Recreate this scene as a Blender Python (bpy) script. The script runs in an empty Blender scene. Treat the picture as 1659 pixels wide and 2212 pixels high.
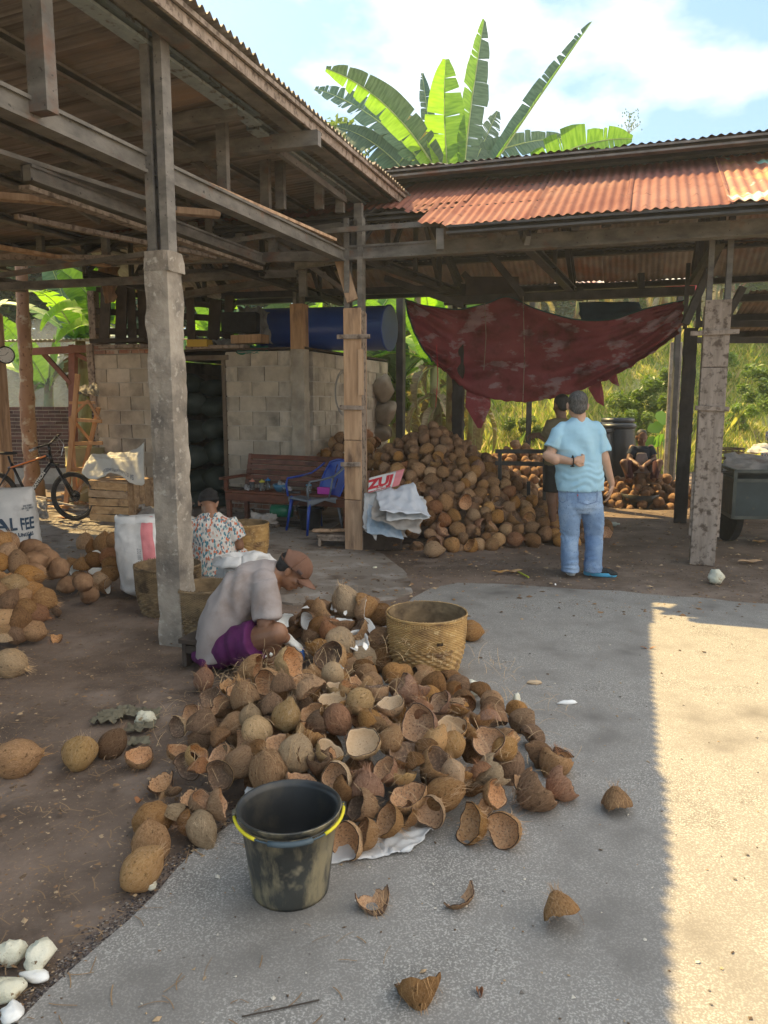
import bpy, bmesh, math, random
import numpy as np
from mathutils import Vector as V, Matrix, Euler, Quaternion, noise
rnd = random.Random(7)
R = math.radians
S = bpy.context.scene
# ---------------------------------------------------------------- camera
PITCH = R(8.4); FPX = 1640.0; EYE = 1.6
cam = bpy.data.cameras.new('camera'); camo = bpy.data.objects.new('camera', cam); S.collection.objects.link(camo)
cam.sensor_fit = 'VERTICAL'; cam.sensor_height = 36; cam.lens = 36*FPX/2212; cam.clip_start = .05; cam.clip_end = 800
camo.location = (0, 0, EYE); camo.rotation_euler = (R(90)-PITCH, 0, 0); S.camera = camo
# ---------------------------------------------------------------- sky and sun
LD = V((.530, -.620, -1)).normalized()            # the way the sunlight travels
world = bpy.data.worlds.new('World'); S.world = world; world.use_nodes = True
nt = world.node_tree; N = nt.nodes; L = nt.links
for n in list(N): N.remove(n)
out = N.new('ShaderNodeOutputWorld'); bg = N.new('ShaderNodeBackground'); bg.inputs['Strength'].default_value = .15
sky = N.new('ShaderNodeTexSky'); sky.sky_type = 'NISHITA'; sky.sun_disc = False
sky.sun_elevation = math.asin(-LD.z); sky.sun_rotation = math.atan2(-LD.x, -LD.y); sky.air_density = 1.1; sky.dust_density = 1.5; sky.ozone_density = 1.2
tc = N.new('ShaderNodeTexCoord'); mp = N.new('ShaderNodeMapping'); mp.inputs['Scale'].default_value = (1, 1, 1.9); mp.inputs['Location'].default_value = (.35, .1, .42)
nz = N.new('ShaderNodeTexNoise'); nz.inputs['Scale'].default_value = 1.75; nz.inputs['Detail'].default_value = 9; nz.inputs['Roughness'].default_value = .52
cr = N.new('ShaderNodeValToRGB'); cr.color_ramp.elements[0].position = .49; cr.color_ramp.elements[1].position = .60
sx = N.new('ShaderNodeSeparateXYZ')
bias = N.new('ShaderNodeMath'); bias.operation = 'MULTIPLY_ADD'; bias.inputs[1].default_value = .36; 
mx = N.new('ShaderNodeMixRGB'); mx.inputs[2].default_value = (4.5, 4.25, 3.95, 1)
hz = N.new('ShaderNodeMixRGB'); hz.inputs[0].default_value = .75; hz.inputs[2].default_value = (.85, 1.4, 1.85, 1)
L.new(tc.outputs['Generated'], mp.inputs['Vector']); L.new(mp.outputs[0], nz.inputs['Vector'])
L.new(tc.outputs['Generated'], sx.inputs[0]); L.new(sx.outputs[0], bias.inputs[0]); L.new(nz.outputs[0], bias.inputs[2])
L.new(bias.outputs[0], cr.inputs[0]); L.new(cr.outputs[0], mx.inputs[0]); L.new(sky.outputs[0], hz.inputs[1]); L.new(hz.outputs[0], mx.inputs[1])
L.new(mx.outputs[0], bg.inputs['Color']); L.new(bg.outputs[0], out.inputs['Surface'])
sun = bpy.data.lights.new('sun', 'SUN'); suno = bpy.data.objects.new('sun', sun); S.collection.objects.link(suno)
sun.energy = 3.7; sun.angle = R(.42); sun.color = (1, .73, .33); suno.rotation_euler = LD.to_track_quat('-Z', 'Y').to_euler(); suno.location = (0, 0, 30)
S.view_settings.view_transform = 'Standard'; S.view_settings.look = 'None'; S.view_settings.gamma = 1; S.view_settings.use_curve_mapping = False
S.view_settings.exposure = 1.56
S.render.engine = 'CYCLES'
S.cycles.max_bounces = 8; S.cycles.diffuse_bounces = 5; S.cycles.glossy_bounces = 3; S.cycles.transmission_bounces = 4; S.cycles.transparent_max_bounces = 8
S.cycles.use_denoising = True; S.cycles.caustics_reflective = False; S.cycles.caustics_refractive = False
# ---------------------------------------------------------------- frames: photo pixel (1659 x 2212) -> place
CP, SP = math.cos(PITCH), math.sin(PITCH)
def ray(x, y):
    a = (x-829.5)/FPX; b = (1106-y)/FPX
    return V((a, CP+b*SP, -SP+b*CP))
def at(x, y, Y): d = ray(x, y); return V((0, 0, EYE))+d*(Y/d.y)
def G(x, y, z=0.): d = ray(x, y); return V((0, 0, EYE))+d*((z-EYE)/d.z)
TH = R(18.5); AX = V((math.sin(TH), math.cos(TH), 0)); BX = V((math.cos(TH), -math.sin(TH), 0)); O0 = V((.48, 6.8, 0))
def W(u, v, z=0.): return O0+BX*u+AX*v+V((0, 0, z))       # shed frame: u along the long shed, v away
def ux(p): return (p-O0).dot(BX)
def vx(p): return (p-O0).dot(AX)
# ---------------------------------------------------------------- materials
MATS = {}
def mat(name, c1, c2=None, scale=6., st=(1, 1, 1), rough=.8, bump=.25, bs=None, c3=None, s3=2., t3=.58, w3=.06, metal=0., rand=0., trans=0., lo=.35, hi=.65, bd=.01, spec=.35, detail=6, vor=False, st3=(1, 1, 1), attr=None, c4=None, s4=20., t4=.65, w4=.03, coat=0.):
    m = bpy.data.materials.new(name); m.use_nodes = True; t = m.node_tree; n = t.nodes; l = t.links
    p = n['Principled BSDF']; p.inputs['Roughness'].default_value = rough; p.inputs['Metallic'].default_value = metal
    p.inputs['Specular IOR Level'].default_value = spec; p.inputs['Coat Weight'].default_value = coat
    c = n.new('ShaderNodeTexCoord'); mp = n.new('ShaderNodeMapping'); mp.inputs['Scale'].default_value = st
    oi = n.new('ShaderNodeObjectInfo'); add = n.new('ShaderNodeVectorMath'); add.operation = 'ADD'
    sc = n.new('ShaderNodeVectorMath'); sc.operation = 'SCALE'; sc.inputs[0].default_value = (37, 51, 23)
    l.new(oi.outputs['Random'], sc.inputs['Scale']); l.new(c.outputs['Object'], add.inputs[0]); l.new(sc.outputs[0], add.inputs[1]); l.new(add.outputs[0], mp.inputs['Vector'])
    def nse(s, vec=mp, d=detail, r=.6):
        k = n.new('ShaderNodeTexNoise'); k.inputs['Scale'].default_value = s; k.inputs['Detail'].default_value = d; k.inputs['Roughness'].default_value = r
        l.new(vec.outputs[0], k.inputs['Vector']); return k.outputs[0]
    def ramp(src, a, b):
        k = n.new('ShaderNodeMapRange'); k.inputs[1].default_value = a; k.inputs[2].default_value = b; l.new(src, k.inputs[0]); return k.outputs[0]
    def mix(f, a, b):
        k = n.new('ShaderNodeMixRGB'); l.new(f, k.inputs[0])
        for i, q in ((1, a), (2, b)):
            if isinstance(q, tuple): k.inputs[i].default_value = (*q[:3], 1)
            else: l.new(q, k.inputs[i])
        return k.outputs[0]
    col = None
    if attr:
        a = n.new('ShaderNodeAttribute'); a.attribute_name = attr; col = a.outputs['Color']
        c1 = col
    if c2 is not None: col = mix(ramp(nse(scale), lo, hi), c1, c2)
    elif col is None: 
        k = n.new('ShaderNodeRGB'); k.outputs[0].default_value = (*c1[:3], 1); col = k.outputs[0]
    if c3 is not None:
        m3 = n.new('ShaderNodeMapping'); m3.inputs['Scale'].default_value = st3; l.new(add.outputs[0], m3.inputs['Vector'])
        col = mix(ramp(nse(s3, m3), t3-w3, t3+w3), col, c3)
    if c4 is not None:
        m4 = n.new('ShaderNodeMapping'); l.new(add.outputs[0], m4.inputs['Vector'])
        col = mix(ramp(nse(s4, m4, 3), t4-w4, t4+w4), col, c4)
    if rand:
        hs = n.new('ShaderNodeHueSaturation'); l.new(col, hs.inputs['Color']); l.new(ramp2(n, l, oi.outputs['Random'], 1-rand, 1+rand), hs.inputs['Value'])
        k2 = n.new('ShaderNodeMath'); k2.operation = 'MULTIPLY'; k2.inputs[1].default_value = 7.31; l.new(oi.outputs['Random'], k2.inputs[0])
        k3 = n.new('ShaderNodeMath'); k3.operation = 'FRACT'; l.new(k2.outputs[0], k3.inputs[0]); l.new(ramp2(n, l, k3.outputs[0], 1-rand*.7, 1+rand*.5), hs.inputs['Saturation'])
        col = hs.outputs[0]
    l.new(col, p.inputs['Base Color'])
    if bump:
        b = n.new('ShaderNodeBump'); b.inputs['Strength'].default_value = bump; b.inputs['Distance'].default_value = bd
        l.new(nse(bs or scale*3), b.inputs['Height']); l.new(b.outputs[0], p.inputs['Normal'])
    if trans:
        tr = n.new('ShaderNodeBsdfTranslucent'); l.new(col, tr.inputs['Color']); ms = n.new('ShaderNodeMixShader'); ms.inputs[0].default_value = trans
        l.new(p.outputs[0], ms.inputs[1]); l.new(tr.outputs[0], ms.inputs[2]); l.new(ms.outputs[0], n['Material Output'].inputs['Surface'])
    m['col'] = 1; MATS[name] = m
    return m
def ramp2(n, l, src, a, b):
    k = n.new('ShaderNodeMapRange'); k.inputs[3].default_value = a; k.inputs[4].default_value = b; l.new(src, k.inputs[0]); return k.outputs[0]
# ---------------------------------------------------------------- objects
def tag(o, label=None, cat=None, group=None, kind=None):
    if label: o['label'] = label
    if cat: o['category'] = cat
    if group: o['group'] = group
    if kind: o['kind'] = kind
    return o
def empty(name, loc=(0, 0, 0), label=None, cat=None, group=None, rz=0.):
    o = bpy.data.objects.new(name, None); S.collection.objects.link(o); o.location = loc; o.rotation_euler = (0, 0, rz); o.empty_display_size = .1
    return tag(o, label, cat, group)
def rootloc(p):
    while p.parent: p = p.parent
    return V(p.location)
class MB:
    def __init__(s): s.v = []; s.f = []; s.m = []; s.uv = None; s.col = None
    def add(s, vs, fs, mi=0):
        o = len(s.v); s.v += [tuple(p) for p in vs]; s.f += [tuple(i+o for i in f) for f in fs]; s.m += [mi]*len(fs); return s
    def box(s, c, d, M=None, mi=0, taper=1.):
        x, y, z = d[0]/2, d[1]/2, d[2]/2; M = M or Matrix.Identity(3); c = V(c)
        P = [c+M@V((i*x*(taper if k > 0 else 1), j*y*(taper if k > 0 else 1), k*z)) for k in (-1, 1) for j in (-1, 1) for i in (-1, 1)]
        return s.add(P, [(0, 2, 3, 1), (4, 5, 7, 6), (0, 1, 5, 4), (2, 6, 7, 3), (0, 4, 6, 2), (1, 3, 7, 5)], mi)
    def beam(s, p, q, w, h, mi=0, up=V((0, 0, 1)), ends=True):      # w across, h along 'up'
        p = V(p); q = V(q); d = (q-p).normalized(); r = d.cross(up)
        if r.length < 1e-4: r = d.cross(V((1, 0, 0)))
        r.normalize(); n = r.cross(d).normalized(); a = r*w/2; b = n*h/2
        P = [p-a-b, p+a-b, p+a+b, p-a+b, q-a-b, q+a-b, q+a+b, q-a+b]
        return s.add(P, [(0, 4, 5, 1), (1, 5, 6, 2), (2, 6, 7, 3), (3, 7, 4, 0)]+([(0, 1, 2, 3), (7, 6, 5, 4)] if ends else []), mi)
    def chan(s, p, q, w, h, t=.006, flip=1, mi=0, up=V((0, 0, 1))):   # lipped C channel
        p = V(p); q = V(q); d = (q-p).normalized(); r = d.cross(up)
        if r.length < 1e-4: r = d.cross(V((1, 0, 0)))
        r.normalize(); r *= flip; n = r.cross(d).normalized()*flip
        pr = [(w, h/2-.02), (w, h/2), (0, h/2), (0, -h/2), (w, -h/2), (w, -h/2+.02), (w-t, -h/2+.02), (w-t, -h/2+t), (t, -h/2+t), (t, h/2-t), (w-t, h/2-t), (w-t, h/2-.02)]
        P = [e+r*(a-w/2)+n*b for e in (p, q) for a, b in pr]; k = len(pr)
        return s.add(P, [(i, (i+1) % k, (i+1) % k+k, i+k) for i in range(k)], mi)
    def tube(s, pts, rad, n=8, mi=0, cap=True, closed=False):
        pts = [V(p) for p in pts]; m = len(pts); rad = rad if isinstance(rad, list) else [rad]*m; P = []; prev = None
        for i, p in enumerate(pts):
            if closed: d = pts[(i+1) % m]-pts[i-1]
            else: d = (pts[min(i+1, m-1)]-pts[max(i-1, 0)])
            if d.length < 1e-9: d = V((0, 0, 1))
            d.normalize()
            if prev is None:
                a = d.cross(V((0, 0, 1)) if abs(d.z) < .9 else V((1, 0, 0))).normalized()
            else: a = (prev-d*prev.dot(d)).normalized()
            prev = a; b = d.cross(a)
            r = rad[i]; rx, ry = r if isinstance(r, tuple) else (r, r)
            for k in range(n):
                t = 2*math.pi*k/n; P.append(p+a*math.cos(t)*rx+b*math.sin(t)*ry)
        F = [(i*n+k, i*n+(k+1) % n, (i+1)*n+(k+1) % n, (i+1)*n+k) for i in range(m-1) for k in range(n)]
        if closed: F += [((m-1)*n+k, (m-1)*n+(k+1) % n, (k+1) % n, k) for k in range(n)]
        elif cap: F += [tuple(range(n-1, -1, -1)), tuple((m-1)*n+k for k in range(n))]
        return s.add(P, F, mi)
    def lathe(s, prof, c=(0, 0, 0), n=24, M=None, mi=0, sx=1., sy=1., jit=0., close=False):
        c = V(c); M = M or Matrix.Identity(3); P = []
        for r, z in prof:
            for k in range(n):
                t = 2*math.pi*k/n; P.append(c+M@V((r*math.cos(t)*sx, r*math.sin(t)*sy, z)))
        m = len(prof); F = [(i*n+k, i*n+(k+1) % n, (i+1)*n+(k+1) % n, (i+1)*n+k) for i in range(m-1) for k in range(n)]
        if prof[0][0] > 1e-4 and close: F.append(tuple(range(n-1, -1, -1)))
        if prof[-1][0] > 1e-4 and close: F.append(tuple((m-1)*n+k for k in range(n)))
        return s.add(P, F, mi)
    def ball(s, c, r, n=12, m=8, M=None, mi=0):
        r = r if hasattr(r, '__len__') else (r, r, r); M = M or Matrix.Identity(3); c = V(c); P = []
        for i in range(m+1):
            a = -math.pi/2+math.pi*i/m
            for k in range(n):
                t = 2*math.pi*k/n; P.append(c+M@V((r[0]*math.cos(a)*math.cos(t), r[1]*math.cos(a)*math.sin(t), r[2]*math.sin(a))))
        return s.add(P, [(i*n+k, i*n+(k+1) % n, (i+1)*n+(k+1) % n, (i+1)*n+k) for i in range(m) for k in range(n)], mi)
    def grid(s, fn, nu, nv, mi=0, thick=0., closeu=False):
        P = [V(fn(i/nu, j/nv)) for j in range(nv+1) for i in range(nu+1)]; w = nu+1
        F = [(j*w+i, j*w+i+1, (j+1)*w+i+1, (j+1)*w+i) for j in range(nv) for i in range(nu)]
        s.add(P, F, mi)
        if thick:
            nrm = []
            for j in range(nv+1):
                for i in range(nu+1):
                    a = P[j*w+min(i+1, nu)]-P[j*w+max(i-1, 0)]; b = P[min(j+1, nv)*w+i]-P[max(j-1, 0)*w+i]; k = a.cross(b)
                    nrm.append(k.normalized() if k.length > 1e-12 else V((0, 0, 1)))
            Q = [p-n_*thick for p, n_ in zip(P, nrm)]; o = len(s.v); s.v += [tuple(q) for q in Q]
            F2 = [tuple(o+i for i in reversed(f)) for f in F]; s.f += F2; s.m += [mi]*len(F2)
            b0 = o-len(P); bd = [i for i in range(nu)]; 
            E = [(i, i+1) for i in range(nu)]+[(j*w+nu, (j+1)*w+nu) for j in range(nv)]+[(nv*w+i+1, nv*w+i) for i in range(nu-1, -1, -1)]+[((j+1)*w, j*w) for j in range(nv-1, -1, -1)]
            F3 = [(b0+a_, o+a_, o+c_, b0+c_) for a_, c_ in E]; s.f += F3; s.m += [mi]*len(F3)
        return s
    def mesh(s, name, mats, smooth=False, off=V((0, 0, 0)), merge=0.):
        me = bpy.data.meshes.new(name); me.from_pydata([(p[0]-off[0], p[1]-off[1], p[2]-off[2]) for p in s.v], [], s.f)
        for m in (mats if isinstance(mats, (list, tuple)) else [mats]): me.materials.append(m)
        if any(s.m): me.polygons.foreach_set('material_index', s.m)
        if s.uv: 
            l = me.uv_layers.new(name='UVMap'); d = np.array([s.uv[v] for f in s.f for v in f], 'f').ravel(); l.data.foreach_set('uv', d)
        if s.col:
            a = me.color_attributes.new('Col', 'FLOAT_COLOR', 'POINT'); a.data.foreach_set('color', np.array(s.col, 'f').ravel())
        if smooth: me.polygons.foreach_set('use_smooth', [True]*len(me.polygons))
        if merge:
            b = bmesh.new(); b.from_mesh(me); bmesh.ops.remove_doubles(b, verts=b.verts, dist=merge); bmesh.ops.recalc_face_normals(b, faces=b.faces); b.to_mesh(me); b.free()
        me.update(); return me
    def build(s, name, mats, parent=None, smooth=False, loc=None, merge=0., bevel=0., label=None, cat=None, group=None, kind=None):
        """vertices are given in place; loc = origin of a top-level mesh"""
        off = rootloc(parent) if parent else (V(loc) if loc is not None else V((0, 0, 0)))
        me = s.mesh(name, mats, smooth, off, merge); o = bpy.data.objects.new(name, me); S.collection.objects.link(o)
        if parent: o.parent = parent
        else: o.location = off
        if bevel:
            md = o.modifiers.new('edge', 'BEVEL'); md.width = bevel; md.segments = 1; md.limit_method = 'ANGLE'
        return tag(o, label, cat, group, kind)
def inst(me, name, loc=(0, 0, 0), rot=None, sc=1., parent=None, label=None, cat=None, group=None, kind=None):
    o = bpy.data.objects.new(name, me); S.collection.objects.link(o)
    o.location = V(loc)-(rootloc(parent) if parent and 0 else V((0, 0, 0)))
    if rot is not None:
        if isinstance(rot, Matrix): o.rotation_euler = rot.to_euler()
        else: o.rotation_euler = rot
    o.scale = (sc, sc, sc) if not hasattr(sc, '__len__') else sc
    if parent: o.parent = parent
    return tag(o, label, cat, group, kind)
def copy_tree(o, parent=None):
    c = o.copy(); S.collection.objects.link(c); c.parent = parent
    for ch in list(o.children): copy_tree(ch, c)
    return c
def Rz(a): return Matrix.Rotation(a, 3, 'Z')
def frame(d, up=V((0, 0, 1))):           # columns x,y,z with z = d
    z = V(d).normalized(); x = up.cross(z)
    if x.length < 1e-3: x = V((1, 0, 0)).cross(z)
    x.normalize(); y = z.cross(x); return Matrix((x, y, z)).transposed()
MUV = Matrix((BX, AX, V((0, 0, 1)))).transposed()      # box axes along the shed frame
def fbm(p, o=3): return noise.fractal(V(p), 1., 2., o)
# remeshed body blobs: closed primitives melted into one continuous surface
def blob(name, prims, vox, mats, parent, iters=6, disp=None, loc=None, dec=None):
    b = MB()
    for p in prims:
        k = p[0]
        if k == 'c':                                        # round-ended cone
            _, a, c, r1, r2 = p; a = V(a); c = V(c); d = (c-a); ln = d.length or 1e-6; M = frame(d)
            if ln < 2e-3: b.ball(a, r1); continue
            pr = [(r1*math.cos(t), -r1*math.sin(t)) for t in (math.pi/2*.999, 1.1, .7, .35, 0)]+[(r2*math.cos(t), ln+r2*math.sin(t)) for t in (0, .35, .7, 1.1, math.pi/2*.999)]
            b.lathe(pr, a, 14, M)
        elif k == 'f': _, a, c, r1, r2 = p; a = V(a); c = V(c); M = frame(c-a); b.lathe([(.001, 0), (r1, 0), (r2, (c-a).length), (.001, (c-a).length)], a, 20, M)
        elif k == 'e': b.ball(p[1], p[2], 16, 10, p[3] if len(p) > 3 else None)
        elif k == 'l':                                      # loft of (centre, rx, ry, M or normal)
            rings = p[1]; P = []; n = 24
            for q in rings:
                c_, rx, ry = q[0], q[1], q[2]; M = q[3] if len(q) > 3 else Matrix.Identity(3); e = q[4] if len(q) > 4 else 2.0
                for i in range(n):
                    t = 2*math.pi*i/n; cx, sy_ = math.cos(t), math.sin(t)
                    P.append(V(c_)+M@V((rx*math.copysign(abs(cx)**(2/e), cx), ry*math.copysign(abs(sy_)**(2/e), sy_), 0)))
            m = len(rings); b.add(P, [(i*n+j, i*n+(j+1) % n, (i+1)*n+(j+1) % n, (i+1)*n+j) for i in range(m-1) for j in range(n)]+[tuple(range(n-1, -1, -1)), tuple((m-1)*n+j for j in range(n))])
        elif k == 'b': b.box(p[1], p[2], p[3] if len(p) > 3 else None)
    off = rootloc(parent) if parent else V(loc or (0, 0, 0))
    me = b.mesh(name, [], True, off)
    bm = bmesh.new(); bm.from_mesh(me); bmesh.ops.remove_doubles(bm, verts=bm.verts, dist=1e-5); bm.to_mesh(me); bm.free()
    o = bpy.data.objects.new(name, me); S.collection.objects.link(o)
    rm = o.modifiers.new('r', 'REMESH'); rm.mode = 'VOXEL'; rm.voxel_size = vox; rm.use_smooth_shade = True
    sm = o.modifiers.new('s', 'SMOOTH'); sm.iterations = iters; sm.factor = .5
    dg = bpy.context.evaluated_depsgraph_get(); m2 = bpy.data.meshes.new_from_object(o.evaluated_get(dg), depsgraph=dg)
    o.modifiers.clear(); o.data = m2; m2.name = name; bpy.data.meshes.remove(me)
    if disp:
        nv = len(m2.vertices); co = np.empty(nv*3, 'f'); m2.vertices.foreach_get('co', co); nr = np.empty(nv*3, 'f'); m2.vertices.foreach_get('normal', nr)
        co = co.reshape(-1, 3); nr = nr.reshape(-1, 3)
        d = np.array([disp(V(c)+off, V(n_)) for c, n_ in zip(co, nr)], 'f'); co += nr*d[:, None]; m2.vertices.foreach_set('co', co.ravel())
    m2.materials.clear()
    for m in (mats if isinstance(mats, list) else [mats]): m2.materials.append(m)
    m2.polygons.foreach_set('use_smooth', [True]*len(m2.polygons)); m2.update()
    if parent: o.parent = parent
    else: o.location = off
    return o
def text_mesh(name, s, size, fn, m, parent, bold=0., font=None, sub=2, xs=1., skew=0.):
    """flat lettering printed on a surface: fn(x, y) -> point, x,y in metres from the text centre"""
    cu = bpy.data.curves.new(name, 'FONT'); cu.body = s; cu.size = size; cu.align_x = 'CENTER'; cu.align_y = 'CENTER'; cu.offset = bold; cu.resolution_u = 3
    o = bpy.data.objects.new(name, cu); S.collection.objects.link(o); dg = bpy.context.evaluated_depsgraph_get()
    me = bpy.data.meshes.new_from_object(o.evaluated_get(dg), depsgraph=dg); bpy.data.objects.remove(o); bpy.data.curves.remove(cu)
    bm = bmesh.new(); bm.from_mesh(me)
    for _ in range(sub):
        lim = size*.16; es = [e for e in bm.edges if e.calc_length() > lim]
        if es: bmesh.ops.subdivide_edges(bm, edges=es, cuts=1); bmesh.ops.triangulate(bm, faces=bm.faces[:])
    off = rootloc(parent)
    for v in bm.verts: v.co = V(fn(v.co.x*xs+v.co.y*skew, v.co.y))-off
    bm.to_mesh(me); bm.free(); me.materials.clear(); me.materials.append(m); me.name = name
    o = bpy.data.objects.new(name, me); S.collection.objects.link(o); o.parent = parent; return o
# ================================================================ SETTING
m_dirt = mat('packed_dirt', (.105, .075, .056), (.235, .175, .135), 1.6, rough=.93, bump=.5, bs=38, bd=.012, c3=(.30, .235, .19), s3=2.3, t3=.63, w3=.12, c4=(.33, .22, .13), s4=85, t4=.66, w4=.04)
m_conc = mat('rough_concrete', (.20, .188, .17), (.36, .34, .31), 1.9, rough=.9, bump=.35, bs=160, bd=.004, c3=(.47, .445, .405), s3=150, t3=.56, w3=.07, c4=(.11, .10, .09), s4=1.9, t4=.60, w4=.17)
m_conc2 = mat('worn_floor_concrete', (.21, .18, .15), (.35, .31, .27), 1.1, rough=.85, bump=.3, bs=60, bd=.006, c3=(.43, .40, .37), s3=3.1, t3=.62, w3=.10, c4=(.10, .07, .05), s4=2.2, t4=.60, w4=.08)
m_grassg = mat('grassy_soil', (.26, .29, .08), (.45, .39, .16), 1.2, rough=.95, bump=.8, bs=12, bd=.05)
# height of the land outside the yard
def hill(x, y):
    s = max(0., y-16.2-.35*max(0, 2-x))/9.
    h = 3.6*(s*s*(3-2*s) if s < 1 else 1)+max(0, y-25.2)*.05
    if x < -1.5: h *= max(0., 1-(-1.5-x)/4)
    return h
b = MB()
xs = [-300, -120, -60, -30, -18]+[-12+i*.8 for i in range(46)]+[30, 40, 60, 120, 300]; ys = [-40, -15, -5, 0, 5, 10, 13, 15]+[16+i*.7 for i in range(22)]+[35, 45, 70, 120, 300, 600]
for y in ys:
    for x in xs: b.v.append((x, y, (hill(x, y)+(.1*noise.noise(V((x*.7, y*.7, 0))) if 15.5 < y < 60 else 0)) if y > 15 else 0.))
nx = len(xs)
for j in range(len(ys)-1):
    for i in range(nx-1): b.f.append((j*nx+i, j*nx+i+1, (j+1)*nx+i+1, (j+1)*nx+i)); b.m.append(1 if ys[j] > 16.5 or abs(xs[i]) > 25 else 0)
b.build('ground', [m_dirt, m_grassg], smooth=True, kind='structure')
def sheet(name, pts, z, h, m, rough_=.012, sub=.12):
    """a cast slab: outline (x,y) jittered, top at z with a real edge down to the ground"""
    P = []
    n = len(pts)
    for i in range(n):
        a = V((*pts[i][:2], 0)); c = V((*pts[(i+1) % n][:2], 0)); k = max(1, int((c-a).length/sub))
        if (c-a).length > 20: k = 1
        for j in range(k):
            p = a.lerp(c, j/k); q = rough_*3*(noise.noise(p*3)+.6*noise.noise(p*11)) if k > 1 else 0; P.append((p.x+q, p.y+q, z))
    b = MB(); m_ = len(P); b.v = P+[(p[0]*1, p[1]-.0, z-h) for p in P]
    b.f = [tuple(range(m_))]+[(i, i+m_, (i+1) % m_+m_, (i+1) % m_) for i in range(m_)]; b.m = [0]*len(b.f)
    return b.build(name, m, kind='structure')
def gp(L_): return [tuple(G(x, y)[:2]) for x, y in L_]
sheet('concrete_pad', gp([(60, 2212), (280, 2000), (420, 1850), (500, 1788), (600, 1690), (700, 1560), (770, 1440), (835, 1345), (890, 1297), (930, 1276), (985, 1265), (1100, 1268), (1300, 1281), (1500, 1296), (1659, 1310)])+[(9, 5.2), (9, -6), (-.9, -6), (-.9, .8)], .022, .03, m_conc)
sheet('concrete_floor', gp([(640, 1306), (760, 1303), (850, 1296), (888, 1282), (880, 1245), (830, 1200), (780, 1178), (700, 1150)])+[tuple(W(-2.0, 3.0)[:2]), tuple(W(-7.5, 3.0)[:2]), tuple(W(-8.2, -.5)[:2]), tuple(W(-5.3, -.5)[:2])]+gp([(150, 1215), (280, 1190), (420, 1250), (560, 1300)]), .018, .03, m_conc2)
# litter on the ground: husk crumbs, chips, shavings, stones
m_lit = mat('litter', (1, 1, 1), None, attr='Col', rough=.9, bump=0)
b = MB(); b.col = []
def chip(x, y, z, s, c):
    a = rnd.uniform(0, 6.28); o = len(b.v); k = rnd.choice((3, 4, 4, 5))
    el = rnd.uniform(.35, 1)
    for i in range(k):
        t = 6.283*i/k; dx = math.cos(t)*s; dy = math.sin(t)*s*el; b.v.append((x+dx*math.cos(a)-dy*math.sin(a), y+dx*math.sin(a)+dy*math.cos(a), z+rnd.uniform(.0, .35)*s)); b.col.append((*c, 1))
    b.v.append((x, y, z+s*rnd.uniform(.25, .7))); b.col.append((*c, 1))
    for i in range(k): b.f.append((o+i, o+(i+1) % k, o+k)); b.m.append(0)
cols = [(.30, .18, .09), (.22, .13, .07), (.12, .08, .05), (.42, .30, .18), (.60, .55, .46), (.16, .14, .12)]
for i in range(15000):
    y = 1.3+10.5*rnd.random()**1.25; x = rnd.uniform(-.62, .62)*y*1.0
    p = V((x, y, 0)); u = ux(p); v = vx(p)
    onpad = x > -.9+(y-1.5)*.30 and y < 5.35
    if onpad and rnd.random() > .07: continue
    s = rnd.choice((.0025, .004, .005, .007, .012 if rnd.random() < .25 else .004))*(1+y*.12)
    if not onpad and y > 5.4 and x > -.4: s *= rnd.choice((1, 1.5))
    chip(x, y, .023 if onpad or y < 0 else .019, s, rnd.choice(cols[:4] if not onpad else cols[2:]))
for i in range(6000):                                    # dark gravel edge by the pad and the far yard
    t = rnd.random(); p = G(60+t*480+rnd.gauss(-6, 20), 2212-t*440+rnd.gauss(-8, 26)) if rnd.random() < .72 else V((rnd.uniform(.3, 5), rnd.uniform(5.5, 7.6), 0))
    chip(p.x, p.y, .002, rnd.uniform(.002, .007)*(1+max(0, p.y-4)*.35), rnd.choice([(.08, .07, .07), (.14, .11, .10), (.2, .17, .15), (.3, .26, .22), (.05, .04, .04)]))
for i in range(1500):                                    # coir dust round the heaps
    a = rnd.uniform(0, 6.28); r = rnd.gauss(0, 1)*.75; chip(-.15+r*math.cos(a)*1.1, 3.6+r*math.sin(a), .023, rnd.uniform(.002, .006), rnd.choice([(.35, .22, .12), (.25, .15, .08), (.45, .33, .2)]))
b.build('ground_litter', m_lit, kind='stuff')
m_straw = mat('loose_fibre', (.36, .24, .13), (.22, .14, .08), 3, rough=.9, bump=0); b = MB()
for i in range(1500):
    y = 1.6+6.5*rnd.random()**1.2; x = rnd.uniform(-.6, .05 if i % 10 else .5)*y; p = V((x, y, .026)); a = rnd.uniform(0, 6.28); L_ = rnd.uniform(.02, .09); w_ = rnd.uniform(.0006, .0014)*(1+.15*y); o = len(b.v); tw = rnd.uniform(-.25, .25)
    if x > -.95+(y-1.5)*.30 and y < 5.4 and rnd.random() < .85: continue
    for t in range(5): d = V((math.cos(a), math.sin(a), 0)); s_ = V((-d.y, d.x, 0))*w_; b.v.append(tuple(p-s_)); b.v.append(tuple(p+s_)); p = p+d*L_/4+V((0, 0, .0015*math.sin(t*1.5))); a += tw
    for t in range(4): b.f.append((o+2*t, o+2*t+1, o+2*t+3, o+2*t+2)); b.m.append(0)
b.build('ground_fibres', m_straw, kind='stuff')
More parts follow.
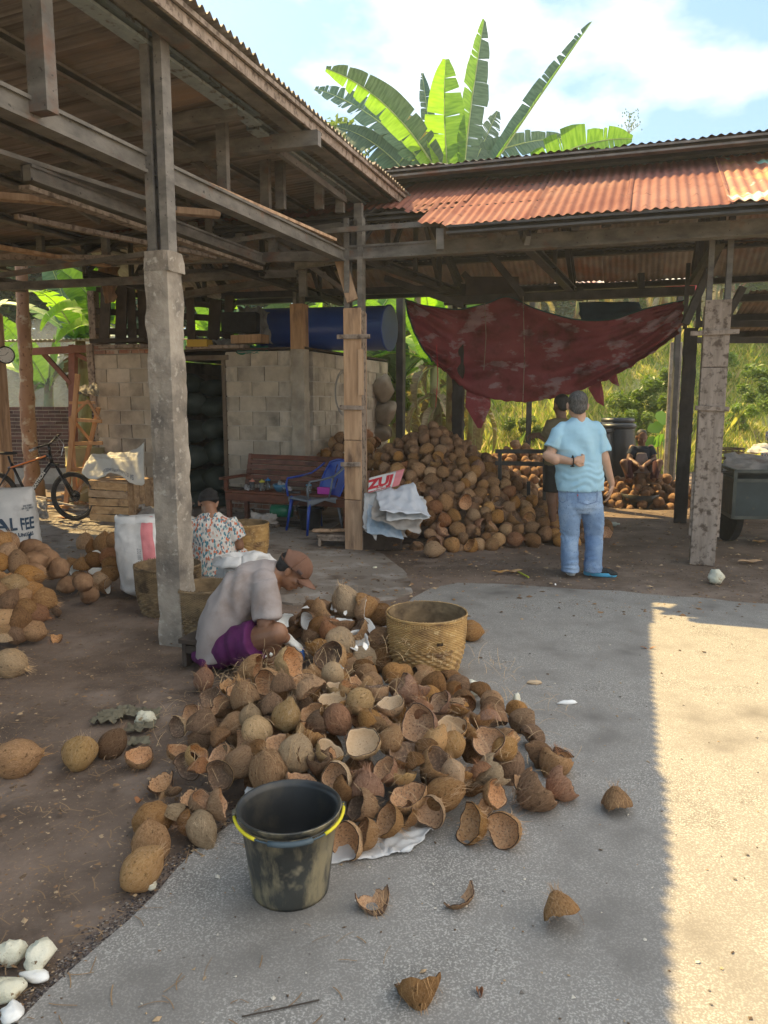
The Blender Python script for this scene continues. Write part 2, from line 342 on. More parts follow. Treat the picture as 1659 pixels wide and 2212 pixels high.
def leafbit(x, y, L_, w, ang, m, name, label, z=.02, lift=.02, group=None):
    c = G(x, y, .02); bb = MB(); ca, sa = math.cos(ang), math.sin(ang)
    def f(s, t):
        u_ = (s-.5)*L_; hw = w*math.sin(math.pi*min(.999, max(.001, s)))**.7; k = (t-.5)*2*hw
        return (c.x+u_*ca-k*sa, c.y+u_*sa+k*ca, z+lift*abs(s-.5)*1.5+.4*abs(k)+.004*math.sin(s*9))
    bb.grid(f, 10, 4, thick=.0012); return bb.build(name, m, loc=(c.x, c.y, 0), smooth=True, label=label, cat='husk scrap' if 'husk' in name else 'leaf', group=group)
# ================================================================ THE TWO OPEN SHEDS
m_steel = mat('grimy_steel', (.10, .094, .085), (.21, .196, .175), 5, st=(1, 1, 2), rough=.62, bump=.15, c3=(.19, .09, .05), s3=4, t3=.66, w3=.1, c4=(.05, .045, .04), s4=30, t4=.68, spec=.4, rand=.12)
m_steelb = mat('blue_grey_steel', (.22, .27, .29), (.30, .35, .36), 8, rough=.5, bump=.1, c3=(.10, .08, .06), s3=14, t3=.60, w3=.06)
m_steeld = mat('dark_steel', (.035, .033, .032), (.08, .074, .068), 5, rough=.6, bump=.15, rand=.15)  # darker tone of steel, mostly for long shed and far members
m_wood = mat('board_wood', (.36, .22, .125), (.55, .37, .23), 3, st=(6, 6, .6), rough=.8, bump=.3, c3=(.16, .10, .07), s3=2.2, t3=.62, w3=.08, rand=.14, st3=(3, 3, .7))
m_woodg = mat('weathered_board', (.25, .20, .16), (.38, .31, .255), 4, st=(5, 5, .7), rough=.85, bump=.3, c3=(.11, .08, .06), s3=17, t3=.57, w3=.07, c4=(.38, .31, .26), s4=14, t4=.66, w4=.05, rand=.08)
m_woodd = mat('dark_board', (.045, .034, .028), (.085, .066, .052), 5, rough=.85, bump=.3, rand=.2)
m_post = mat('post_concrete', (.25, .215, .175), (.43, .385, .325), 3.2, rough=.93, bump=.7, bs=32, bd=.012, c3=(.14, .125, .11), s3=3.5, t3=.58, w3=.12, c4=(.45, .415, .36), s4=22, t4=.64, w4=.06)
m_postd = mat('dark_concrete', (.035, .032, .03), (.07, .062, .055), 3, rough=.9, bump=.5, bs=30)  # darker tone of concrete, for two columns of the long shed
m_rooft = mat('rusty_sheet', (.20, .068, .05), (.275, .115, .082), 2.2, rough=.8, bump=.25, bs=26, bd=.004, c3=(.30, .15, .11), s3=1.4, t3=.6, w3=.15, c4=(.15, .055, .04), s4=9, t4=.66, w4=.06, rand=.10, spec=.15)
m_roofp = mat('flaking_sheet', (.32, .11, .06), (.46, .2, .12), 2.2, rough=.6, bump=.4, bs=26, bd=.006, c3=(.50, .28, .10), s3=3.2, t3=.53, w3=.05, c4=(.36, .62, .50), s4=2.6, t4=.585, w4=.015, spec=.5)
m_roofu = mat('dull_tin_sheet', (.22, .195, .17), (.34, .30, .26), 3, st=(1, 1, 1), rough=.75, bump=.15, c3=(.13, .10, .08), s3=1.0, st3=(30, .25, 1), t3=.52, w3=.12, c4=(.30, .20, .13), s4=1.6, t4=.64, w4=.12, rand=.10, spec=.3)  # c3: dark streaks along the waves, corrugation shading put into the colour
m_roofg = mat('grey_tin_sheet', (.20, .185, .17), (.36, .335, .31), 3, rough=.6, bump=.15, c3=(.30, .14, .09), s3=1.6, t3=.6, w3=.1, rand=.25)
def sheet_mesh(name, wid, ln, m, pitch=.076, ny=1, amp=.0095, sp=6, edge=0.):
    """one corrugated sheet: x across (waves), y down the slope, from y=0 to ln"""
    b = MB(); n = int(round(wid/pitch*sp)); r_ = random.Random(len(name)+int(wid*100))
    for j in range(ny+1):
        for i in range(n+1):
            x = wid*i/n; e = edge*(noise.noise(V((x*6, r_.random()*.0, name.__len__())))) if j == 0 and edge else 0
            droop = (-.03*max(0, noise.noise(V((x*3.1+2, 0, len(name)*.7)))) if j == 0 and edge else 0)
            b.v.append((x, ln*j/ny+e, amp*math.cos(2*math.pi*x/pitch)+droop))
    for j in range(ny):
        for i in range(n): b.f.append((j*(n+1)+i, j*(n+1)+i+1, (j+1)*(n+1)+i+1, (j+1)*(n+1)+i)); b.m.append(0)
    return b.mesh(name, m, True)
def place_sheet(me, origin, xdir, ydir, parent, name='roof_sheet', label=None):
    x = V(xdir).normalized(); y = V(ydir).normalized(); z = x.cross(y); M = Matrix((x, y, z)).transposed()
    o = inst(me, name, V(origin)-rootloc(parent), M, parent=parent); 
    if label: o['label'] = label
    return o
# ---- near shed (left), its high open edge runs away from the camera
near = empty('open_shed', W(-4.4, -3), 'near open shed with brown corrugated tin roof on a rough concrete post', 'shed')
ZE = 3.80; SLP = .06
def zr(u): return ZE-SLP*max(0, -.8-u)
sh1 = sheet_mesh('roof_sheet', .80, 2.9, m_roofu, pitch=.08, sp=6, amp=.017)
sdn = (-BX+V((0, 0, -SLP))).normalized()
for i in range(17):
    v = -11.2+i*.785
    for k in range(3):
        u0 = -.8-k*2.75
        j = rnd.uniform(-.012, .012) if k else rnd.uniform(-.02, .02)
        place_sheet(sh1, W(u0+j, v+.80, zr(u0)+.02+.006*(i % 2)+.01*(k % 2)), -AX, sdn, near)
# concrete column with steel post on it
def rough_post(name, x, y, w, d, z0, z1, m, parent, rot=MUV, jag=.012, seed=0, taper=0.):
    b = MB(); nz_ = int((z1-z0)/.05); ns = 5
    def pt(t):                                        # rounded square outline
        k = t % 4; s = int(k); f = k-s; c = [(-1, -1), (1, -1), (1, 1), (-1, 1)]
        a = c[s]; e = c[(s+1) % 4]; q = V((a[0]+(e[0]-a[0])*f, a[1]+(e[1]-a[1])*f, 0))
        if f < 1e-6: q *= .96
        return q
    n = 4*ns
    for j in range(nz_+1):
        z = z0+(z1-z0)*j/nz_; sc = 1+taper*(1-j/nz_)
        for i in range(n):
            q = pt(i/ns); e = jag*(noise.noise(V((q.x*2+seed, q.y*2, z*7)))+.5*noise.noise(V((q.x*5+seed, q.y*5, z*23)))); corner = (i % ns == 0)
            e *= 1.6 if corner else .6
            p = V((x, y, 0))+rot@V((q.x*(w/2+e)*sc, q.y*(d/2+e)*sc, 0)); b.v.append((p.x, p.y, z))
    b.f = [(j*n+i, j*n+(i+1) % n, (j+1)*n+(i+1) % n, (j+1)*n+i) for j in range(nz_) for i in range(n)]+[tuple(nz_*n+i for i in range(n))]; b.m = [0]*len(b.f)
    return b.build(name, m, parent)
def steel_post(x, y, z0, z1, parent, m, s=.07, gap=.035, rot=MUV, w=.1):
    for g in (-1, 1):
        b = MB(); p = V((x, y, 0))+rot@V((g*(gap/2+s/2), 0, 0)); b.chan(p+V((0, 0, z0)), p+V((0, 0, z1)), s, w, .005, g, up=AX); b.build('steel_post', m, parent)
c1 = G(365, 1398)+AX*.11; C1 = (c1.x, c1.y); C2 = (-.30, 8.05); C3 = (3.13, 7.33)
rough_post('concrete_column', *C1, .168, .168, 0, 2.46, m_post, near, seed=3, taper=.06, jag=.006)
rough_post('column_cap', C1[0]+.01, C1[1], .172, .18, 2.38, 2.50, m_post, near, seed=9, jag=.02)
steel_post(*C1, 2.48, 3.76, near, m_steel, s=.055, gap=.04, w=.09)
# timber clad column C2
def clad_post(x, y, w, d, z1, parent, mw, mside, rot=MUV, batt=(), bnd=True, seed=0, splits=()):
    """four boards round a core, horizontal battens nailed across"""
    rs = random.Random(seed); hs = [0]+list(splits)+[z1]
    for i in range(4):
        a = i*math.pi/2; n_ = rot@V((math.sin(a), -math.cos(a), 0)); t_ = rot@V((math.cos(a), math.sin(a), 0)); ww = w if i % 2 == 0 else d; dd = d if i % 2 == 0 else w
        for k in range(len(hs)-1 if i == 0 else 1):
            z0, zz = (hs[k], hs[k+1]) if i == 0 else (0, z1-.02*i)
            b = MB(); M = Matrix((t_, -n_, V((0, 0, 1)))).transposed(); b.box(V((x, y, (z0+zz)/2+.002))+n_*(dd/2+.002*rs.random()), (ww+(.022 if i % 2 == 0 else -.02), .022, zz-z0-.006), M)
            b.build('board', mw if i % 2 == 0 else mside, parent, bevel=.004)
    for (bz, dx, L_) in batt:
        b = MB(); n_ = rot@V((0, -1, 0)); t_ = rot@V((1, 0, 0)); b.box(V((x, y, bz))+n_*(d/2+.026)+t_*dx, (L_, .024, .045), Matrix((t_, -n_, V((0, 0, 1)))).transposed()@Matrix.Rotation(rs.uniform(-.04, .04), 3, 'Y')); b.build('batten', mside, parent, bevel=.004)
clad_post(*C2, .17, .155, 2.53, near, m_wood, m_woodg, batt=((2.24, .02, .36), (1.52, .0, .27), (.93, -.02, .22)), seed=1, splits=(.55, 1.18))
bb = MB(); bb.box(W(ux(V((*C2, 0)))+.10, vx(V((*C2, 0)))-.10, 1.88), (.05, .022, .46), MUV); bb.build('board', m_wood, near)
steel_post(*C2, 2.5, 3.42, near, m_steel, s=.055, gap=.09)
# beams along the column line and trusses
UC = -1.13
def ch(p, q, h=.125, w=.05, m=m_steel, name='beam', par=near, flip=1, dbl=True):
    b = MB()
    if dbl: b.beam(p, q, w*1.6, h); 
    b.chan(p, q, w*2.4, h*1.04, .006, flip); return b.build(name, m, par, bevel=0)
ch(W(UC-.12, -9.0, 2.97), W(UC-.12, .83, 3.05), .115, .045)
ch(W(UC-4.6, -9.0, 2.98), W(UC-4.6, 1.3, 3.0), .12)
# purlins
def pur(u, v0, v1, m=m_steel, h=.09, w=.045, name='purlin'): ch(W(u, v0, zr(u)-h/2-.008), W(u, v1, zr(u)-h/2-.008), h, w, m, name, dbl=False)
pur(-1.22, -9, -1.0, m_steelb, h=.075); pur(-1.27, -.95, 2.1, m_steelb, h=.075)
for u in (-1.95, -2.9, -3.85, -4.8, -5.75, -6.7, -7.65): pur(u, -9, 2.1, h=.075)
pur(-1.0, -9, 2.1, h=.08)
for du, dz, hh, ww, m_ in ((-.86, -.065, .07, .022, m_woodg), (-.83, -.015, .03, .02, m_woodg)):
    b = MB(); b.beam(W(du, -9.3, ZE+dz), W(du, 2.1, ZE+dz), ww, hh); b.build('fascia_board', m_, near)
ch(at(690, 300, 6.37), at(-40, 378, 7.45), .11, .04, name='beam')                         # beam out to the eave
ch(at(880, 458, 8.6), at(-40, 503, 10.1), .11, .04, name='beam'); ch(at(775, 553, 8.05), at(-40, 566, 9.6), .09, .04, name='beam')
ch(at(520, 240, 5.9), at(-20, 325, 6.9), .08, .04, name='top_chord', dbl=False)
ch(W(-2.2, -2.35, 3.08), W(-2.2, .95, 3.08), .10, .04, name='beam')
b = MB(); b.beam(W(-2.23, -2.35, 2.99), W(-2.23, .95, 2.99), .09, .03); b.build('board', m_woodg, near)
for x, y0, y1, Y in ((485, 452, 250, 6.3), (575, 452, 325, 7.3), (607, 452, 330, 7.4), (690, 452, 385, 7.9), (735, 460, 410, 8.0), (70, 496, 300, 8.6), (78, 500, 400, 9.2), (235, 480, 370, 8.6), (400, 475, 345, 8.3), (420, 565, 480, 8.8), (455, 560, 470, 8.8), (230, 565, 500, 9.1), (90, 565, 510, 9.4), (520, 560, 505, 8.7), (590, 560, 490, 8.5), (655, 640, 560, 8.9), (340, 480, 360, 8.4), (775, 560, 440, 8.05)):
    b = MB(); p = at(x, y0, Y); q = at(x, y1, Y); q = V((p.x, p.y, q.z)); b.beam(p, q, .055, .085, up=BX); b.build('strut', m_steel, near)
for x0, y0, x1, y1, Ya, Yb in ((96, 182, 255, 300, 5.6, 7.0), (250, 297, 330, 362, 7.0, 7.6), (415, 345, 545, 455, 7.0, 8.0), (130, 425, 215, 480, 8.2, 8.6), (345, 440, 400, 490, 8, 8.6), (0, 300, 60, 350, 6.8, 7.4), (600, 325, 745, 432, 6.6, 8.0), (0, 450, 70, 482, 9, 9.4), (420, 500, 470, 540, 8.9, 9.2), (110, 520, 190, 556, 9.5, 9.8), (540, 490, 620, 545, 8.8, 9), (25, 530, 75, 552, 9.6, 9.8), (560, 500, 700, 560, 8.9, 9.3), (480, 565, 640, 545, 9.4, 9.2), (300, 590, 520, 548, 9.7, 9.5), (210, 575, 300, 562, 9.8, 9.7), (650, 560, 760, 640, 9.6, 9.9), (440, 600, 560, 575, 10.2, 10)):
    b = MB(); b.beam(at(x0, y0, Ya), at(x1, y1, Yb), .04, .055); b.build('strut', m_steel, near)
b = MB(); b.beam(W(UC-.03, -3.34, 3.0), W(UC-.03, -3.34, 3.74), .08, .11, up=BX); b.build('strut', m_steel, near)
def truss(v, u0, u1, zb=3.05, par=near, m=m_steel, step=.92, top=lambda u: zr(u)-.16, endp=True, seed=0, tilt=0.):
    rs = random.Random(seed); ch(W(u0, v+tilt, zb), W(u1, v, zb), .115, .05, m, 'bottom_chord', par); n = max(2, int(abs(u0-u1)/step)); us = [u1+(u0-u1)*i/n for i in range(n+1)]
    for i, u in enumerate(us): b = MB(); b.beam(W(u, v, zb), W(u, v, top(u)), .04, .07, up=BX); b.build('strut', m, par)
truss(-5.4, -8.9, -1.2); truss(-7.6, -8.9, -1.2)
# loose boards, pipes and battens lying across the trusses
for (p, q, w_, h_, m_) in ((W(-1.5, -2.3, 3.14), W(-1.28, .5, 3.13), .26, .025, m_wood), (W(-2.3, -2.6, 3.15), W(-2.0, -.7, 3.14), .2, .03, m_steel), (W(-3.6, -2.2, 3.14), W(-1.7, -.75, 3.13), .10, .05, m_wood), (W(-6, -.2, 3.13), W(-2.4, 1.1, 3.13), .05, .05, m_woodg), (W(-5.2, -2.6, 3.14), W(-4.2, 1, 3.13), .12, .03, m_wood), (W(-3.4, -1.2, 3.14), W(-2.7, 1.05, 3.13), .06, .04, m_woodg)):
    b = MB(); b.beam(p, q, w_, h_); b.build('loose_board', m_, near)
for (p, q, w_, h_) in ((at(640, 574, 8.9), at(748, 556, 8.2), .05, .10), (at(0, 595, 8.6), at(790, 478, 8.3), .05, .05), (at(-20, 620, 9.2), at(640, 590, 9.6), .05, .09), (at(690, 500, 8), at(950, 482, 7.6), .03, .05)):
    b = MB(); b.beam(p, q, w_, h_); b.build('tie_beam', m_steel, near)
b = MB(); b.beam(at(762, 650, 8.0), at(735, 560, 8.15), .03, .12, up=BX); b.build('brace', m_wood, near)
# far left post with the clock
c0 = at(8, 900, 10.7)
clad_post(c0.x-.1, c0.y, .24, .2, 2.8, near, m_wood, m_wood, seed=5, batt=((2.55, .0, .3),))
# ---- long shed behind: runs left-right, rusty front slope, raised roof over the middle
lng = empty('long_shed', W(1.5, 2.8), 'long rusty roofed shed behind, raised upper roof over its red front slope', 'shed')
VE, ZF, SF = .42, 3.17, .466
def zf(v): return ZF+SF*(v-VE)
up = (AX+V((0, 0, SF))).normalized()
she = [sheet_mesh('roof_sheet', .84, 2.05, m_rooft, pitch=.082, edge=.035, ny=3), sheet_mesh('roof_sheet_', .84, 2.05, m_rooft, pitch=.082, edge=.045, ny=3), sheet_mesh('roof_sheet__', .84, 2.05, m_rooft, pitch=.082, edge=.03, ny=3)]
shp = sheet_mesh('roof_sheet___', 1.0, 2.05, m_roofp, pitch=.082, edge=.06, ny=3)
for q in she+[shp]: q.name = 'roof_sheet'
u = -.10; k = 0
for wdt, me, lab in ((.80, she[0], None), (.80, she[1], None), (.80, she[2], None), (.96, shp, 'sheet with pale green paint flaking off the rust'), (.80, she[1], None), (.80, she[0], None), (.80, she[2], None), (.8, she[0], None), (.8, she[1], None)):
    o = place_sheet(me, W(u, VE+rnd.uniform(-.03, .03), ZF+.012+.008*(k % 2)), BX, up, lng, label=lab); u += wdt; k += 1
shn = sheet_mesh('roof_sheet', .30, 1.6, m_rooft, pitch=.082, edge=.02, ny=2); shn.name = 'roof_sheet'
for k_ in range(3): vs_ = VE+.17+.45*k_; place_sheet(shn, W(-.10-.27*(k_+1), vs_, zf(vs_)+.004+.007*(k_ % 2)), BX, up, lng)
for i in range(8): place_sheet(she[i % 3], W(-.90-.8*i, VE+.86+.02*(i % 2), zf(VE+.86)+.01+.008*(i % 2)), BX, up, lng)
# raised roof: front lip and both slopes
upp = (AX+V((0, 0, .22))).normalized(); dn = (AX+V((0, 0, -.42))).normalized(); VR = 1.72; ZR_ = 4.10
shu = sheet_mesh('roof_sheet', .84, 1.35, m_roofg, pitch=.082, edge=.01, ny=1); shb = sheet_mesh('roof_sheet', .84, 2.7, m_roofg, pitch=.082, ny=1)
for i in range(19):
    u = -6.9+i*.8
    place_sheet(shu, W(u, VR, ZR_+.008*(i % 2)), BX, upp, lng)
    if not (u > 1.0 and u < 3.2): place_sheet(shb, W(u, VR+1.3, ZR_+.29+.008*(i % 2)), BX, dn, lng)
    else:
        o = place_sheet(shb, W(u, VR+1.3, ZR_+.27+.008*(i % 2)), BX, dn, lng)
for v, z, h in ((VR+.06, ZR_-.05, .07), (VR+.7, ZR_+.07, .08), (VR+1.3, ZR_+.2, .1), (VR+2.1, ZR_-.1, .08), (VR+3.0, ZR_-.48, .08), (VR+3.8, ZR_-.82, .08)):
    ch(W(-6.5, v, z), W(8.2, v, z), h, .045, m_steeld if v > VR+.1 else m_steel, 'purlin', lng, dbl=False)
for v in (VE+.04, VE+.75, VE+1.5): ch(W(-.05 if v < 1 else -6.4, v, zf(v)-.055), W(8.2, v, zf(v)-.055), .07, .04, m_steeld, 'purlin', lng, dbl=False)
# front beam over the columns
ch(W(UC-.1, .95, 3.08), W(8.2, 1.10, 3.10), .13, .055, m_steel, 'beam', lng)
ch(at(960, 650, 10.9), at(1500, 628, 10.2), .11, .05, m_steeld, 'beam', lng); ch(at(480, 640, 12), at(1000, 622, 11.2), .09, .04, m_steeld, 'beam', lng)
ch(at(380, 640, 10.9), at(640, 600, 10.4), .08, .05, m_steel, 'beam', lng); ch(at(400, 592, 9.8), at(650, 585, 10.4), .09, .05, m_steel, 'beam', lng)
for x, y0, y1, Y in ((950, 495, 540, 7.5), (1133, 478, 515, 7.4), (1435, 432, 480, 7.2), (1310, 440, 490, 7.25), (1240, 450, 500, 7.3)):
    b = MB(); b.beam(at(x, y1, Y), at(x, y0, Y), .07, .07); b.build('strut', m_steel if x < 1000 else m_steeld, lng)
b = MB(); b.beam(at(1120, 480, 7.6), at(1140, 520, 7.3), .05, .09); b.build('strut', m_steel, lng)
b = MB(); b.beam(at(1030, 488, 7.7), at(1085, 520, 7.5), .05, .10); b.build('strut', m_steel, lng)
# cross trusses at the column lines
C6 = at(992, 725, 11.0); C7 = at(1493, 706, 9.9); C8 = at(1461, 742, 15.0); C5 = at(866, 700, 13.4)
def xtruss(a, b_, top0, top1, m=m_steeld, par=lng, n=4):
    a = V(a); b_ = V(b_); q = MB(); q.chan(a, b_, .09, .1, .006); q.build('bottom_chord', m, par)
    ta = V((a.x, a.y, top0)); tb = V((b_.x, b_.y, top1)); mid = (a+b_)/2; tm = V((mid.x, mid.y, 4.15))
    for p_, r_ in ((ta, tm), (tm, tb)): q = MB(); q.chan(p_, r_, .08, .09, .006); q.build('top_chord', m, par)
    for i in range(n+1):
        t = i/n; p_ = a.lerp(b_, t); z = top0+(4.15-top0)*(t*2) if t < .5 else 4.15+(top1-4.15)*(t*2-1)
        q = MB(); q.beam(p_, V((p_.x, p_.y, z)), .05, .05, up=BX); q.build('strut', m, par)
        if i < n:
            r_ = a.lerp(b_, (i+1)/n); t2 = (i+1)/n; z2 = top0+(4.15-top0)*(t2*2) if t2 < .5 else 4.15+(top1-4.15)*(t2*2-1)
            q = MB(); q.beam(V((p_.x, p_.y, z)) if t >= .5 else p_, V((r_.x, r_.y, z2)) if t < .5 else r_, .045, .045, up=BX); q.build('strut', m, par)
Z3 = 3.08
c2v = V((*C2, Z3)); c3v = V((*C3, Z3)); c6v = V((C6.x, C6.y, Z3)); c7v = V((C7.x, C7.y, Z3))
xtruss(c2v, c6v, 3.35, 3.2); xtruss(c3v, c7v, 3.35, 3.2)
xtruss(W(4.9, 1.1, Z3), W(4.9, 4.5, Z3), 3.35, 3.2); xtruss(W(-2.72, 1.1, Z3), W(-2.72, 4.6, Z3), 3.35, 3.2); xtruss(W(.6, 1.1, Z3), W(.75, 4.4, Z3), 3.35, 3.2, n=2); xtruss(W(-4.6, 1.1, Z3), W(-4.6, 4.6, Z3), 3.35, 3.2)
# struts in front of the back opening
for (x0, y0, x1, y1, Y) in ((1035, 520, 1130, 640, 9.8), (1550, 540, 1480, 700, 8.6), (1605, 620, 1530, 760, 9.6), (830, 600, 1000, 660, 10.6), (1000, 590, 1100, 690, 10.9), (1385, 590, 1385, 640, 10.4), (1253, 620, 1253, 650, 10.6)):
    b = MB(); b.beam(at(x0, y0, Y), at(x1, y1, Y), .05, .08); b.build('strut', m_steeld, lng)
# gutter board (dark panel) over the red tarp
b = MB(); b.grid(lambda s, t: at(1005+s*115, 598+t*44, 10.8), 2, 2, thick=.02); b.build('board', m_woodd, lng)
# columns of the long shed
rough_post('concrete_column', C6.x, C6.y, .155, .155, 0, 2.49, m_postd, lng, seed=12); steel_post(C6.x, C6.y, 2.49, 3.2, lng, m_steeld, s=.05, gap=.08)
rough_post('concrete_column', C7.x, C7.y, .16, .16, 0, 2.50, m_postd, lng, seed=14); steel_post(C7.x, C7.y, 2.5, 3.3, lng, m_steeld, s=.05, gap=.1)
b = MB(); b.beam((C5.x, C5.y, 0), (C5.x, C5.y, 3.5), .17, .12, up=BX); b.build('steel_post', m_steeld, lng)
b = MB(); b.box((C8.x, C8.y, 1.35), (.22, .22, 2.7), MUV); b.build('concrete_column', m_post, lng, bevel=.01)
clad_post(*C3, .205, .17, 2.52, lng, m_woodg, m_woodg, seed=8, splits=(1.9,), batt=((2.22, -.02, .42), (1.52, -.0, .30)))
steel_post(*C3, 2.5, 3.4, lng, m_steel, s=.05, gap=.11)
for sx_ in (-1, 1):
    b = MB(); p = V((*C3, .0))+MUV@V((sx_*.125, -.04, .60)); b.box(p, (.022, .08, .62), MUV); b.build('board', m_woodg, lng)
# lower lean-to roofs further back on the right
far = empty('lean_to_roof', at(1620, 900, 13.5)*1.0, 'low brown tin lean-to roof behind the mottled post', 'roof')
far.location.z = 0
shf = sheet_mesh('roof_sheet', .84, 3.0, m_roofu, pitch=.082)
dd = (AX+V((0, 0, -.10))).normalized()
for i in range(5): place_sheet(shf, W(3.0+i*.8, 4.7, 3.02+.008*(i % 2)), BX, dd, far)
for v, z in ((4.9, 2.95), (6.2, 2.82), (7.6, 2.68)): ch(W(2.9, v, z), W(7.2, v, z), .09, .045, m_steeld, 'purlin', far, dbl=False)
for (x0, y0, x1, y1, Y) in ((1560, 700, 1659, 700, 11.6), (1540, 735, 1659, 735, 12.2)): 
    b = MB(); b.beam(at(x0-60, y0, Y), at(x1+80, y1, Y), .08, .09); b.build('beam', m_steeld, far)
b = MB(); b.box(W(6.6, 7.6, 1.3), (.15, .15, 2.6), MUV); b.build('post', m_steeld, far)
bk = empty('tin_roof', at(1290, 600, 16), 'pale tin roof of a farther hut seen through the gap above the tarp', 'roof'); bk.location.z = 0
shk = sheet_mesh('roof_sheet', .84, 1.6, mat('pale_tin', (.42, .46, .48), (.60, .63, .64), 3, rough=.5, c3=(.45, .20, .16), s3=1.3, t3=.56, w3=.1, rand=.2), pitch=.082)
for i in range(6): place_sheet(shk, at(1125+i*62, 612, 14.2)+V((0, 0, .008*(i % 2))), (1, -.1, 0), (0, 1, .4), bk)
b = MB(); b.beam(at(1110, 618, 14.3), at(1500, 612, 14.3), .06, .08); b.build('beam', m_steeld, bk)
for x in (1150, 1470): b = MB(); p = at(x, 618, 14.4); b.box((p.x, p.y, p.z/2), (.09, .09, p.z)); b.build('post', m_steeld, bk)
# ================================================================ BLOCK STOREROOM
room = empty('block_storeroom', W(-4.4, 4.6), 'small grey concrete block storeroom with open doorway full of sacks', 'storeroom')
m_block = mat('concrete_block', (.40, .35, .28), (.55, .49, .40), 4, rough=.95, bump=.6, bs=60, bd=.006, c3=(.20, .18, .15), s3=2.5, t3=.6, w3=.12, rand=.16)
m_mort = mat('mortar', (.42, .39, .33), (.54, .50, .44), 9, rough=.95, bump=.6, bs=40, bd=.008)
m_brick = mat('old_brick', (.26, .12, .08), (.38, .21, .14), 8, rough=.9, bump=.5, rand=.25, c3=(.42, .37, .31), s3=7, t3=.56)
m_bs = []
def block_wall(p0, dirv, nrm, length, z0, nrows, bw=.40, bh=.19, th=.12, j=.016, parent=room, m=m_block, name='block', seed=0, skip=None):
    """mortar core with blocks standing 5 mm proud of recessed joints"""
    rs = random.Random(seed); d = V(dirv).normalized(); n_ = V(nrm).normalized(); H = nrows*(bh+j)
    M = Matrix((d, n_, V((0, 0, 1)))).transposed()
    c = MB(); c.box(V(p0)+d*length/2+V((0, 0, z0+H/2)), (length-.01, th-.03, H), M); c.build('mortar', m_mort, parent)
    base = MB(); base.box((0, 0, 0), (bw, th, bh)); me = base.mesh(name, m)
    half = {}
    for r in range(nrows):
        x = -(bw+j)/2 if r % 2 else 0.
        x += rs.uniform(-.01, .01)
        while x < length-.03:
            a = max(0, x); e = min(length, x+bw); w_ = e-a
            if w_ > .04 and not (skip and skip((a+e)/2, z0+r*(bh+j))):
                o = inst(me, name, V(p0)+d*((a+e)/2)+n_*rs.uniform(-.004, .004)+V((0, 0, z0+r*(bh+j)+bh/2+j/2+rs.uniform(-.003, .003)))-rootloc(parent), M@Matrix.Rotation(rs.uniform(-.008, .008), 3, 'Y'), (w_/bw, 1, 1), parent=parent)
            x += bw+j
c4 = at(662, 766, 10.55); c4.z = 0; UL = -6.05
du, dv = ux(c4), vx(c4)
L0 = G(300, 1000)*0
# front wall: pieces right and left of the doorway
def ub(x, Y=10.9):                       # u where a pixel column meets the front wall plane
    d = ray(x, 1000); n_ = AX; t = ((c4-V((0, 0, EYE))).dot(n_))/d.dot(n_); return ux(V((0, 0, EYE))+d*t)
uD1, uD0, uL = ub(498), ub(390), ub(222)
block_wall(W(uD1, dv, 0), BX, -AX, du-uD1-.19, .0, 11, seed=2)
block_wall(W(uL, dv, 0), BX, -AX, uD0-uL, .0, 11, seed=3)
block_wall(W(du-.06, dv+.21, 0), AX, BX, 3.3, .0, 11, seed=4)
block_wall(W(uL, dv+3.5, 0), BX, -AX, du-uL, .0, 11, seed=5, bw=.8)
block_wall(W(uL+.06, dv+.2, 0), AX, -BX, 3.2, .0, 11, seed=6, bw=.8)
# plinth course of red bricks and brick course on top at left
block_wall(W(uD1, dv-.07, 0), BX, -AX, du-uD1, .0, 4, bw=.21, bh=.055, th=.1, j=.014, m=m_brick, name='brick', seed=7)
block_wall(W(uL, dv, 2.27), BX, -AX, uD0-uL, .0, 2, bw=.21, bh=.055, th=.12, j=.014, m=m_brick, name='brick', seed=8)
rough_post('corner_post', c4.x-.10*BX.x, c4.y-.10*BX.y, .20, .20, 0, 2.28, mat('rendered_post', (.36, .32, .26), (.50, .45, .37), 3, rough=.95, bump=.6, bs=40, c3=(.27, .24, .20), s3=2.5, t3=.62, w3=.1), room, seed=21, jag=.012)
b = MB(); b.box(W(du-.10, dv+.0, 2.58), (.19, .19, .60), MUV); b.build('timber_sleeve', m_wood, room, bevel=.006)
for g in (-.045, .045): b = MB(); b.beam(W(du-.10+g, dv, 2.88), W(du-.10+g, dv, 3.35), .05, .09, up=AX); b.build('steel_post', m_steel, room)
# door frame
m_jamb = mat('jamb_wood', (.10, .075, .055), (.18, .14, .10), 5, rough=.8)
for u_ in (uD0+.03, uD1-.03): b = MB(); b.box(W(u_, dv-.01, 1.08), (.055, .14, 2.16), MUV); b.build('door_frame', m_jamb, room, bevel=.004)
b = MB(); b.box(W((uD0+uD1)/2, dv-.01, 2.19), (uD1-uD0+.1, .14, .07), MUV); b.build('door_frame', m_jamb, room, bevel=.004)
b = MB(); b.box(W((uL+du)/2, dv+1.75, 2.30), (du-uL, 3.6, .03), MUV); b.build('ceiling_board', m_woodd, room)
b = MB(); b.box(W(uL-.06, dv-.06, 1.95), (.11, .05, .95), MUV@Matrix.Rotation(-.03, 3, 'Y')); b.build('plank', m_woodg, room, bevel=.004)
b = MB(); b.box(W(uL-.03, dv+.02, 1.6), (.12, .12, 3.2), MUV); b.build('timber_post', m_woodg, room, bevel=.006)
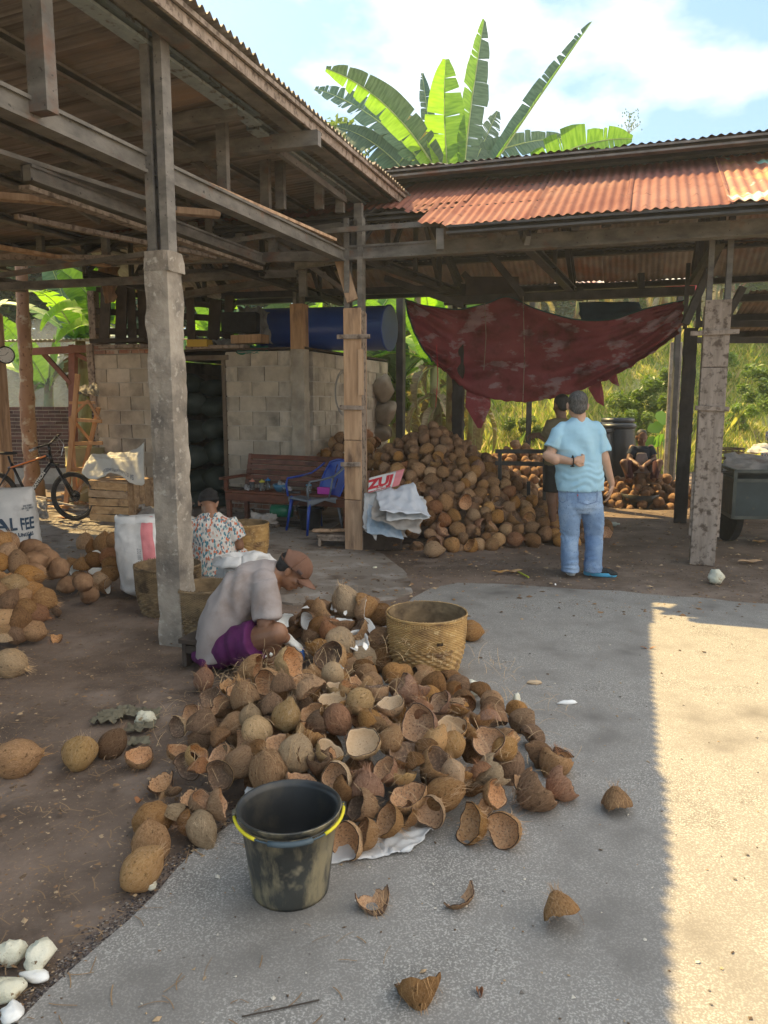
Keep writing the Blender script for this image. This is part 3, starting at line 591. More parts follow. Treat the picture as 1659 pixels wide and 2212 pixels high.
# dark slat screen above the wall
scr = empty('slat_screen', W(-4.5, dv+.5, 2.33), 'dark gapped board screen standing on top of the block wall', 'screen')
rs = random.Random(5); x = 212
while x < 500:
    w_ = rs.uniform(17, 30); g = rs.choice((3, 6, 10, 22)); yt = 600+(x-212)*.17+rs.uniform(-16, 14); b = MB()
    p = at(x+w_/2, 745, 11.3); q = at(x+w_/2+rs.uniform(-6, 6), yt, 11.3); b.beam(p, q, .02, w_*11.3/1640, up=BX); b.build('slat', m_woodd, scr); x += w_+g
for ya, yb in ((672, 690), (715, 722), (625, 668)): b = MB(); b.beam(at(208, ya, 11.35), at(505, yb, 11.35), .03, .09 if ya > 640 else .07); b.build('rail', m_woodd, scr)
# ================================================================ COCONUTS
def husk(name, a, b_, c, rand=.25): return mat(name, a, b_, 9, st=(1, 1, .35), rough=.92, bump=1.0, bs=50, bd=.009, c3=c, s3=14, t3=.60, w3=.08, rand=rand, spec=.15, c4=tuple(.35*q for q in a), s4=5, t4=.66, w4=.08)
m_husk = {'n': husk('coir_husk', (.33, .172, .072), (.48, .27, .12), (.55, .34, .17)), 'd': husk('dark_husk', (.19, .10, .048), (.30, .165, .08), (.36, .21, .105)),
          'p': husk('pale_husk', (.47, .30, .145), (.58, .395, .21), (.64, .46, .27)), 'r': husk('red_husk', (.30, .14, .075), (.42, .22, .12), (.48, .27, .16)), 'o': husk('orange_husk', (.50, .28, .12), (.60, .37, .18), (.64, .43, .25))}
m_fib = {k: mat('fibre_'+k, tuple(min(.75, 1.45*q) for q in c), rough=.9, bump=0, rand=.2) for k, c in (('n', (.36, .22, .11)), ('d', (.22, .13, .07)), ('p', (.46, .32, .18)), ('r', (.34, .17, .09)), ('o', (.5, .3, .14)))}
m_in = mat('shell_inside', (.44, .225, .10), (.62, .365, .185), 7, rough=.62, bump=.25, bs=30, bd=.004, c3=(.17, .085, .045), s3=9, t3=.60, w3=.05, rand=.16, c4=(.56, .42, .28), s4=15, t4=.66, w4=.06)
m_inp = mat('pale_shell_inside', (.54, .385, .235), (.64, .49, .32), 7, rough=.65, bump=.2, bs=30, bd=.004, c3=(.38, .22, .12), s3=7, t3=.62, w3=.05, rand=.08)
m_ind = mat('dark_shell_inside', (.16, .095, .06), (.26, .17, .11), 7, rough=.6, bump=.25, bs=30, c3=(.38, .24, .14), s3=7, t3=.60, w3=.07, rand=.15)
m_rim = mat('shell_rim', (.05, .026, .016), (.10, .055, .03), 20, rough=.6, bump=.2)
m_meat = mat('coconut_meat', (.80, .80, .76), (.86, .86, .83), 12, rough=.42, bump=.15, bs=30, bd=.003, spec=.5, c3=(.72, .68, .55), s3=6, t3=.66)
m_peel = mat('peeled_coconut', (.66, .63, .47), (.76, .74, .61), 7, rough=.85, bump=.9, bs=30, bd=.010, c3=(.34, .24, .13), s3=17, t3=.62, w3=.05, rand=.04, spec=.2, c4=(.20, .14, .08), s4=60, t4=.68, w4=.03)
def whole_mesh(seed, r=1., point=.28, n=22, m=14, rag=.03):
    b = MB(); rs = random.Random(seed); s0 = rs.random()*50; el = rs.uniform(1.0, 1.14)
    for i in range(m+1):
        a = -math.pi/2+math.pi*i/m
        for k in range(n):
            t = 2*math.pi*k/n; d = V((math.cos(a)*math.cos(t), math.cos(a)*math.sin(t), math.sin(a)))
            q = 1+.075*math.cos(3*t+s0)*math.cos(a)+rag*2.6*noise.noise(d*1.9+V((s0, 0, 0)))+rag*.8*noise.noise(d*7+V((0, s0, 0)))
            tip = max(0, d.z)**7*point*rs.uniform(.8, 1.2)
            b.v.append((d.x*q*(1-.25*max(0, d.z)**5), d.y*q*(1-.25*max(0, d.z)**5), d.z*q*el+tip))
    b.f = [(i*n+k, i*n+(k+1) % n, (i+1)*n+(k+1) % n, (i+1)*n+k) for i in range(m) for k in range(n)]; b.m = [0]*len(b.f)
    return b.mesh('coconut', [m_husk['n']], True)
def half_mesh(seed, cut=1.5, jag=.14, phi=6.2832, th=.075, point=0., inner=None, meat=0., n=30):
    """bowl opening towards +z; polar angle from the bottom runs up to a ragged cut"""
    rs = random.Random(seed); s0 = rs.random()*90; b = MB(); closed = phi > 6.2; nt = 8; nn = n if closed else n+1
    def tm(f): return cut+jag*(noise.noise(V((math.cos(f)*1.7+s0, math.sin(f)*1.7, 0)))*1.5+.5*noise.noise(V((math.cos(f)*5+s0, math.sin(f)*5, 3)))+(.35*noise.noise(V((f*9, s0, 0)))))
    def pt(R_, t, f, fuzz=0.):
        d = V((math.sin(t)*math.cos(f), math.sin(t)*math.sin(f), -math.cos(t)))
        q = R_*(1+.045*math.cos(3*f+s0)*math.sin(t)+.05*noise.noise(d*1.8+V((s0, 0, 0)))+fuzz*noise.noise(d*9+V((s0, 2, 0))))
        z = d.z*q*1.02-(point*max(0, -d.z)**6 if R_ > .95 else 0); return (d.x*q, d.y*q, z)
    rings = []
    for j in range(nt+1): rings.append([pt(1., tm(2*math.pi*k/n*(1 if closed else phi/6.2832))*j/nt, phi*k/n, .045) for k in range(nn)])
    R2 = 1-th*.55; rings.append([pt(R2+th*.3, tm(2*math.pi*k/n*(1 if closed else phi/6.2832))*1.003+.006, phi*k/n) for k in range(nn)])
    R3 = 1-th; rings.append([pt(R3, tm(2*math.pi*k/n*(1 if closed else phi/6.2832))*.995, phi*k/n) for k in range(nn)])
    mi = [0]*nt+[0, 2]
    if meat:
        rings.append([pt(R3-.01, tm(2*math.pi*k/n)*.985, phi*k/n) for k in range(nn)]); mi.append(2)
        R3 -= meat; rings.append([pt(R3, tm(2*math.pi*k/n)*.975, phi*k/n, .01) for k in range(nn)]); mi.append(1)
    for j in range(nt-1, -1, -1): rings.append([pt(R3, tm(2*math.pi*k/n*(1 if closed else phi/6.2832))*.99*j/nt, phi*k/n) for k in range(nn)]); mi.append(1)
    for r_ in rings: b.v += r_
    for j in range(len(rings)-1):
        for k in range(n if closed else n): b.f.append((j*nn+k, j*nn+(k+1) % nn, (j+1)*nn+(k+1) % nn, (j+1)*nn+k)); b.m.append(mi[j])
    if not closed:
        m_ = len(rings)-1
        for e in (0, nn-1): 
            for j in range(m_//2): b.f.append((j*nn+e, (j+1)*nn+e, (m_-j-1)*nn+e, (m_-j)*nn+e)); b.m.append(2)
    return b.mesh('coconut_shell', [m_husk['n'], m_meat if meat else (inner or m_in), m_rim], True)
def fibre_mesh(seed, mode, nst=46, tuft=26):
    rs = random.Random(seed); b = MB()
    def strand(p, d, L_, curl, w, lift):
        o = len(b.v); m = 5; q = V(p); d = V(d).normalized(); side = d.cross(q).normalized() if d.cross(q).length > 1e-3 else V((1, 0, 0)); ax = V((rs.uniform(-1, 1), rs.uniform(-1, 1), rs.uniform(-1, 1))).normalized()
        for i in range(m+1):
            b.v.append(tuple(q-side*w*(1-i/m*.7))); b.v.append(tuple(q+side*w*(1-i/m*.7)))
            q = q+d*L_/m; d = (d+ax*curl*.3-q.normalized()*(.10-lift*.25)).normalized()
        for i in range(m): b.f.append((o+2*i, o+2*i+1, o+2*i+3, o+2*i+2)); b.m.append(0)
    for _ in range(nst):
        f = rs.uniform(0, 6.28); zc = rs.uniform(-.85, .85) if mode == 'w' else rs.uniform(-.98, -.05); s = math.sqrt(1-zc*zc); p = V((s*math.cos(f), s*math.sin(f), zc))*1.02
        d = V((-p.y, p.x, 0))*rs.uniform(-.6, .6)+(V((0, 0, 1)) if mode == 'w' else V((0, 0, -1)))*1+V((0, 0, .01)); d = d-p.normalized()*d.dot(p.normalized())*.8
        strand(p, d, rs.uniform(.35, 1.1), rs.uniform(.2, 1.2), rs.uniform(.006, .014), rs.random()**2)
    for _ in range(tuft):
        f = rs.uniform(0, 6.28); s = rs.uniform(.05, .5); z = 1 if mode == 'w' else -1
        p = V((s*math.cos(f), s*math.sin(f), z*(1.0-.35*s))); q = V((0, 0, z*1.7)); strand(p, (q-p)+V((rs.uniform(-.3, .3), rs.uniform(-.3, .3), 0)), rs.uniform(.35, .95), rs.uniform(.1, .8), rs.uniform(.008, .02), .6)
    return b.mesh('fibre', [m_fib['n']], False)
WH = [whole_mesh(i, point=(.08, .18, .28, .12, .38, .03)[i]) for i in range(6)]
WL = [whole_mesh(20+i, point=(.12, .35, .2)[i], n=12, m=7) for i in range(3)]
HF = [half_mesh(i, cut=(1.55, 1.75, 1.35, 1.6, 1.9, 1.45)[i], point=(0, .12, .3, 0, .2, .05)[i], inner=(None, None, m_ind, None, m_ind, m_in)[i]) for i in range(6)]
HP = [half_mesh(30+i, cut=(1.6, 1.5)[i], inner=m_inp) for i in range(2)]
SH = [half_mesh(50+i, cut=(1.7, 1.5, 1.9, 1.3)[i], phi=(3.4, 2.4, 4.3, 3.0)[i], jag=.25, point=(.3, 0, .1, .4)[i]) for i in range(4)]
ME = [half_mesh(70+i, cut=(1.55, 1.5, 1.65)[i], meat=.13, th=.06, jag=.08) for i in range(3)]
FW = [fibre_mesh(i, 'w', 80, 30) for i in range(4)]; FH = [fibre_mesh(10+i, 'h', 90, 14) for i in range(4)]; FT = [fibre_mesh(20+i, 'h', tuft=60) for i in range(2)]
def cdir(x, y, ang, f):
    t = -ray(x, y).normalized(); r_ = V((1, 0, 0)); r_ = (r_-t*r_.dot(t)).normalized(); u_ = t.cross(r_)
    a = R(ang); s = math.sqrt(max(0, 1-f*f)); return (r_*math.cos(a)*s+u_*math.sin(a)*s+t*f).normalized()
def settone(o, tone, mats=m_husk):
    if tone == 'n': return
    o.material_slots[0].link = 'OBJECT'; o.material_slots[0].material = mats[tone]
def nut(p, r, typ, d, tone='n', fib=True, label=None, group=None, spin=None, parent=None, name=None, seed=None):
    rs = rnd; z = V(d) if typ == 'w' else V(d)
    M = frame(z)@Rz(spin if spin is not None else rs.uniform(0, 6.28))
    me = {'w': WH, 'o': HF, 'c': HF, 'q': HP, 's': SH, 'm': ME, 'l': WL}[typ]; me = me[(seed if seed is not None else rs.randrange(99)) % len(me)]
    nm = name or ('coconut' if typ in 'wl' else 'coconut_shell' if typ in 'ocq' else 'shell_shard' if typ == 's' else 'coconut_half')
    sc = r*V((rs.uniform(.95, 1.05), rs.uniform(.95, 1.05), rs.uniform(.97, 1.08)))
    o = inst(me, nm, p, M, tuple(sc), parent=parent, label=label, cat={'w': 'coconut', 'l': 'coconut', 'm': 'coconut half', 's': 'coconut shell'}.get(typ, 'coconut shell') if label else None, group=group); settone(o, tone)
    if fib:
        pool = FW if typ in 'wl' else (FT if fib == 2 else FH); f = inst(pool[rs.randrange(len(pool))], 'fibre', (0, 0, 0), (0, 0, rs.uniform(0, 6.28)), parent=o, kind='stuff'); settone(f, tone, m_fib)
    return o
def march(x, y, H, off=0.):
    d = ray(x, y); t = .8
    while t < 20:
        p = V((0, 0, EYE))+d*t
        if p.z <= H(p.x, p.y)+off: return p
        t += .01
    return p
def hf(x, y):
    d = ((x+.08)/1.02)**2+((y-3.42)/.98)**2; a = .36*max(0, 1-d)**.75
    d2 = ((x+.62)/.55)**2+((y-2.75)/.62)**2; return max(a, .12*max(0, 1-d2))
def hm(x, y): d = ((x+.22)/.52)**2+((y-4.78)/.60)**2; return .36*max(0, 1-d)**.7
TW = {'n': 'brown', 'd': 'dark brown', 'p': 'pale tan', 'r': 'reddish brown', 'o': 'orange brown'}
def zone(x, y):
    if y > 1790 and x < 900: return 'at the foot of the front heap by the bucket'
    if x > 1130: return 'in the clump right of the front heap'
    if x > 985: return 'on the right flank of the front heap' if y < 1700 else 'at the lower right corner of the front heap'
    if x < 480 and y > 1700: return 'at the lower left end of the front heap'
    if x < 480: return 'on the left flank of the front heap'
    if y < 1500: return 'at the back of the front heap below the seated man' if x < 700 else 'at the back of the front heap near the basket'
    if y > 1700: return 'on the front slope right of the bucket' if x > 700 else 'on the front slope left of the bucket'
    return 'in the middle of the front heap, left half' if x < 700 else 'in the middle of the front heap, right half'
KW = {'w': 'whole husked coconut', 'o': 'open empty half shell', 'q': 'open empty half shell with pale inside', 'c': 'overturned half shell', 's': 'broken shell shard', 'm': 'coconut half with white meat'}
def fside(ang, f):
    if f > .75: return 'facing the viewer'
    return {0: 'turned right', 1: 'turned up', 2: 'turned left', 3: 'turned down'}[int(((ang+45) % 360)//90)]
# (x, y, width in px, kind, direction angle, how much it faces us, tone)
front = [(449,1504,46,'o',150,.75,'r'),(441,1470,42,'w',90,.2,'r'),(496,1470,50,'s',110,.2,'n'),(516,1486,52,'o',120,.5,'p'),(531,1512,60,'c',-70,-.4,'n'),(555,1446,58,'c',0,-.1,'n'),(577,1475,56,'o',200,.8,'n'),(592,1424,52,'o',80,.35,'d'),
(636,1430,70,'o',20,.45,'p'),(612,1488,52,'c',-80,-.6,'d'),(655,1472,52,'o',100,.6,'p'),(673,1495,60,'c',-60,-.3,'n'),(714,1420,62,'o',140,.8,'o'),(719,1457,46,'w',90,.1,'p'),(731,1478,50,'q',85,.3,'p'),(717,1506,60,'q',100,.45,'o'),
(411,1543,44,'w',30,.2,'r'),(377,1573,46,'o',200,.6,'p'),(437,1573,58,'c',-100,-.5,'d'),(472,1524,46,'o',160,.4,'d'),(506,1563,50,'w',200,.4,'n'),(541,1550,38,'w',90,.2,'p'),(554,1582,60,'w',-60,.2,'p'),(581,1668,78,'w',100,.25,'n'),
(620,1550,60,'w',80,.1,'p'),(590,1530,48,'c',-80,-.5,'d'),(668,1534,54,'o',130,.5,'n'),(676,1580,62,'c',60,-.2,'n'),(730,1553,60,'w',-60,.3,'r'),(639,1628,74,'w',75,.2,'p'),(604,1600,60,'o',100,.5,'d'),(522,1645,64,'w',30,-.1,'n'),
(509,1602,48,'s',100,.5,'p'),(470,1632,52,'w',150,.2,'n'),(428,1631,44,'o',40,.6,'p'),(403,1656,58,'o',215,.85,'n'),(387,1619,44,'w',100,.1,'n'),(470,1677,60,'o',210,.85,'p'),(345,1677,62,'s',120,.1,'d'),(430,1676,50,'c',-100,-.4,'r'),
(372,1690,40,'s',60,-.2,'n'),(410,1719,48,'s',130,.4,'p'),(438,1730,52,'w',0,.1,'n'),(487,1734,66,'c',15,-.25,'n'),(437,1790,64,'w',-60,.35,'p'),(415,1775,52,'c',20,-.4,'d'),(384,1765,52,'s',-20,-.1,'p'),(655,1678,62,'o',70,.35,'n'),
(714,1617,58,'q',60,.5,'p'),(724,1683,62,'o',200,.75,'p'),(902,1562,76,'o',150,.85,'r'),(781,1600,70,'q',110,.8,'p'),(878,1616,74,'o',85,.5,'d'),(974,1567,58,'q',100,.75,'o'),(1052,1597,66,'o',120,.85,'n'),(867,1486,62,'c',150,-.3,'r'),
(947,1515,50,'w',100,.1,'r'),(828,1549,64,'c',60,-.3,'n'),(843,1515,56,'q',100,.45,'o'),(900,1517,48,'s',120,.4,'p'),(1000,1540,56,'s',-30,-.2,'n'),(1058,1560,48,'c',-90,-.4,'r'),(980,1608,50,'w',90,-.1,'o'),(941,1601,52,'w',60,.1,'o'),
(945,1648,66,'o',40,.6,'n'),(777,1515,54,'w',200,.1,'p'),(777,1472,48,'s',130,.3,'o'),(878,1710,78,'w',-20,.5,'n'),(871,1665,48,'q',80,.3,'p'),(827,1659,54,'w',100,.2,'r'),(773,1650,60,'s',100,-.2,'r'),(726,1640,50,'c',20,-.2,'d'),
(793,1710,64,'c',-90,-.5,'r'),(777,1739,62,'o',170,.5,'n'),(832,1770,68,'w',90,.85,'n'),(867,1757,48,'o',150,.4,'d'),(927,1755,64,'o',220,.8,'o'),(957,1714,70,'w',20,.1,'n'),(980,1671,44,'w',100,.1,'o'),(1003,1650,62,'c',60,-.3,'n'),
(1074,1660,70,'s',30,-.3,'p'),(1046,1676,52,'c',-60,-.3,'r'),(1005,1694,58,'s',-20,-.2,'n'),(1074,1716,58,'c',5,.15,'n'),(1089,1616,50,'w',40,.1,'o'),(1115,1608,52,'s',10,.2,'n'),(1125,1676,58,'s',80,-.2,'n'),(1168,1703,84,'c',35,-.5,'d'),
(1203,1640,62,'c',60,-.4,'n'),(1222,1650,50,'s',-60,-.1,'r'),(1222,1690,66,'c',30,-.5,'r'),(1007,1778,80,'c',165,.15,'n'),(1086,1794,72,'o',200,.8,'n'),(1036,1738,52,'s',60,.3,'o'),(744,1825,72,'o',190,.8,'o'),(782,1800,62,'o',170,.35,'n'),
(690,1560,46,'c',20,-.4,'d'),(800,1560,44,'c',-50,-.4,'n'),(640,1590,40,'s',70,-.1,'d'),(560,1625,42,'c',-40,-.4,'d'),(845,1600,46,'w',60,-.1,'n'),(905,1660,44,'c',-60,-.4,'d'),(750,1700,44,'c',40,-.3,'d'),(690,1640,44,'w',0,0,'d'),(660,1630,40,'w',20,0,'d'),
(915,1540,40,'c',-60,-.4,'r'),(1020,1570,44,'c',30,-.4,'n'),(925,1625,40,'c',-40,-.3,'d'),(480,1600,44,'c',-50,-.3,'d'),(345,1640,0,'s',0,0,'n'),(905,1480,46,'c',80,-.4,'r'),(990,1520,44,'c',70,-.4,'n'),(1040,1545,40,'s',80,0,'n'),(815,1490,48,'c',90,-.3,'n'),(755,1490,44,'s',60,.2,'o')]
seen_ = {}
GF = 'coconut shells and coconuts of the front heap'
for x, y, w, k, ang, f, tone in front:
    if not w: continue
    if k == 'c': f += .42
    if k == 's': f += .25
    if k == 'w' and tone in 'ndr' and (x*7+y) % 2 == 0: k = 'o'; f = .55; ang = (x*3) % 180
    low = (x > 1130 or (y > 1755 and (x < 500 or x > 900)) or (y > 1740 and x > 970))
    p = march(x, y, hf) if not low else None
    r_ = w*.5/FPX*(3.2)
    if low or p.z < .03: p = G(x, y+w*.18, .02+r_*.55)
    r_ = w*.5/FPX*(p.y*CP-(p.z-EYE)*SP); r_ = min(.088, max(.045, r_))*(1.04 if k == 'w' else 1.12)
    dd_ = cdir(x, y, ang, f); lowest = r_*(1. if dd_.z >= 0 else math.sqrt(max(0, 1-dd_.z**2))*.9+.05)
    if low: p = G(x, y, .024+lowest*.95)
    else: p = p-ray(x, y).normalized()*r_*(.75 if k in 'oqm' else .35)
    p.z = max(p.z, .022+lowest*.93)
    sz = 'big ' if r_ > .078 else 'small ' if r_ < .058 else ''
    lab = f"{sz}{TW[tone]} {KW[k]} {fside(ang, f)}, {zone(x, y)}"
    if len(lab.split()) > 16: lab = f"{TW[tone]} {KW[k]} {fside(ang, f)}, {zone(x, y)}".replace(' of the front heap', ' of heap').replace(', left half', ' left').replace(', right half', ' right')
    lab = ' '.join(lab.split()[:15]); o_ = nut(p, r_, k, cdir(x, y, ang, f), tone, 2 if k in 's' or rnd.random() < .25 else 1, lab, GF)
    if lab in seen_:
        q_ = seen_[lab]; hi, lo = (o_, q_[0]) if y < q_[1] else (q_[0], o_); hi['label'] = 'upper '+lab; lo['label'] = 'lower '+lab
    else: seen_[lab] = (o_, y)
# the layer beneath, seen only through the gaps
for i in range(-6, 7):
    for j in range(-6, 7):
        x = i*.15-.08+rnd.uniform(-.03, .03); y = 3.47+j*.15+rnd.uniform(-.03, .03); h = hf(x, y)
        if h < .17: continue
        sec = ('left' if x < -.4 else 'middle' if x < .25 else 'right')+(' back' if y > 3.75 else ' front' if y < 3.2 else '')
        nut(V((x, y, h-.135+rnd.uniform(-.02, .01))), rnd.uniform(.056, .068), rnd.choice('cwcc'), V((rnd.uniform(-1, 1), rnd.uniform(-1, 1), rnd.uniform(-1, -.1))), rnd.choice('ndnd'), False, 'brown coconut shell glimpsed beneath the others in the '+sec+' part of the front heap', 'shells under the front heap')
# fine loose coir hairs lying over the heap
b = MB()
for i in range(420):
    a = rnd.uniform(0, 6.28); q = rnd.random()**.5; x = -.08+q*math.cos(a); y = 3.42+q*.92*math.sin(a); z = max(.02, hf(x, y))+.05; p = V((x, y, z)); d = V((rnd.uniform(-1, 1), rnd.uniform(-1, 1), rnd.uniform(-.2, .9))).normalized(); L_ = rnd.uniform(.04, .13); w_ = rnd.uniform(.0005, .0010); s_ = d.cross(V((0, 0, 1))).normalized()*w_; o = len(b.v); e = V((rnd.uniform(-1, 1), rnd.uniform(-1, 1), -.9))
    for t in range(6): b.v.append(tuple(p-s_)); b.v.append(tuple(p+s_)); p = p+d*L_/5; d = (d+e*.22).normalized()
    for t in range(5): b.f.append((o+2*t, o+2*t+1, o+2*t+3, o+2*t+2)); b.m.append(0)
b.build('loose_coir', m_fib['p'], kind='stuff')
# middle heap, halves with white meat
mid = [(617,1340,40,'m',100,.75,'d'),(706,1340,34,'m',120,.5,'d'),(774,1383,52,'m',70,.85,'d'),(800,1318,58,'m',5,.35,'n'),(778,1315,60,'c',-160,-.3,'n'),(748,1302,60,'w',110,.1,'p'),(703,1318,56,'c',30,-.2,'n'),(662,1343,42,'m',190,.6,'d'),(645,1331,42,'c',140,.1,'n'),(765,1354,50,'o',140,.3,'n'),(735,1338,56,'m',90,.12,'d'),(716,1364,52,'c',-60,-.4,'r'),
(690,1357,46,'w',60,.1,'d'),(693,1389,60,'c',100,-.3,'n'),(735,1389,60,'w',-70,.1,'p'),(800,1352,44,'m',30,.4,'d'),(823,1383,56,'w',20,.1,'d'),(787,1422,50,'w',-20,.4,'p'),(823,1422,52,'w',60,.1,'d'),(800,1447,50,'s',-30,-.1,'n'),(823,1330,46,'w',20,.1,'d'),(740,1420,46,'c',100,-.3,'d'),(760,1440,42,'w',0,.1,'n'),(676,1320,40,'w',120,.1,'d'),(725,1300,40,'m',150,.3,'n'),(785,1292,44,'c',60,-.4,'n'),(672,1375,38,'w',10,.1,'d'),(830,1450,40,'c',-50,-.3,'d')]
for x, y, w, k, ang, f, tone in mid:
    p = march(x, y, hm); 
    if p.z < .03: p = G(x, y, .06)
    r_ = min(.085, max(.05, w*.5/FPX*(p.y*CP-(p.z-EYE)*SP)))*1.08; p = p-ray(x, y).normalized()*r_*(.85 if k in 'om' else .3); p.z = max(p.z, .02+r_*.9)
    lab = f"{TW[tone]} {KW[k].replace(' white', '')} {fside(ang, f)}, {'left' if x < 700 else 'mid' if x < 780 else 'right'} of heap by basket"
    nut(p, r_, k, cdir(x, y, ang, f), tone, 1, ' '.join(lab.split()[:16]), 'coconuts of the middle heap')
for i in range(22):
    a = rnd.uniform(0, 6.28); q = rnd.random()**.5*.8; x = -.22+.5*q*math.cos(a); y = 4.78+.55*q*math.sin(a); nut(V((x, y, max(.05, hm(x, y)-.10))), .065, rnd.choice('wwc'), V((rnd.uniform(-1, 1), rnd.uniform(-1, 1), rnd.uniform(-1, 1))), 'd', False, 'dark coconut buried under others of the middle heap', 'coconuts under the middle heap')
# singles on the ground
def single(x, y, w, k, ang, f, tone, lab, fib=1, seed=None, lift=.6, r_=None, z0=.0):
    f += .25 if k == 'c' else 0
    p = G(x, y, z0+.05); r_ = r_ or w*.5/FPX*(p.y*CP-(p.z-EYE)*SP); dd_ = cdir(x, y, ang, f); p = G(x, y, z0+r_*(.90 if k in 'wl' or dd_.z >= 0 else math.sqrt(max(0, 1-dd_.z**2))*.9+.03))
    return nut(p, r_, k, cdir(x, y, ang, f), tone, fib, lab, None, seed=seed)
single(34,1637,80,'w',10,.2,'n','brown husked coconut at the left edge of the photo, alone on the dark floor',1,1,.9)
single(172,1627,70,'w',80,.75,'p','pale husked coconut with star shaped top, first right of the leftmost one')
single(241,1607,58,'w',60,.1,'d','dark round coconut between the pale one and the open bowl shell',1,0,.9)
single(302,1630,60,'o',90,.62,'n','open shell bowl with white rim left of the front heap',1,0,.5,z0=.01)
single(328,1770,74,'w',20,.15,'n','topmost of three husked coconuts in a line left of the bucket',2,1,.95); single(325,1822,78,'w',100,.35,'n','middle of three husked coconuts in a line left of the bucket',1,1,.95); single(304,1880,82,'w',50,.25,'o','lowest of three coconuts left of the bucket, pointed with a tuft',1,2,.95,z0=.01)
single(1332,1745,72,'c',-90,-.55,'n','capped half shell lying alone near the sunlit strip',1,2,.25,z0=.02); single(1217,1985,86,'c',-75,-.35,'n','lone half shell with stringy tuft on the pad, beside the sunlight',2,2,.75,z0=.02)
single(803,1928,74,'s',110,-.2,'n','broken shell corner standing right of the bucket foot',1,0,.55,z0=.02); single(985,1915,84,'s',90,.75,'n','thin curved shell rib on the concrete in front of the heap',0,3,.15,z0=.02)
single(897,2104,98,'c',100,-.35,'n','overturned half shell with a stalk of fibre nearest the camera',2,2,.7,z0=.02)
single(22,1432,62,'w',-20,.2,'p','pale coconut with pointed tuft on the floor below the left heap',1,3,.9); single(118,1374,36,'s',90,.3,'r','reddish husk tuft on the floor right of the left heap',2,1,.5); single(131,1316,34,'s',0,-.1,'d','flat dark husk flake beside the left heap',0,1,.4)
single(1018,1364,44,'w',0,0,'n','coconut hidden behind the right side of the big basket',1,1,.9,z0=.02); single(935,1188,36,'w',0,.1,'o','light husked coconut with pointed ends at the foot of the back heap',0,4,.6)
# white meat lumps
m_bits = []
def lump(x, y, w, lab, sq=(1, 1, .6), m=m_peel, z0=.0, cut=False, seed=0, hollow=False):
    c = G(x, y, z0+.02); r_ = w*.5/FPX*(c.y*CP-(c.z-EYE)*SP); b = MB(); n, mm = 18, 12; c = G(x, y, z0+r_*sq[2]*.8)
    for i in range(mm+1):
        a = -math.pi/2+math.pi*i/mm
        for k in range(n):
            t = 2*math.pi*k/n; d = V((math.cos(a)*math.cos(t), math.cos(a)*math.sin(t), math.sin(a))); q = 1+.30*noise.noise(d*1.8+V((seed*3.3, 0, 0)))+.12*abs(noise.noise(d*4+V((seed, 0, 0))))+.05*noise.noise(d*9)
            cutn = V((math.sin(seed*2.1), math.cos(seed*1.7), .6*math.sin(seed*5))).normalized(); kk = d.dot(cutn)*q; q *= (.62/kk if kk > .62 else 1)
            if hollow and d.z > .2: q *= 1-.45*(d.z-.2)
            b.v.append(tuple(c+V((d.x*q*r_*sq[0], d.y*q*r_*sq[1], d.z*q*r_*sq[2]))))
    b.f = [(i*n+k, i*n+(k+1) % n, (i+1)*n+(k+1) % n, (i+1)*n+k) for i in range(mm) for k in range(n)]; b.m = [0]*len(b.f)
    return b.build('coconut_meat_piece', m, loc=c, smooth=True, label=lab, cat='coconut meat')
for i, a in enumerate([(25,2056,66,'topmost peeled white coconut in the bottom left corner',(1,.8,.75)),(87,2066,66,'rounded peeled white coconut right in the bottom left cluster',(1,1,.9)),(72,2108,60,'broken white meat slab below the rounded peeled coconut',(1.1,.6,.45)),(16,2132,72,'peeled coconut with brown scab at the left edge near the corner',(1,.9,.8)),(28,2186,60,'lowest wet white meat chunk at the bottom left corner',(.8,1,.5)),(325,1911,26,'small white ball of meat beside the pointed coconut',(1,1,.9)),
 (314,1553,42,'brown speckled white coconut lump on scraps of leaf left of the heap',(1,1,.8)),(1547,1246,32,'yellow and white peeled coconut in front of the mottled post',(1,1,.95)),(921,1491,28,'cream meat cap at the right foot of the basket',(1,.9,.6)),(953,1492,22,'cream meat sliver right of the basket foot',(1,.7,.5)),(990,1484,20,'white meat knob beside the peeled cone',(1,1,.7)),(988,1498,18,'tiny white chip below the knob',(1.2,.8,.5)),(1022,1487,40,'ribbed cream coconut cone right of the basket',(1,1,.85)),(1116,1509,24,'upright cream wedge on the bare concrete',(.7,.7,1)),(1223,1517,46,'curved white meat slice on the concrete, rightmost',(1,.3,.22)),(1154,1474,32,'tan curved shell flake right of the basket',(1,.45,.3)),(810,1226,10,'tiny white crumb on the floor in the middle distance',(1,1,.5)),(255,1690,0,'',(1,1,1))]):
    if a[2]: lump(a[0], a[1], a[2], a[3], a[4], m_meat if i in (2, 4, 14, 10, 11) else (m_inp if i == 15 else m_peel), z0=.02 if a[0] > 900 and a[1] > 1400 else .012, seed=i, hollow=i in (2, 3))
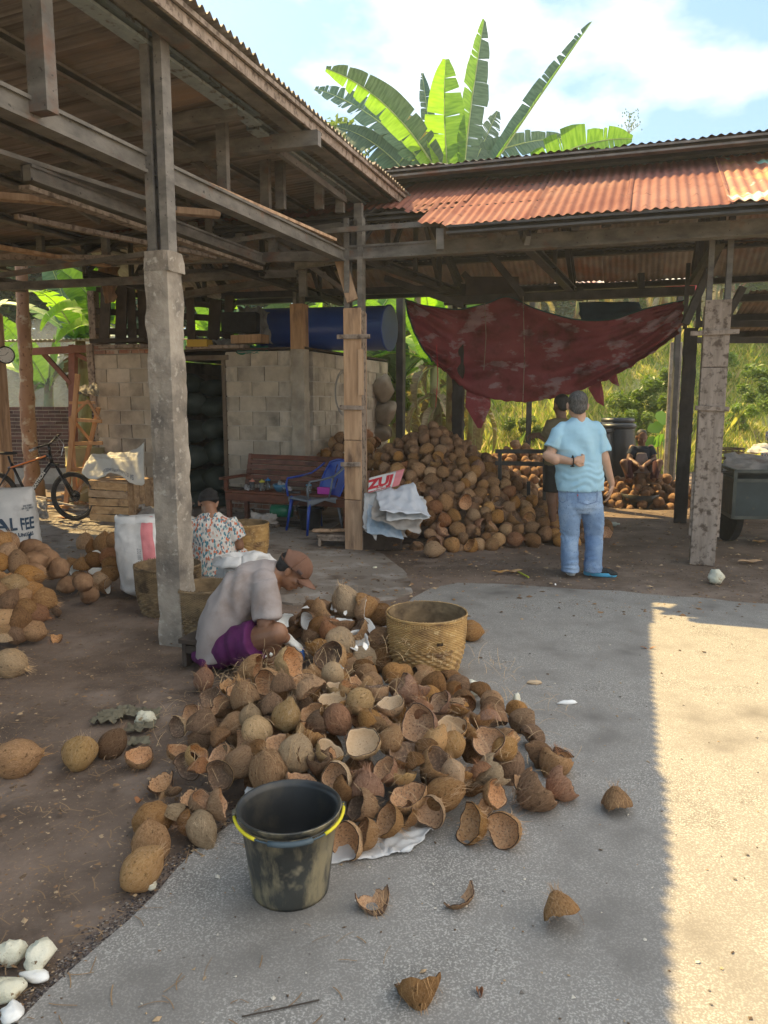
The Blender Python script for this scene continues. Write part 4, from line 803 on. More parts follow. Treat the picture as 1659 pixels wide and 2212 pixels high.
for i, (x, y, w) in enumerate([(663,1313,26),(724,1319,14),(746,1324,13),(612,1330,16),(662,1360,12),(836,1357,18),(790,1395,16),(769,1400,12),(1200,1262,8),(600,1490,0),(740,1440,14),(586,1414,9),(574,1418,8)]):
    if w: 
        p = march(x, y, lambda a, b_: max(hm(a, b_), hf(a, b_))+.07); b = MB(); E_ = Euler((i, .7*i, i*2.)).to_matrix(); s_ = w*.5/FPX*4.2; b.add([p+E_@V(q_)*s_ for q_ in ((-1, -.5, 0), (.1, -.8, .15), (1, -.1, 0), (.3, .7, .2), (-.6, .6, .1), (0, 0, .45))], [(0, 1, 5), (1, 2, 5), (2, 3, 5), (3, 4, 5), (4, 0, 5), (4, 3, 2, 1, 0)]); b.build('coconut_meat_piece', m_meat, loc=p, smooth=False, label='small white meat bit lying on the coconut heaps', cat='coconut meat', group='bits of white meat on the heaps')
# left heap and the small one behind it
def hl(x, y): d = ((x+3.1)/1.08)**2+((y-5.35)/.80)**2; return .74*max(0, 1-d)**.7
def hl2(x, y): d = ((x+2.25)/.62)**2+((y-6.6)/.55)**2; return .40*max(0, 1-d)**.7
left = [(14,1190,44,'w',60,.2,'n'),(36,1211,46,'w',90,.1,'n'),(28,1257,50,'w',0,.3,'p'),(57,1237,48,'w',10,.1,'n'),(68,1268,38,'w',200,.1,'n'),(93,1288,50,'w',-20,.1,'n'),(18,1293,50,'w',60,0,'d'),(54,1310,48,'w',-40,.2,'n'),(42,1332,54,'w',90,.6,'d'),(72,1357,48,'w',-10,.3,'n'),(32,1362,42,'w',120,0,'d'),(7,1330,42,'w',30,.1,'o'),(4,1352,36,'w',0,.1,'o'),(80,1320,42,'w',-20,0,'r'),(47,1283,40,'w',40,.1,'n'),(5,1383,42,'o',-90,-.2,'p'),(2,1168,44,'w',60,0,'n'),(10,1232,40,'s',70,0,'n'),(-6,1210,44,'w',0,0,'n'),(-8,1270,46,'w',0,0,'n'),(70,1240,38,'w',0,0,'n')]
for x, y, w, k, ang, f, tone in left:
    p = march(x, y, hl); r_ = min(.085, max(.06, w*.5/FPX*(p.y*CP-(p.z-EYE)*SP)))*1.0; p.z = max(p.z-.02, r_*.85); nut(p, r_, k, cdir(x, y, ang, f), tone, 1, f"{TW[tone]} {KW[k]} {fside(ang, f)}, {'top' if y < 1245 else 'middle' if y < 1315 else 'foot'} of heap by feed sack", 'coconuts of the left heap')
under = []
for i in range(40):
    x = rnd.uniform(-4.0, -2.2); y = rnd.uniform(4.7, 6); h = hl(x, y)
    if h > .12: under.append((x, y, h-.10, rnd.uniform(.07, .085)))
l2 = [(190,1251,50,'c',60,-.2,'n'),(213,1196,32,'m',60,.6,'d'),(208,1232,34,'m',90,.5,'n'),(161,1234,34,'m',200,.6,'d'),(186,1188,42,'w',90,.1,'n'),(222,1174,40,'w',80,.1,'n'),(157,1219,30,'w',120,.1,'n'),(203,1208,36,'w',0,0,'d'),(178,1222,36,'c',-90,-.3,'n'),(219,1250,40,'w',30,.1,'o'),(208,1271,40,'c',-80,-.3,'n'),(232,1262,38,'m',0,.4,'n'),(238,1235,38,'w',0,.1,'n'),(235,1200,38,'w',40,.1,'r'),(246,1168,40,'w',60,.1,'n'),(200,1182,30,'w',100,.1,'d'),(170,1246,30,'w',200,.1,'n'),(240,1215,34,'w',0,0,'n'),(190,1211,30,'s',90,0,'n')]
for x, y, w, k, ang, f, tone in l2:
    p = march(x, y, hl2); r_ = min(.095, max(.055, w*.5/FPX*(p.y*CP-(p.z-EYE)*SP))); p.z = max(p.z-.01, r_*.8); nut(p, r_, k, cdir(x, y, ang, f), tone, 1, f"{TW[tone]} {KW[k]} {fside(ang, f)}, {'top' if y < 1215 else 'foot'} of the small left heap", 'coconuts of the small left heap')
# the great heap at the back and the low ones right of it
def hb(x, y):
    d = math.hypot((x-.62)/1.85, (y-10.15)/2.25); h = 1.30*max(0, 1-d)**.82
    d = math.hypot((x+.45)/.95, (y-11.1)/1.0); h = max(h, 1.28*max(0, 1-d)**.6)
    d = math.hypot((x-2.2)/1.2, (y-12.4)/1.3); h = max(h, .92*max(0, 1-d)**.7)
    d = math.hypot((x-4.1)/1.15, (y-11.9)/.8); h = max(h, .50*max(0, 1-d)**.7)
    d = math.hypot((x-1.1)/1.7, (y-9.2)/1.15); h = max(h, .45*max(0, 1-d)**.6)
    if x < -.2 and y < 10.1: h = 0
    return h+ (.05*noise.noise(V((x*3, y*3, 1))) if h > .15 else 0)
pts = []
rs = random.Random(11)
cand = []
for i in range(9000):
    x = rs.uniform(-1.2, 5.2); y = rs.uniform(7.8, 12.9); h = hb(x, y)
    if h < .04: continue
    d = 1e9; r_ = rs.uniform(.062, .088); z = h-.03+rs.uniform(-.03, .02)
    # front side only
    e = hb(x, y+.15)-hb(x, y-.15)
    if e < -.04 and h < 1.0: continue
    if (x-C7.x)**2+(y-C7.y)**2 < .03 or (abs(x-C2[0]) < .2 and y < 8.4): continue
    ok = True
    for q in pts:
        if (q[0]-x)**2+(q[1]-y)**2+(q[2]-z)**2 < (.86*(r_+q[3]))**2: ok = False; break
    if ok: pts.append((x, y, z, r_))
pts.sort(key=lambda q: q[1]-(1.5 if q[0] < 0 else 0))
main = pts[:225]; rest = pts[225:]
for i, (x, y, z, r_) in enumerate(main):
    tone = rs.choice('nnnrddno' if z < .7 else 'nnrnno'); low = x > 3.1 or (x > 1.7 and y > 11.3)
    hrz = 'far left' if x < -.1 else 'left' if x < .45 else 'centre' if x < 1 else 'right' if x < 1.5 else 'far right'
    lab = (f"{TW[tone]} coconut in the low heaps at the back right, {'left' if x < 3.6 else 'right'} end" if low else f"{TW[tone]} husked coconut {'at the top' if z > 1. else 'near the top' if z > .75 else 'half way up' if z > .5 else 'low down' if z > .22 else 'at the foot'} of the back heap, {hrz}")
    nut(V((x, y, max(z, r_*.8))), r_*rs.uniform(.9, 1.12), 'w' if rs.random() < .78 else 's' if rs.random() < .5 else 'c', V((rs.uniform(-1, 1), rs.uniform(-1, .3), rs.uniform(-.6, 1))), tone, rs.random() < .6, lab, 'coconuts of the low back heaps' if low else 'coconuts of the great back heap')
b = MB()
def low_nut(b, x, y, z, r_):
    M = Euler((rs.uniform(0, 6), rs.uniform(0, 6), 0)).to_matrix(); me = WL[rs.randrange(3)]
    o = len(b.v); b.v += [tuple(V((x, y, z))+M@(v.co*r_)) for v in me.vertices]; b.f += [tuple(i+o for i in p.vertices) for p in me.polygons]; b.m += [0]*len(me.polygons)
for q in rest+under: low_nut(b, *q)
for i in range(30):
    for j in range(26):
        x = -1.1+i*.21+rs.uniform(-.04, .04); y = 7.9+j*.2+rs.uniform(-.04, .04); h = hb(x, y)
        if h > .13: low_nut(b, x, y, h-.15, .085)
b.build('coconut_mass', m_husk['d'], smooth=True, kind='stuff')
# ================================================================ PEOPLE
m_skin = mat('skin_fair', (.50, .30, .205), (.56, .35, .245), 14, rough=.5, bump=.1, bs=90, bd=.002, spec=.4)
m_skinb = mat('skin_brown', (.235, .118, .068), (.30, .155, .09), 14, rough=.45, bump=.1, bs=90, bd=.002, spec=.45)
m_skind = mat('skin_dark', (.16, .085, .055), (.20, .11, .07), 14, rough=.5, bump=.1)
m_hair = mat('hair_black', (.012, .011, .011), (.035, .032, .03), 30, st=(4, 4, 1), rough=.55, bump=.6, bs=120, bd=.004)
m_hairg = mat('hair_greying', (.02, .02, .021), (.13, .125, .12), 40, st=(3, 3, 1), rough=.6, bump=.6, bs=120, bd=.004)
m_tee = mat('pale_blue_jersey', (.33, .57, .72), (.40, .64, .78), 3, rough=.85, bump=.35, bs=16, bd=.008)
def denim(): return mat('washed_denim', (.13, .225, .40), (.27, .39, .56), 3.2, st=(1, 1, .5), rough=.88, bump=.3, bs=150, bd=.002, c3=(.36, .48, .64), s3=5, t3=.58, w3=.12, c4=(.09, .15, .28), s4=90, t4=.64, w4=.05)
m_denim = denim(); m_stitch = mat('stitching', (.10, .16, .30), rough=.9, bump=0)
m_gtee = mat('faded_grey_jersey', (.32, .28, .27), (.41, .365, .35), 2.6, rough=.9, bump=.35, bs=14, bd=.008, c3=(.26, .205, .18), s3=4.5, t3=.60, w3=.10)
m_short = mat('purple_shorts', (.085, .010, .075), (.12, .018, .105), 6, rough=.75, bump=.3, bs=30)
m_cap = mat('brown_cap', (.15, .075, .048), (.20, .108, .075), 12, rough=.85, bump=.3, bs=100, bd=.002)
m_black = mat('black_cloth', (.012, .012, .013), (.025, .025, .026), 12, rough=.85, bump=.4, bs=20)
m_glove = mat('white_knit_glove', (.60, .60, .56), (.70, .70, .66), 20, rough=.95, bump=.6, bs=150, bd=.003)
m_blue = mat('blue_rubber', (.01, .12, .45), rough=.5)
def fold(c, n, a=.008, f=5., st=(1, 1, 2.2), s=0.):
    return a*(noise.noise(V((c.x*f*st[0]+s, c.y*f*st[1], c.z*f*st[2])))+.6*(abs(noise.noise(V((c.x*f*1.9*st[0], c.y*f*1.9+s, c.z*f*1.9*st[2]))))*-2+.5))
def hand(P, wrist, fwd, palm_n, side, L_=.18, curl=(.3, .5, .5), splay=.10, r=.0088, thumb=1, rad=.9):
    """a palm, four fingers of unequal length bent at the knuckles and a thumb leaving the side"""
    f = V(fwd).normalized(); pn = V(palm_n).normalized(); s = V(side).normalized(); w = V(wrist)
    P.append(('e', w+f*L_*.25, (.040*rad, .018*rad, L_*.30), Matrix((s, pn, f)).transposed()))
    P.append(('c', w-f*.02, w+f*L_*.15, .025*rad, .024*rad))
    for i, (o, ln) in enumerate(((-.028, .40), (-.0095, .45), (.0095, .42), (.027, .33))):
        b0 = w+f*L_*.46+s*o*rad; d = (f+s*o*splay*18).normalized(); a = 0.
        P.append(('c', w+f*L_*.2+s*o*.8*rad, b0, r*1.25, r*1.15))
        for k, seg in enumerate((.44, .32, .24)):
            a += curl[k]; q = b0+(d*math.cos(a)+pn*math.sin(a))*ln*L_*seg; P.append(('c', b0, q, r*(1.08-.08*k), r*(1-.09*k))); b0 = q
    t0 = w+f*L_*.12-s*.03*rad*thumb; t1 = t0+(f*.75-s*.75*thumb+pn*.3).normalized()*L_*.20; t2 = t1+(f*.95-s*.15*thumb+pn*.45).normalized()*L_*.17; t3 = t2+(f*.9+pn*.5).normalized()*L_*.12
    P += [('c', t0, t1, .015*rad, .0125*rad), ('c', t1, t2, .0115*rad, .0105*rad), ('c', t2, t3, .0105*rad, .009*rad)]
def head(P, c, f, u, s=1.):
    """skull, jaw, nose, brow, lips and ears round centre c, face towards f, crown towards u"""
    f = V(f).normalized(); u = (V(u)-f*V(u).dot(f)).normalized(); x = f.cross(u); c = V(c)
    M = Matrix((x, f, u)).transposed(); q = lambda a, b_, d: c+M@V((a*s, b_*s, d*s))
    P += [('e', q(0, -.012, .03), (.076*s, .094*s, .088*s), M), ('e', q(0, .022, -.03), (.062*s, .070*s, .082*s), M), ('e', q(0, .05, -.082), (.036*s, .034*s, .026*s), M),
          ('e', q(0, .062, .028), (.058*s, .028*s, .022*s), M), ('c', q(0, .088, .008), q(0, .108, -.026), .009*s, .0135*s), ('e', q(.014, .098, -.030), (.009*s, .009*s, .008*s), M), ('e', q(-.014, .098, -.030), (.009*s, .009*s, .008*s), M),
          ('e', q(0, .088, -.052), (.024*s, .012*s, .0065*s), M), ('e', q(0, .086, -.063), (.020*s, .012*s, .007*s), M), ('e', q(.038, .065, -.018), (.026*s, .022*s, .022*s), M), ('e', q(-.038, .065, -.018), (.026*s, .022*s, .022*s), M)]
    for g in (-1, 1):
        P += [('e', q(g*.080, -.008, -.006), (.010*s, .020*s, .031*s), M@Matrix.Rotation(g*.25, 3, 'Z')), ('e', q(g*.086, -.016, .010), (.008*s, .014*s, .016*s), M@Matrix.Rotation(g*.4, 3, 'Z'))]
    return M, q
def eyes(parent, q, m1, s=1.):
    b = MB()
    for g in (-1, 1): b.ball(q(g*.031, .079, .003), (.0125*s, .009*s, .0065*s), 10, 6)
    b.build('eyes', m1, parent, smooth=True)
# ---- the standing man in the pale blue tee, back to us
Ym = 6.78
A = lambda x, y, dy=0.: at(x, y, Ym+dy)
man = empty('person', (A(1262, 1248).x, Ym, 0), 'standing person in pale blue t-shirt and washed jeans, one arm folded behind the back', 'person')
P = []; fz = V((.02, 1, -.02)); Mh, q = head(P, A(1247, 877, .0), fz, (0.02, 0, 1), 1.08)
P += [('c', A(1250, 888, -.0), A(1253, 922, -.03), .058, .066), ('e', A(1253, 927, -.0), (.11, .07, .05))]
eL = A(1186, 987, -.03); P += [('c', A(1205, 940, -.0), eL, .046, .047), ('c', eL, A(1234, 997, -.17), .048, .031), ('c', A(1183, 984, -.05), A(1200, 993, -.10), .046, .047)]
hand(P, A(1241, 995, -.175), (1, -.12, .12), (0, 1, .35), (0, -.25, -1), .150, curl=(.95, .95, .7), splay=.03, r=.0098, thumb=-1, rad=1.0)
eR = A(1306, 992, -.03); P += [('c', A(1292, 942, -.0), eR, .046, .047), ('c', eR, A(1321, 1043, .02), .047, .029)]
hand(P, A(1322, 1048, .02), (-.10, .12, -1), (-.85, .35, -.1), (.35, .85, .1), .175, curl=(.22, .40, .35), splay=.05, r=.0092, thumb=1)
blob('body', P, .0062, m_skin, man, 3)
hr = [('e', q(0, -.018, .040), (.088, .104, .092), Mh), ('e', q(0, -.06, -.012), (.070, .052, .062), Mh), ('e', q(0, -.035, -.01), (.083, .05, .05), Mh)]
blob('hair', hr, .008, m_hairg, man, 3, lambda c, n: .003*noise.noise(c*60))
I3 = Matrix.Identity(3)
tee = [('l', [(A(1253, 1060), .212, .150), (A(1253, 1040), .216, .158), (A(1251, 1010), .210, .155), (A(1249, 975), .206, .142), (A(1249, 945), .208, .130), (A(1250, 925), .200, .112), (A(1251, 915), .160, .098), (A(1251, 907), .092, .082), (A(1251, 901), .074, .070)]),
       ('c', A(1216, 923, -.01), A(1205, 938, -.02), .055, .068), ('f', A(1207, 930, -.01), A(1190, 968, -.03), .066, .069), ('c', A(1287, 922, -.01), A(1296, 938, -.02), .055, .066), ('f', A(1293, 929, -.01), A(1304, 977, -.03), .064, .066)]
def dtee(c, n):
    k = math.exp(-((c.z-.90)/.13)**2); h = (A(1262, 1000).z-c.z)
    wv = .0095*k*math.sin(c.z*85+5*noise.noise(V((c.x*5, c.y*3, c.z*3)))*3)*(.4+1.2*abs(noise.noise(V((c.x*7, 5, c.z*9)))))
    dr = .010*math.sin((c.x*42+c.z*14)+6*noise.noise(V((c.x*2.5, 0, c.z*2.5))))*math.exp(-((c.z-1.22)/.14)**2)
    return wv*.8+dr+fold(c, n, .006, 5, (1, 1, 1.6))
blob('t_shirt', tee, .0085, m_tee, man, 9, dtee)
jn = [('l', [(A(1253, 1050), .186, .130), (A(1253, 1075), .196, .145), (A(1254, 1092), .192, .150), (A(1254, 1106), .165, .12)])]
for cx in ((1230, 1231, 1231, 1230, 1231, 1232), (1279, 1282, 1283, 1283, 1281, 1281)):
    jn.append(('l', [(A(1231 if cx[0] == 1230 else 1278, 1090), .098, .125, I3), (A(1230 if cx[0] == 1230 else 1280, 1110), .100, .12), (A(cx[1], 1130), .093, .105), (A(cx[2], 1155, .015), .084, .09), (A(cx[3], 1185, -.01), .078, .086), (A(cx[4], 1215, -.02), .079, .09), (A(cx[5], 1234, -.02), .080, .10)]))
def djn(c, n):
    kn = math.exp(-((c.z-.40)/.10)**2); bt = math.exp(-((c.z-.13)/.10)**2); th = math.exp(-((c.z-.72)/.08)**2)
    return (.0045*kn+.006*bt+.003*th)*(.5+noise.noise(V((c.x*9, c.y*9, c.z*6))))*math.sin(c.z*92+7*noise.noise(V((c.x*6, c.y*5, c.z*5)))*2)+fold(c, n, .004, 7)
blob('jeans', jn, .0085, m_denim, man, 3, djn)
# pockets, waist stitching
for (x0, x1, y0, y1) in ((1206, 1226, 1060, 1087), (1247, 1291, 1058, 1091)):
    b = MB(); pts = [A(x0, y0, -.152), A(x0+1, y1-6, -.160), A((x0+x1)/2, y1, -.160), A(x1-1, y1-7, -.150), A(x1, y0, -.138)]
    for r_ in (0, 1):
        c_ = sum((p for p in pts), V())/5; b.tube([c_.lerp(p, 1-.09*r_) for p in pts], .0016, 4)
    b.build('pocket_stitching', m_stitch, man)
b = MB(); b.box(A(1248, 1070, -.166), (.006, .004, .016)); b.build('red_tab', mat('red_tab', (.5, .02, .02), bump=0), man)
b = MB(); wc = A(1237, 996, -.176); b.tube([wc+V((0, .036*math.cos(t), .041*math.sin(t))) for t in [i*.3927 for i in range(16)]], (.012, .004), 8, closed=True); b.box(wc+V((0, .0, -.046)), (.03, .03, .008)); b.build('wrist_watch', m_black, man, smooth=False)
m_sole = mat('shoe_sole', (.70, .74, .74), rough=.6, bump=.1); m_soleb = mat('shoe_sole_blue', (.10, .45, .70), rough=.6, bump=.1); m_shoe = mat('black_mesh_shoe', (.012, .014, .016), (.04, .05, .055), 60, rough=.8, bump=.4, bs=200); m_shoeg = mat('grey_mesh_shoe', (.16, .20, .20), (.3, .34, .33), 60, rough=.8, bump=.4, bs=200)
def shoe(heel, toe, mu, ms, parent, L_=.29):
    h = V(heel); d = (V(toe)-h); d.z = 0; d = d.normalized(); x = V((d.y, -d.x, 0)); M = Matrix((x, d, V((0, 0, 1)))).transposed(); q = lambda a, b_, c_: h+M@V((a, b_, c_))
    blob('shoe_upper', [('e', q(0, .05, .055), (.040, .062, .050), M), ('e', q(0, .14, .045), (.044, .11, .040), M), ('e', q(0, .215, .035), (.043, .06, .026), M), ('c', q(0, .045, .06), q(0, .05, .115), .042, .040)], .006, mu, parent, 3)
    blob('shoe_sole', [('l', [(q(0, .118, z), w_, l_, M, 2.6) for z, w_, l_ in ((.004, .042, .142), (.02, .047, .150), (.036, .045, .150), (.046, .040, .142))])], .006, ms, parent, 2)
shoe(G(1236, 1245)+V((0, .02, 0)), G(1239, 1240)+V((.0, .35, 0)), m_shoeg, m_sole, man); shoe(G(1272, 1243)+V((-.02, 0, 0)), G(1335, 1248), m_shoe, m_soleb, man)
# ---- the dark figure beyond him, working at the stand
Yb = 8.6; B = lambda x, y, dy=0.: at(x, y, Yb+dy)
dm = empty('person', (B(1200, 1000).x, Yb, 0), 'person in shade in olive shirt and dark shorts, standing partly behind the blue t-shirt', 'person')
P = []; Mh, q = head(P, B(1212, 877, .0), (-.25, 1, -.15), (0, 0, 1), 1.05)
P += [('c', B(1214, 925), B(1212, 1030), .10, .12), ('c', B(1212, 890), B(1215, 925), .055, .06), ('c', B(1192, 915), B(1184, 950, .05), .055, .05), ('c', B(1184, 950, .05), B(1163, 940, .2), .045, .034), ('c', B(1235, 915), B(1240, 960, .05), .055, .05)]
hand(P, B(1161, 939, .2), (-.9, .3, -.1), (0, .5, -1), (0, 1, .4), .17, curl=(.6, .7, .5), rad=1.1)
for x0, x1 in ((1195, 1192), (1224, 1226)):
    P += [('c', B(x0, 1050), B(x1, 1085, -.02), .085, .060), ('c', B(x1, 1085, -.02), B(x1+3, 1138, .0), .055, .036), ('e', B(x1+2, 1142, -.02)+V((0, 0, -.0)), (.045, .10, .04))]
blob('body', P, .010, m_skind, dm, 3)
blob('hair', [('e', q(0, -.016, .045), (.085, .10, .088), Mh), ('e', q(0, -.055, -.005), (.07, .05, .06), Mh)], .010, m_hair, dm, 2)
m_ol = mat('olive_shirt', (.14, .115, .065), (.18, .15, .085), 5, rough=.9, bump=.3)
blob('shirt', [('l', [(B(1211, 1005), .185, .13), (B(1211, 960), .185, .13), (B(1211, 925), .20, .12), (B(1212, 910), .14, .09), (B(1212, 903), .07, .06)]), ('f', B(1195, 912), B(1180, 945, .03), .075, .07), ('f', B(1232, 912), B(1243, 945, .03), .075, .07)], .011, m_ol, dm, 4, lambda c, n: fold(c, n, .007))
blob('shorts', [('l', [(B(1211, 1000), .18, .13), (B(1211, 1025), .185, .14)]), ('l', [(B(1196, 1015), .10, .12), (B(1194, 1062), .105, .12)]), ('l', [(B(1226, 1015), .10, .12), (B(1227, 1062), .105, .12)])], .011, m_black, dm, 3)
for x_ in (1196, 1226): b = MB(); p = G(x_-2, 1141, 0); b.box(p+V((0, .02, .012)), (.10, .27, .022)); b.build('sandal', m_black, dm, bevel=.01)
# ---- the seated man in cap and grey tee, side on, splitting coconuts
Ys = 4.42; C = lambda x, y, dy=0.: at(x, y, Ys+dy)
sm = empty('person', (C(470, 1400).x, Ys, 0), 'seated person in brown cap, faded grey t-shirt and purple shorts bent over coconuts', 'person')
P = []; hd = V((.62, -.10, -.60)); hu = V((.66, 0, .72)); Mh, q = head(P, C(630, 1233), hd, hu, .98)
P += [('c', C(572, 1262), C(480, 1385), .10, .11), ('c', C(592, 1240), C(622, 1236), .062, .056), ('e', C(588, 1243), (.07, .10, .06))]
for g, dy in ((-1, -.17), (1, .19)):
    sh_ = C(575, 1262, dy*.9); el = C(572, 1345, dy*1.15-.02); wr = C(622, 1382, dy*.5-.02)
    P += [('c', sh_, el, .056, .047), ('c', el, wr, .045, .030)]
    hip = C(478, 1398, dy*.5); kn = C(598, 1368, dy*1.1-.06); ft = C(572 if g < 0 else 600, 1432, dy*.5+.0)
    P += [('c', hip, kn, .098, .066), ('c', kn, ft, .060, .040), ('e', kn+V((0, 0, -.0)), (.066, .066, .064)), ('c', kn.lerp(ft, .3)+V((-.02, 0, -.01)), kn.lerp(ft, .6), .058, .045), ('e', ft+V((.07, -.02, -.0)), (.12, .045, .032))]
blob('body', P, .0062, m_skinb, sm, 3)
eyes(sm, q, mat('eye_dark', (.03, .02, .015), rough=.3), .98)
for g, dy in ((-1, -.17), (1, .19)):
    P = []; wr = C(622, 1382, dy*.5-.02); hand(P, wr, (.80, .0, -.55), (-.45, 0, -.8), (0, 1, 0), .175, curl=(.35, .5, .4), r=.0112, thumb=g, rad=1.12); P.append(('c', wr+V((-.05, 0, .035)), wr, .036, .034))
    gl = blob('glove', P, .006, [m_glove, m_blue], sm, 2)
    for pl in gl.data.polygons:
        if pl.center.z+sm.location.z < wr.z-.055: pl.material_index = 1
hair = [('e', q(0, -.026, .026), (.080, .088, .070), Mh), ('e', q(0, -.055, -.022), (.066, .044, .045), Mh)]
blob('hair', hair, .007, m_hair, sm, 3, lambda c, n: .002*noise.noise(c*70))
# cap: crown, brim, back strap, patch
def capq(t, p):
    a = t*2*math.pi; r_ = math.sin(p*math.pi/2); z = math.cos(p*math.pi/2); bk = max(0, -math.sin(a))
    if p > .62 and math.sin(a) < -.70: z += (p-.62)/.38*.50*((-math.sin(a)-.70)/.30)**.5
    return q(.092*r_*math.cos(a), -.004+.108*r_*math.sin(a)+.012*z, .030+.098*z)
b = MB(); b.grid(capq, 44, 14, thick=.003); b.build('cap_crown', m_cap, sm, smooth=True)
b = MB(); b.grid(lambda s, t: q(.078*math.cos(math.pi*(.08+.84*s))*(1-.12*t), .060*math.sin(math.pi*(.08+.84*s))+.045+t*.078*math.sin(math.pi*(.04+.92*s))**.6, .034-.020*(abs(s-.5)*2)**2*1.4-t*.014), 18, 6, thick=.004); b.build('cap_brim', m_cap, sm, smooth=True)
b = MB(); b.tube([q(.092*math.cos(a), -.004-.108*abs(math.sin(a)), .030) for a in [math.pi+.75+.1*i for i in range(17)]], (.002, .010), 8); b.build('cap_strap', m_cap, sm)
b = MB(); b.grid(lambda s, t: q(.085+.006*math.sin(t*3), .028+.036*s, .040+.022*t)+Mh@V((.009, 0, 0)), 4, 3, thick=.002); b.build('cap_patch', mat('dark_patch', (.09, .055, .045), rough=.8), sm)
# shirt: bent torso
def rot_to(v): return frame(V(v), V((0, 1, 0)))
ax1 = (C(590, 1240)-C(455, 1390)).normalized()
def ring(x, y, rx, ry, tx): M = Matrix((V((0, 1, 0)), V(tx).normalized().cross(V((0, 1, 0))).normalized()*-1, V(tx).normalized())).transposed(); return (C(x, y), ry, rx, M, 2.3)
tees = [('l', [ring(472, 1412, .125, .205, (-.15, 0, 1)), ring(476, 1385, .142, .205, (.0, 0, 1)), ring(484, 1350, .150, .200, (.22, 0, 1)), ring(500, 1312, .150, .200, (.5, 0, 1)), ring(527, 1275, .142, .205, (.8, 0, 1)), ring(556, 1250, .118, .200, (1, 0, .75)), ring(580, 1238, .085, .16, (1, 0, .35)), ring(598, 1236, .062, .085, (1, 0, .1))])]
for dy in (-.17, .19): tees += [('e', C(568, 1258, dy*.85), (.085, .075, .085)), ('f', C(570, 1255, dy*.9), C(578, 1337, dy*1.2-.01), .086, .082)]
def dst(c, n):
    a = noise.noise(V((c.x*3.1, c.y*3, c.z*3.1)))
    return .0085*math.sin((c.x*1.1-c.z*.35)*46+a*8)*max(0, min(1, (1.0-c.z)/.5))*.7+fold(c, n, .0075, 4.2, (1.4, 1, 1), 3)
blob('t_shirt', tees, .008, m_gtee, sm, 5, dst)
shs = [('e', C(470, 1408), (.15, .20, .085))]
for dy in (-.17, .19): shs.append(('f', C(468, 1404, dy*.5), C(556, 1382, dy*1.05-.04), .108, .118))
blob('shorts', shs, .009, m_short, sm, 4, lambda c, n: fold(c, n, .009, 6, (2, 1, 1), 8)+.004*math.sin(c.x*70+4*noise.noise(c*6)))
# ---- seated woman in patterned blouse and black head wrap, back to us
def floral():
    m = mat('patterned_cotton', (.62, .60, .57), (.70, .68, .65), 8, rough=.9, bump=.25, bs=12); t = m.node_tree; n, l = t.nodes, t.links; pb = n['Principled BSDF']; src = pb.inputs['Base Color'].links[0].from_socket
    co = n.new('ShaderNodeTexCoord'); mp = n.new('ShaderNodeMapping'); mp.inputs['Rotation'].default_value = (0, .5, 0); mp.inputs['Scale'].default_value = (66, 46, 36); l.new(co.outputs['Object'], mp.inputs[0])
    vo = n.new('ShaderNodeTexVoronoi'); vo.inputs['Scale'].default_value = 1; l.new(mp.outputs[0], vo.inputs['Vector'])
    sp = n.new('ShaderNodeSeparateColor'); l.new(vo.outputs['Color'], sp.inputs[0]); rp = n.new('ShaderNodeValToRGB'); rp.color_ramp.interpolation = 'CONSTANT'; l.new(sp.outputs[0], rp.inputs[0])
    e = rp.color_ramp.elements; e[0].color = (.68, .66, .62, 1); e[1].position = .30; e[1].color = (.10, .26, .33, 1)
    for p_, c_ in ((.48, (.60, .20, .11, 1)), (.62, (.70, .68, .64, 1)), (.74, (.16, .20, .25, 1)), (.86, (.62, .42, .34, 1)), (.93, (.26, .42, .44, 1))): k = e.new(p_); k.color = c_
    md = n.new('ShaderNodeMath'); md.operation = 'LESS_THAN'; md.inputs[1].default_value = .66; l.new(vo.outputs['Distance'], md.inputs[0])
    mx_ = n.new('ShaderNodeMixRGB'); l.new(md.outputs[0], mx_.inputs[0]); l.new(src, mx_.inputs[1]); l.new(rp.outputs[0], mx_.inputs[2]); l.new(mx_.outputs[0], pb.inputs['Base Color']); return m
m_flo = floral()
Yw = 6.9; D = lambda x, y, dy=0.: at(x, y, Yw+dy)
wm = empty('person', (D(458, 1200).x, Yw, 0), 'seated person in patterned blouse and black head wrap, seen from behind the column', 'person')
P = []; Mh, q = head(P, D(450, 1088, .06), (-.10, .75, -.62), (0, .5, .85), 1.03); P += [('c', D(452, 1094, .03), D(457, 1118, -.01), .055, .07), ('e', D(458, 1122), (.14, .09, .06))]
P += [('c', D(415, 1135), D(408, 1175, .02), .055, .05), ('c', D(408, 1175, .02), D(420, 1190, .30), .045, .034), ('c', D(503, 1135), D(516, 1178, .02), .055, .05), ('c', D(516, 1178, .02), D(490, 1195, .30), .045, .034)]
hand(P, D(420, 1190, .30), (.5, 1, -.3), (0, 0, -1), (1, -.3, 0), .16, curl=(.5, .6, .5)); hand(P, D(490, 1195, .30), (-.5, 1, -.3), (0, 0, -1), (1, .3, 0), .16, curl=(.5, .6, .5), thumb=-1)
blob('body', P, .008, m_skinb, wm, 3)
blob('head_wrap', [('e', q(0, -.012, .045), (.093, .106, .094), Mh), ('e', q(0, -.03, .02), (.090, .09, .055), Mh), ('e', q(0, .0, .09), (.078, .09, .06), Mh)], .008, m_black, wm, 3, lambda c, n: .004*math.sin(c.z*120+3*noise.noise(c*12)))
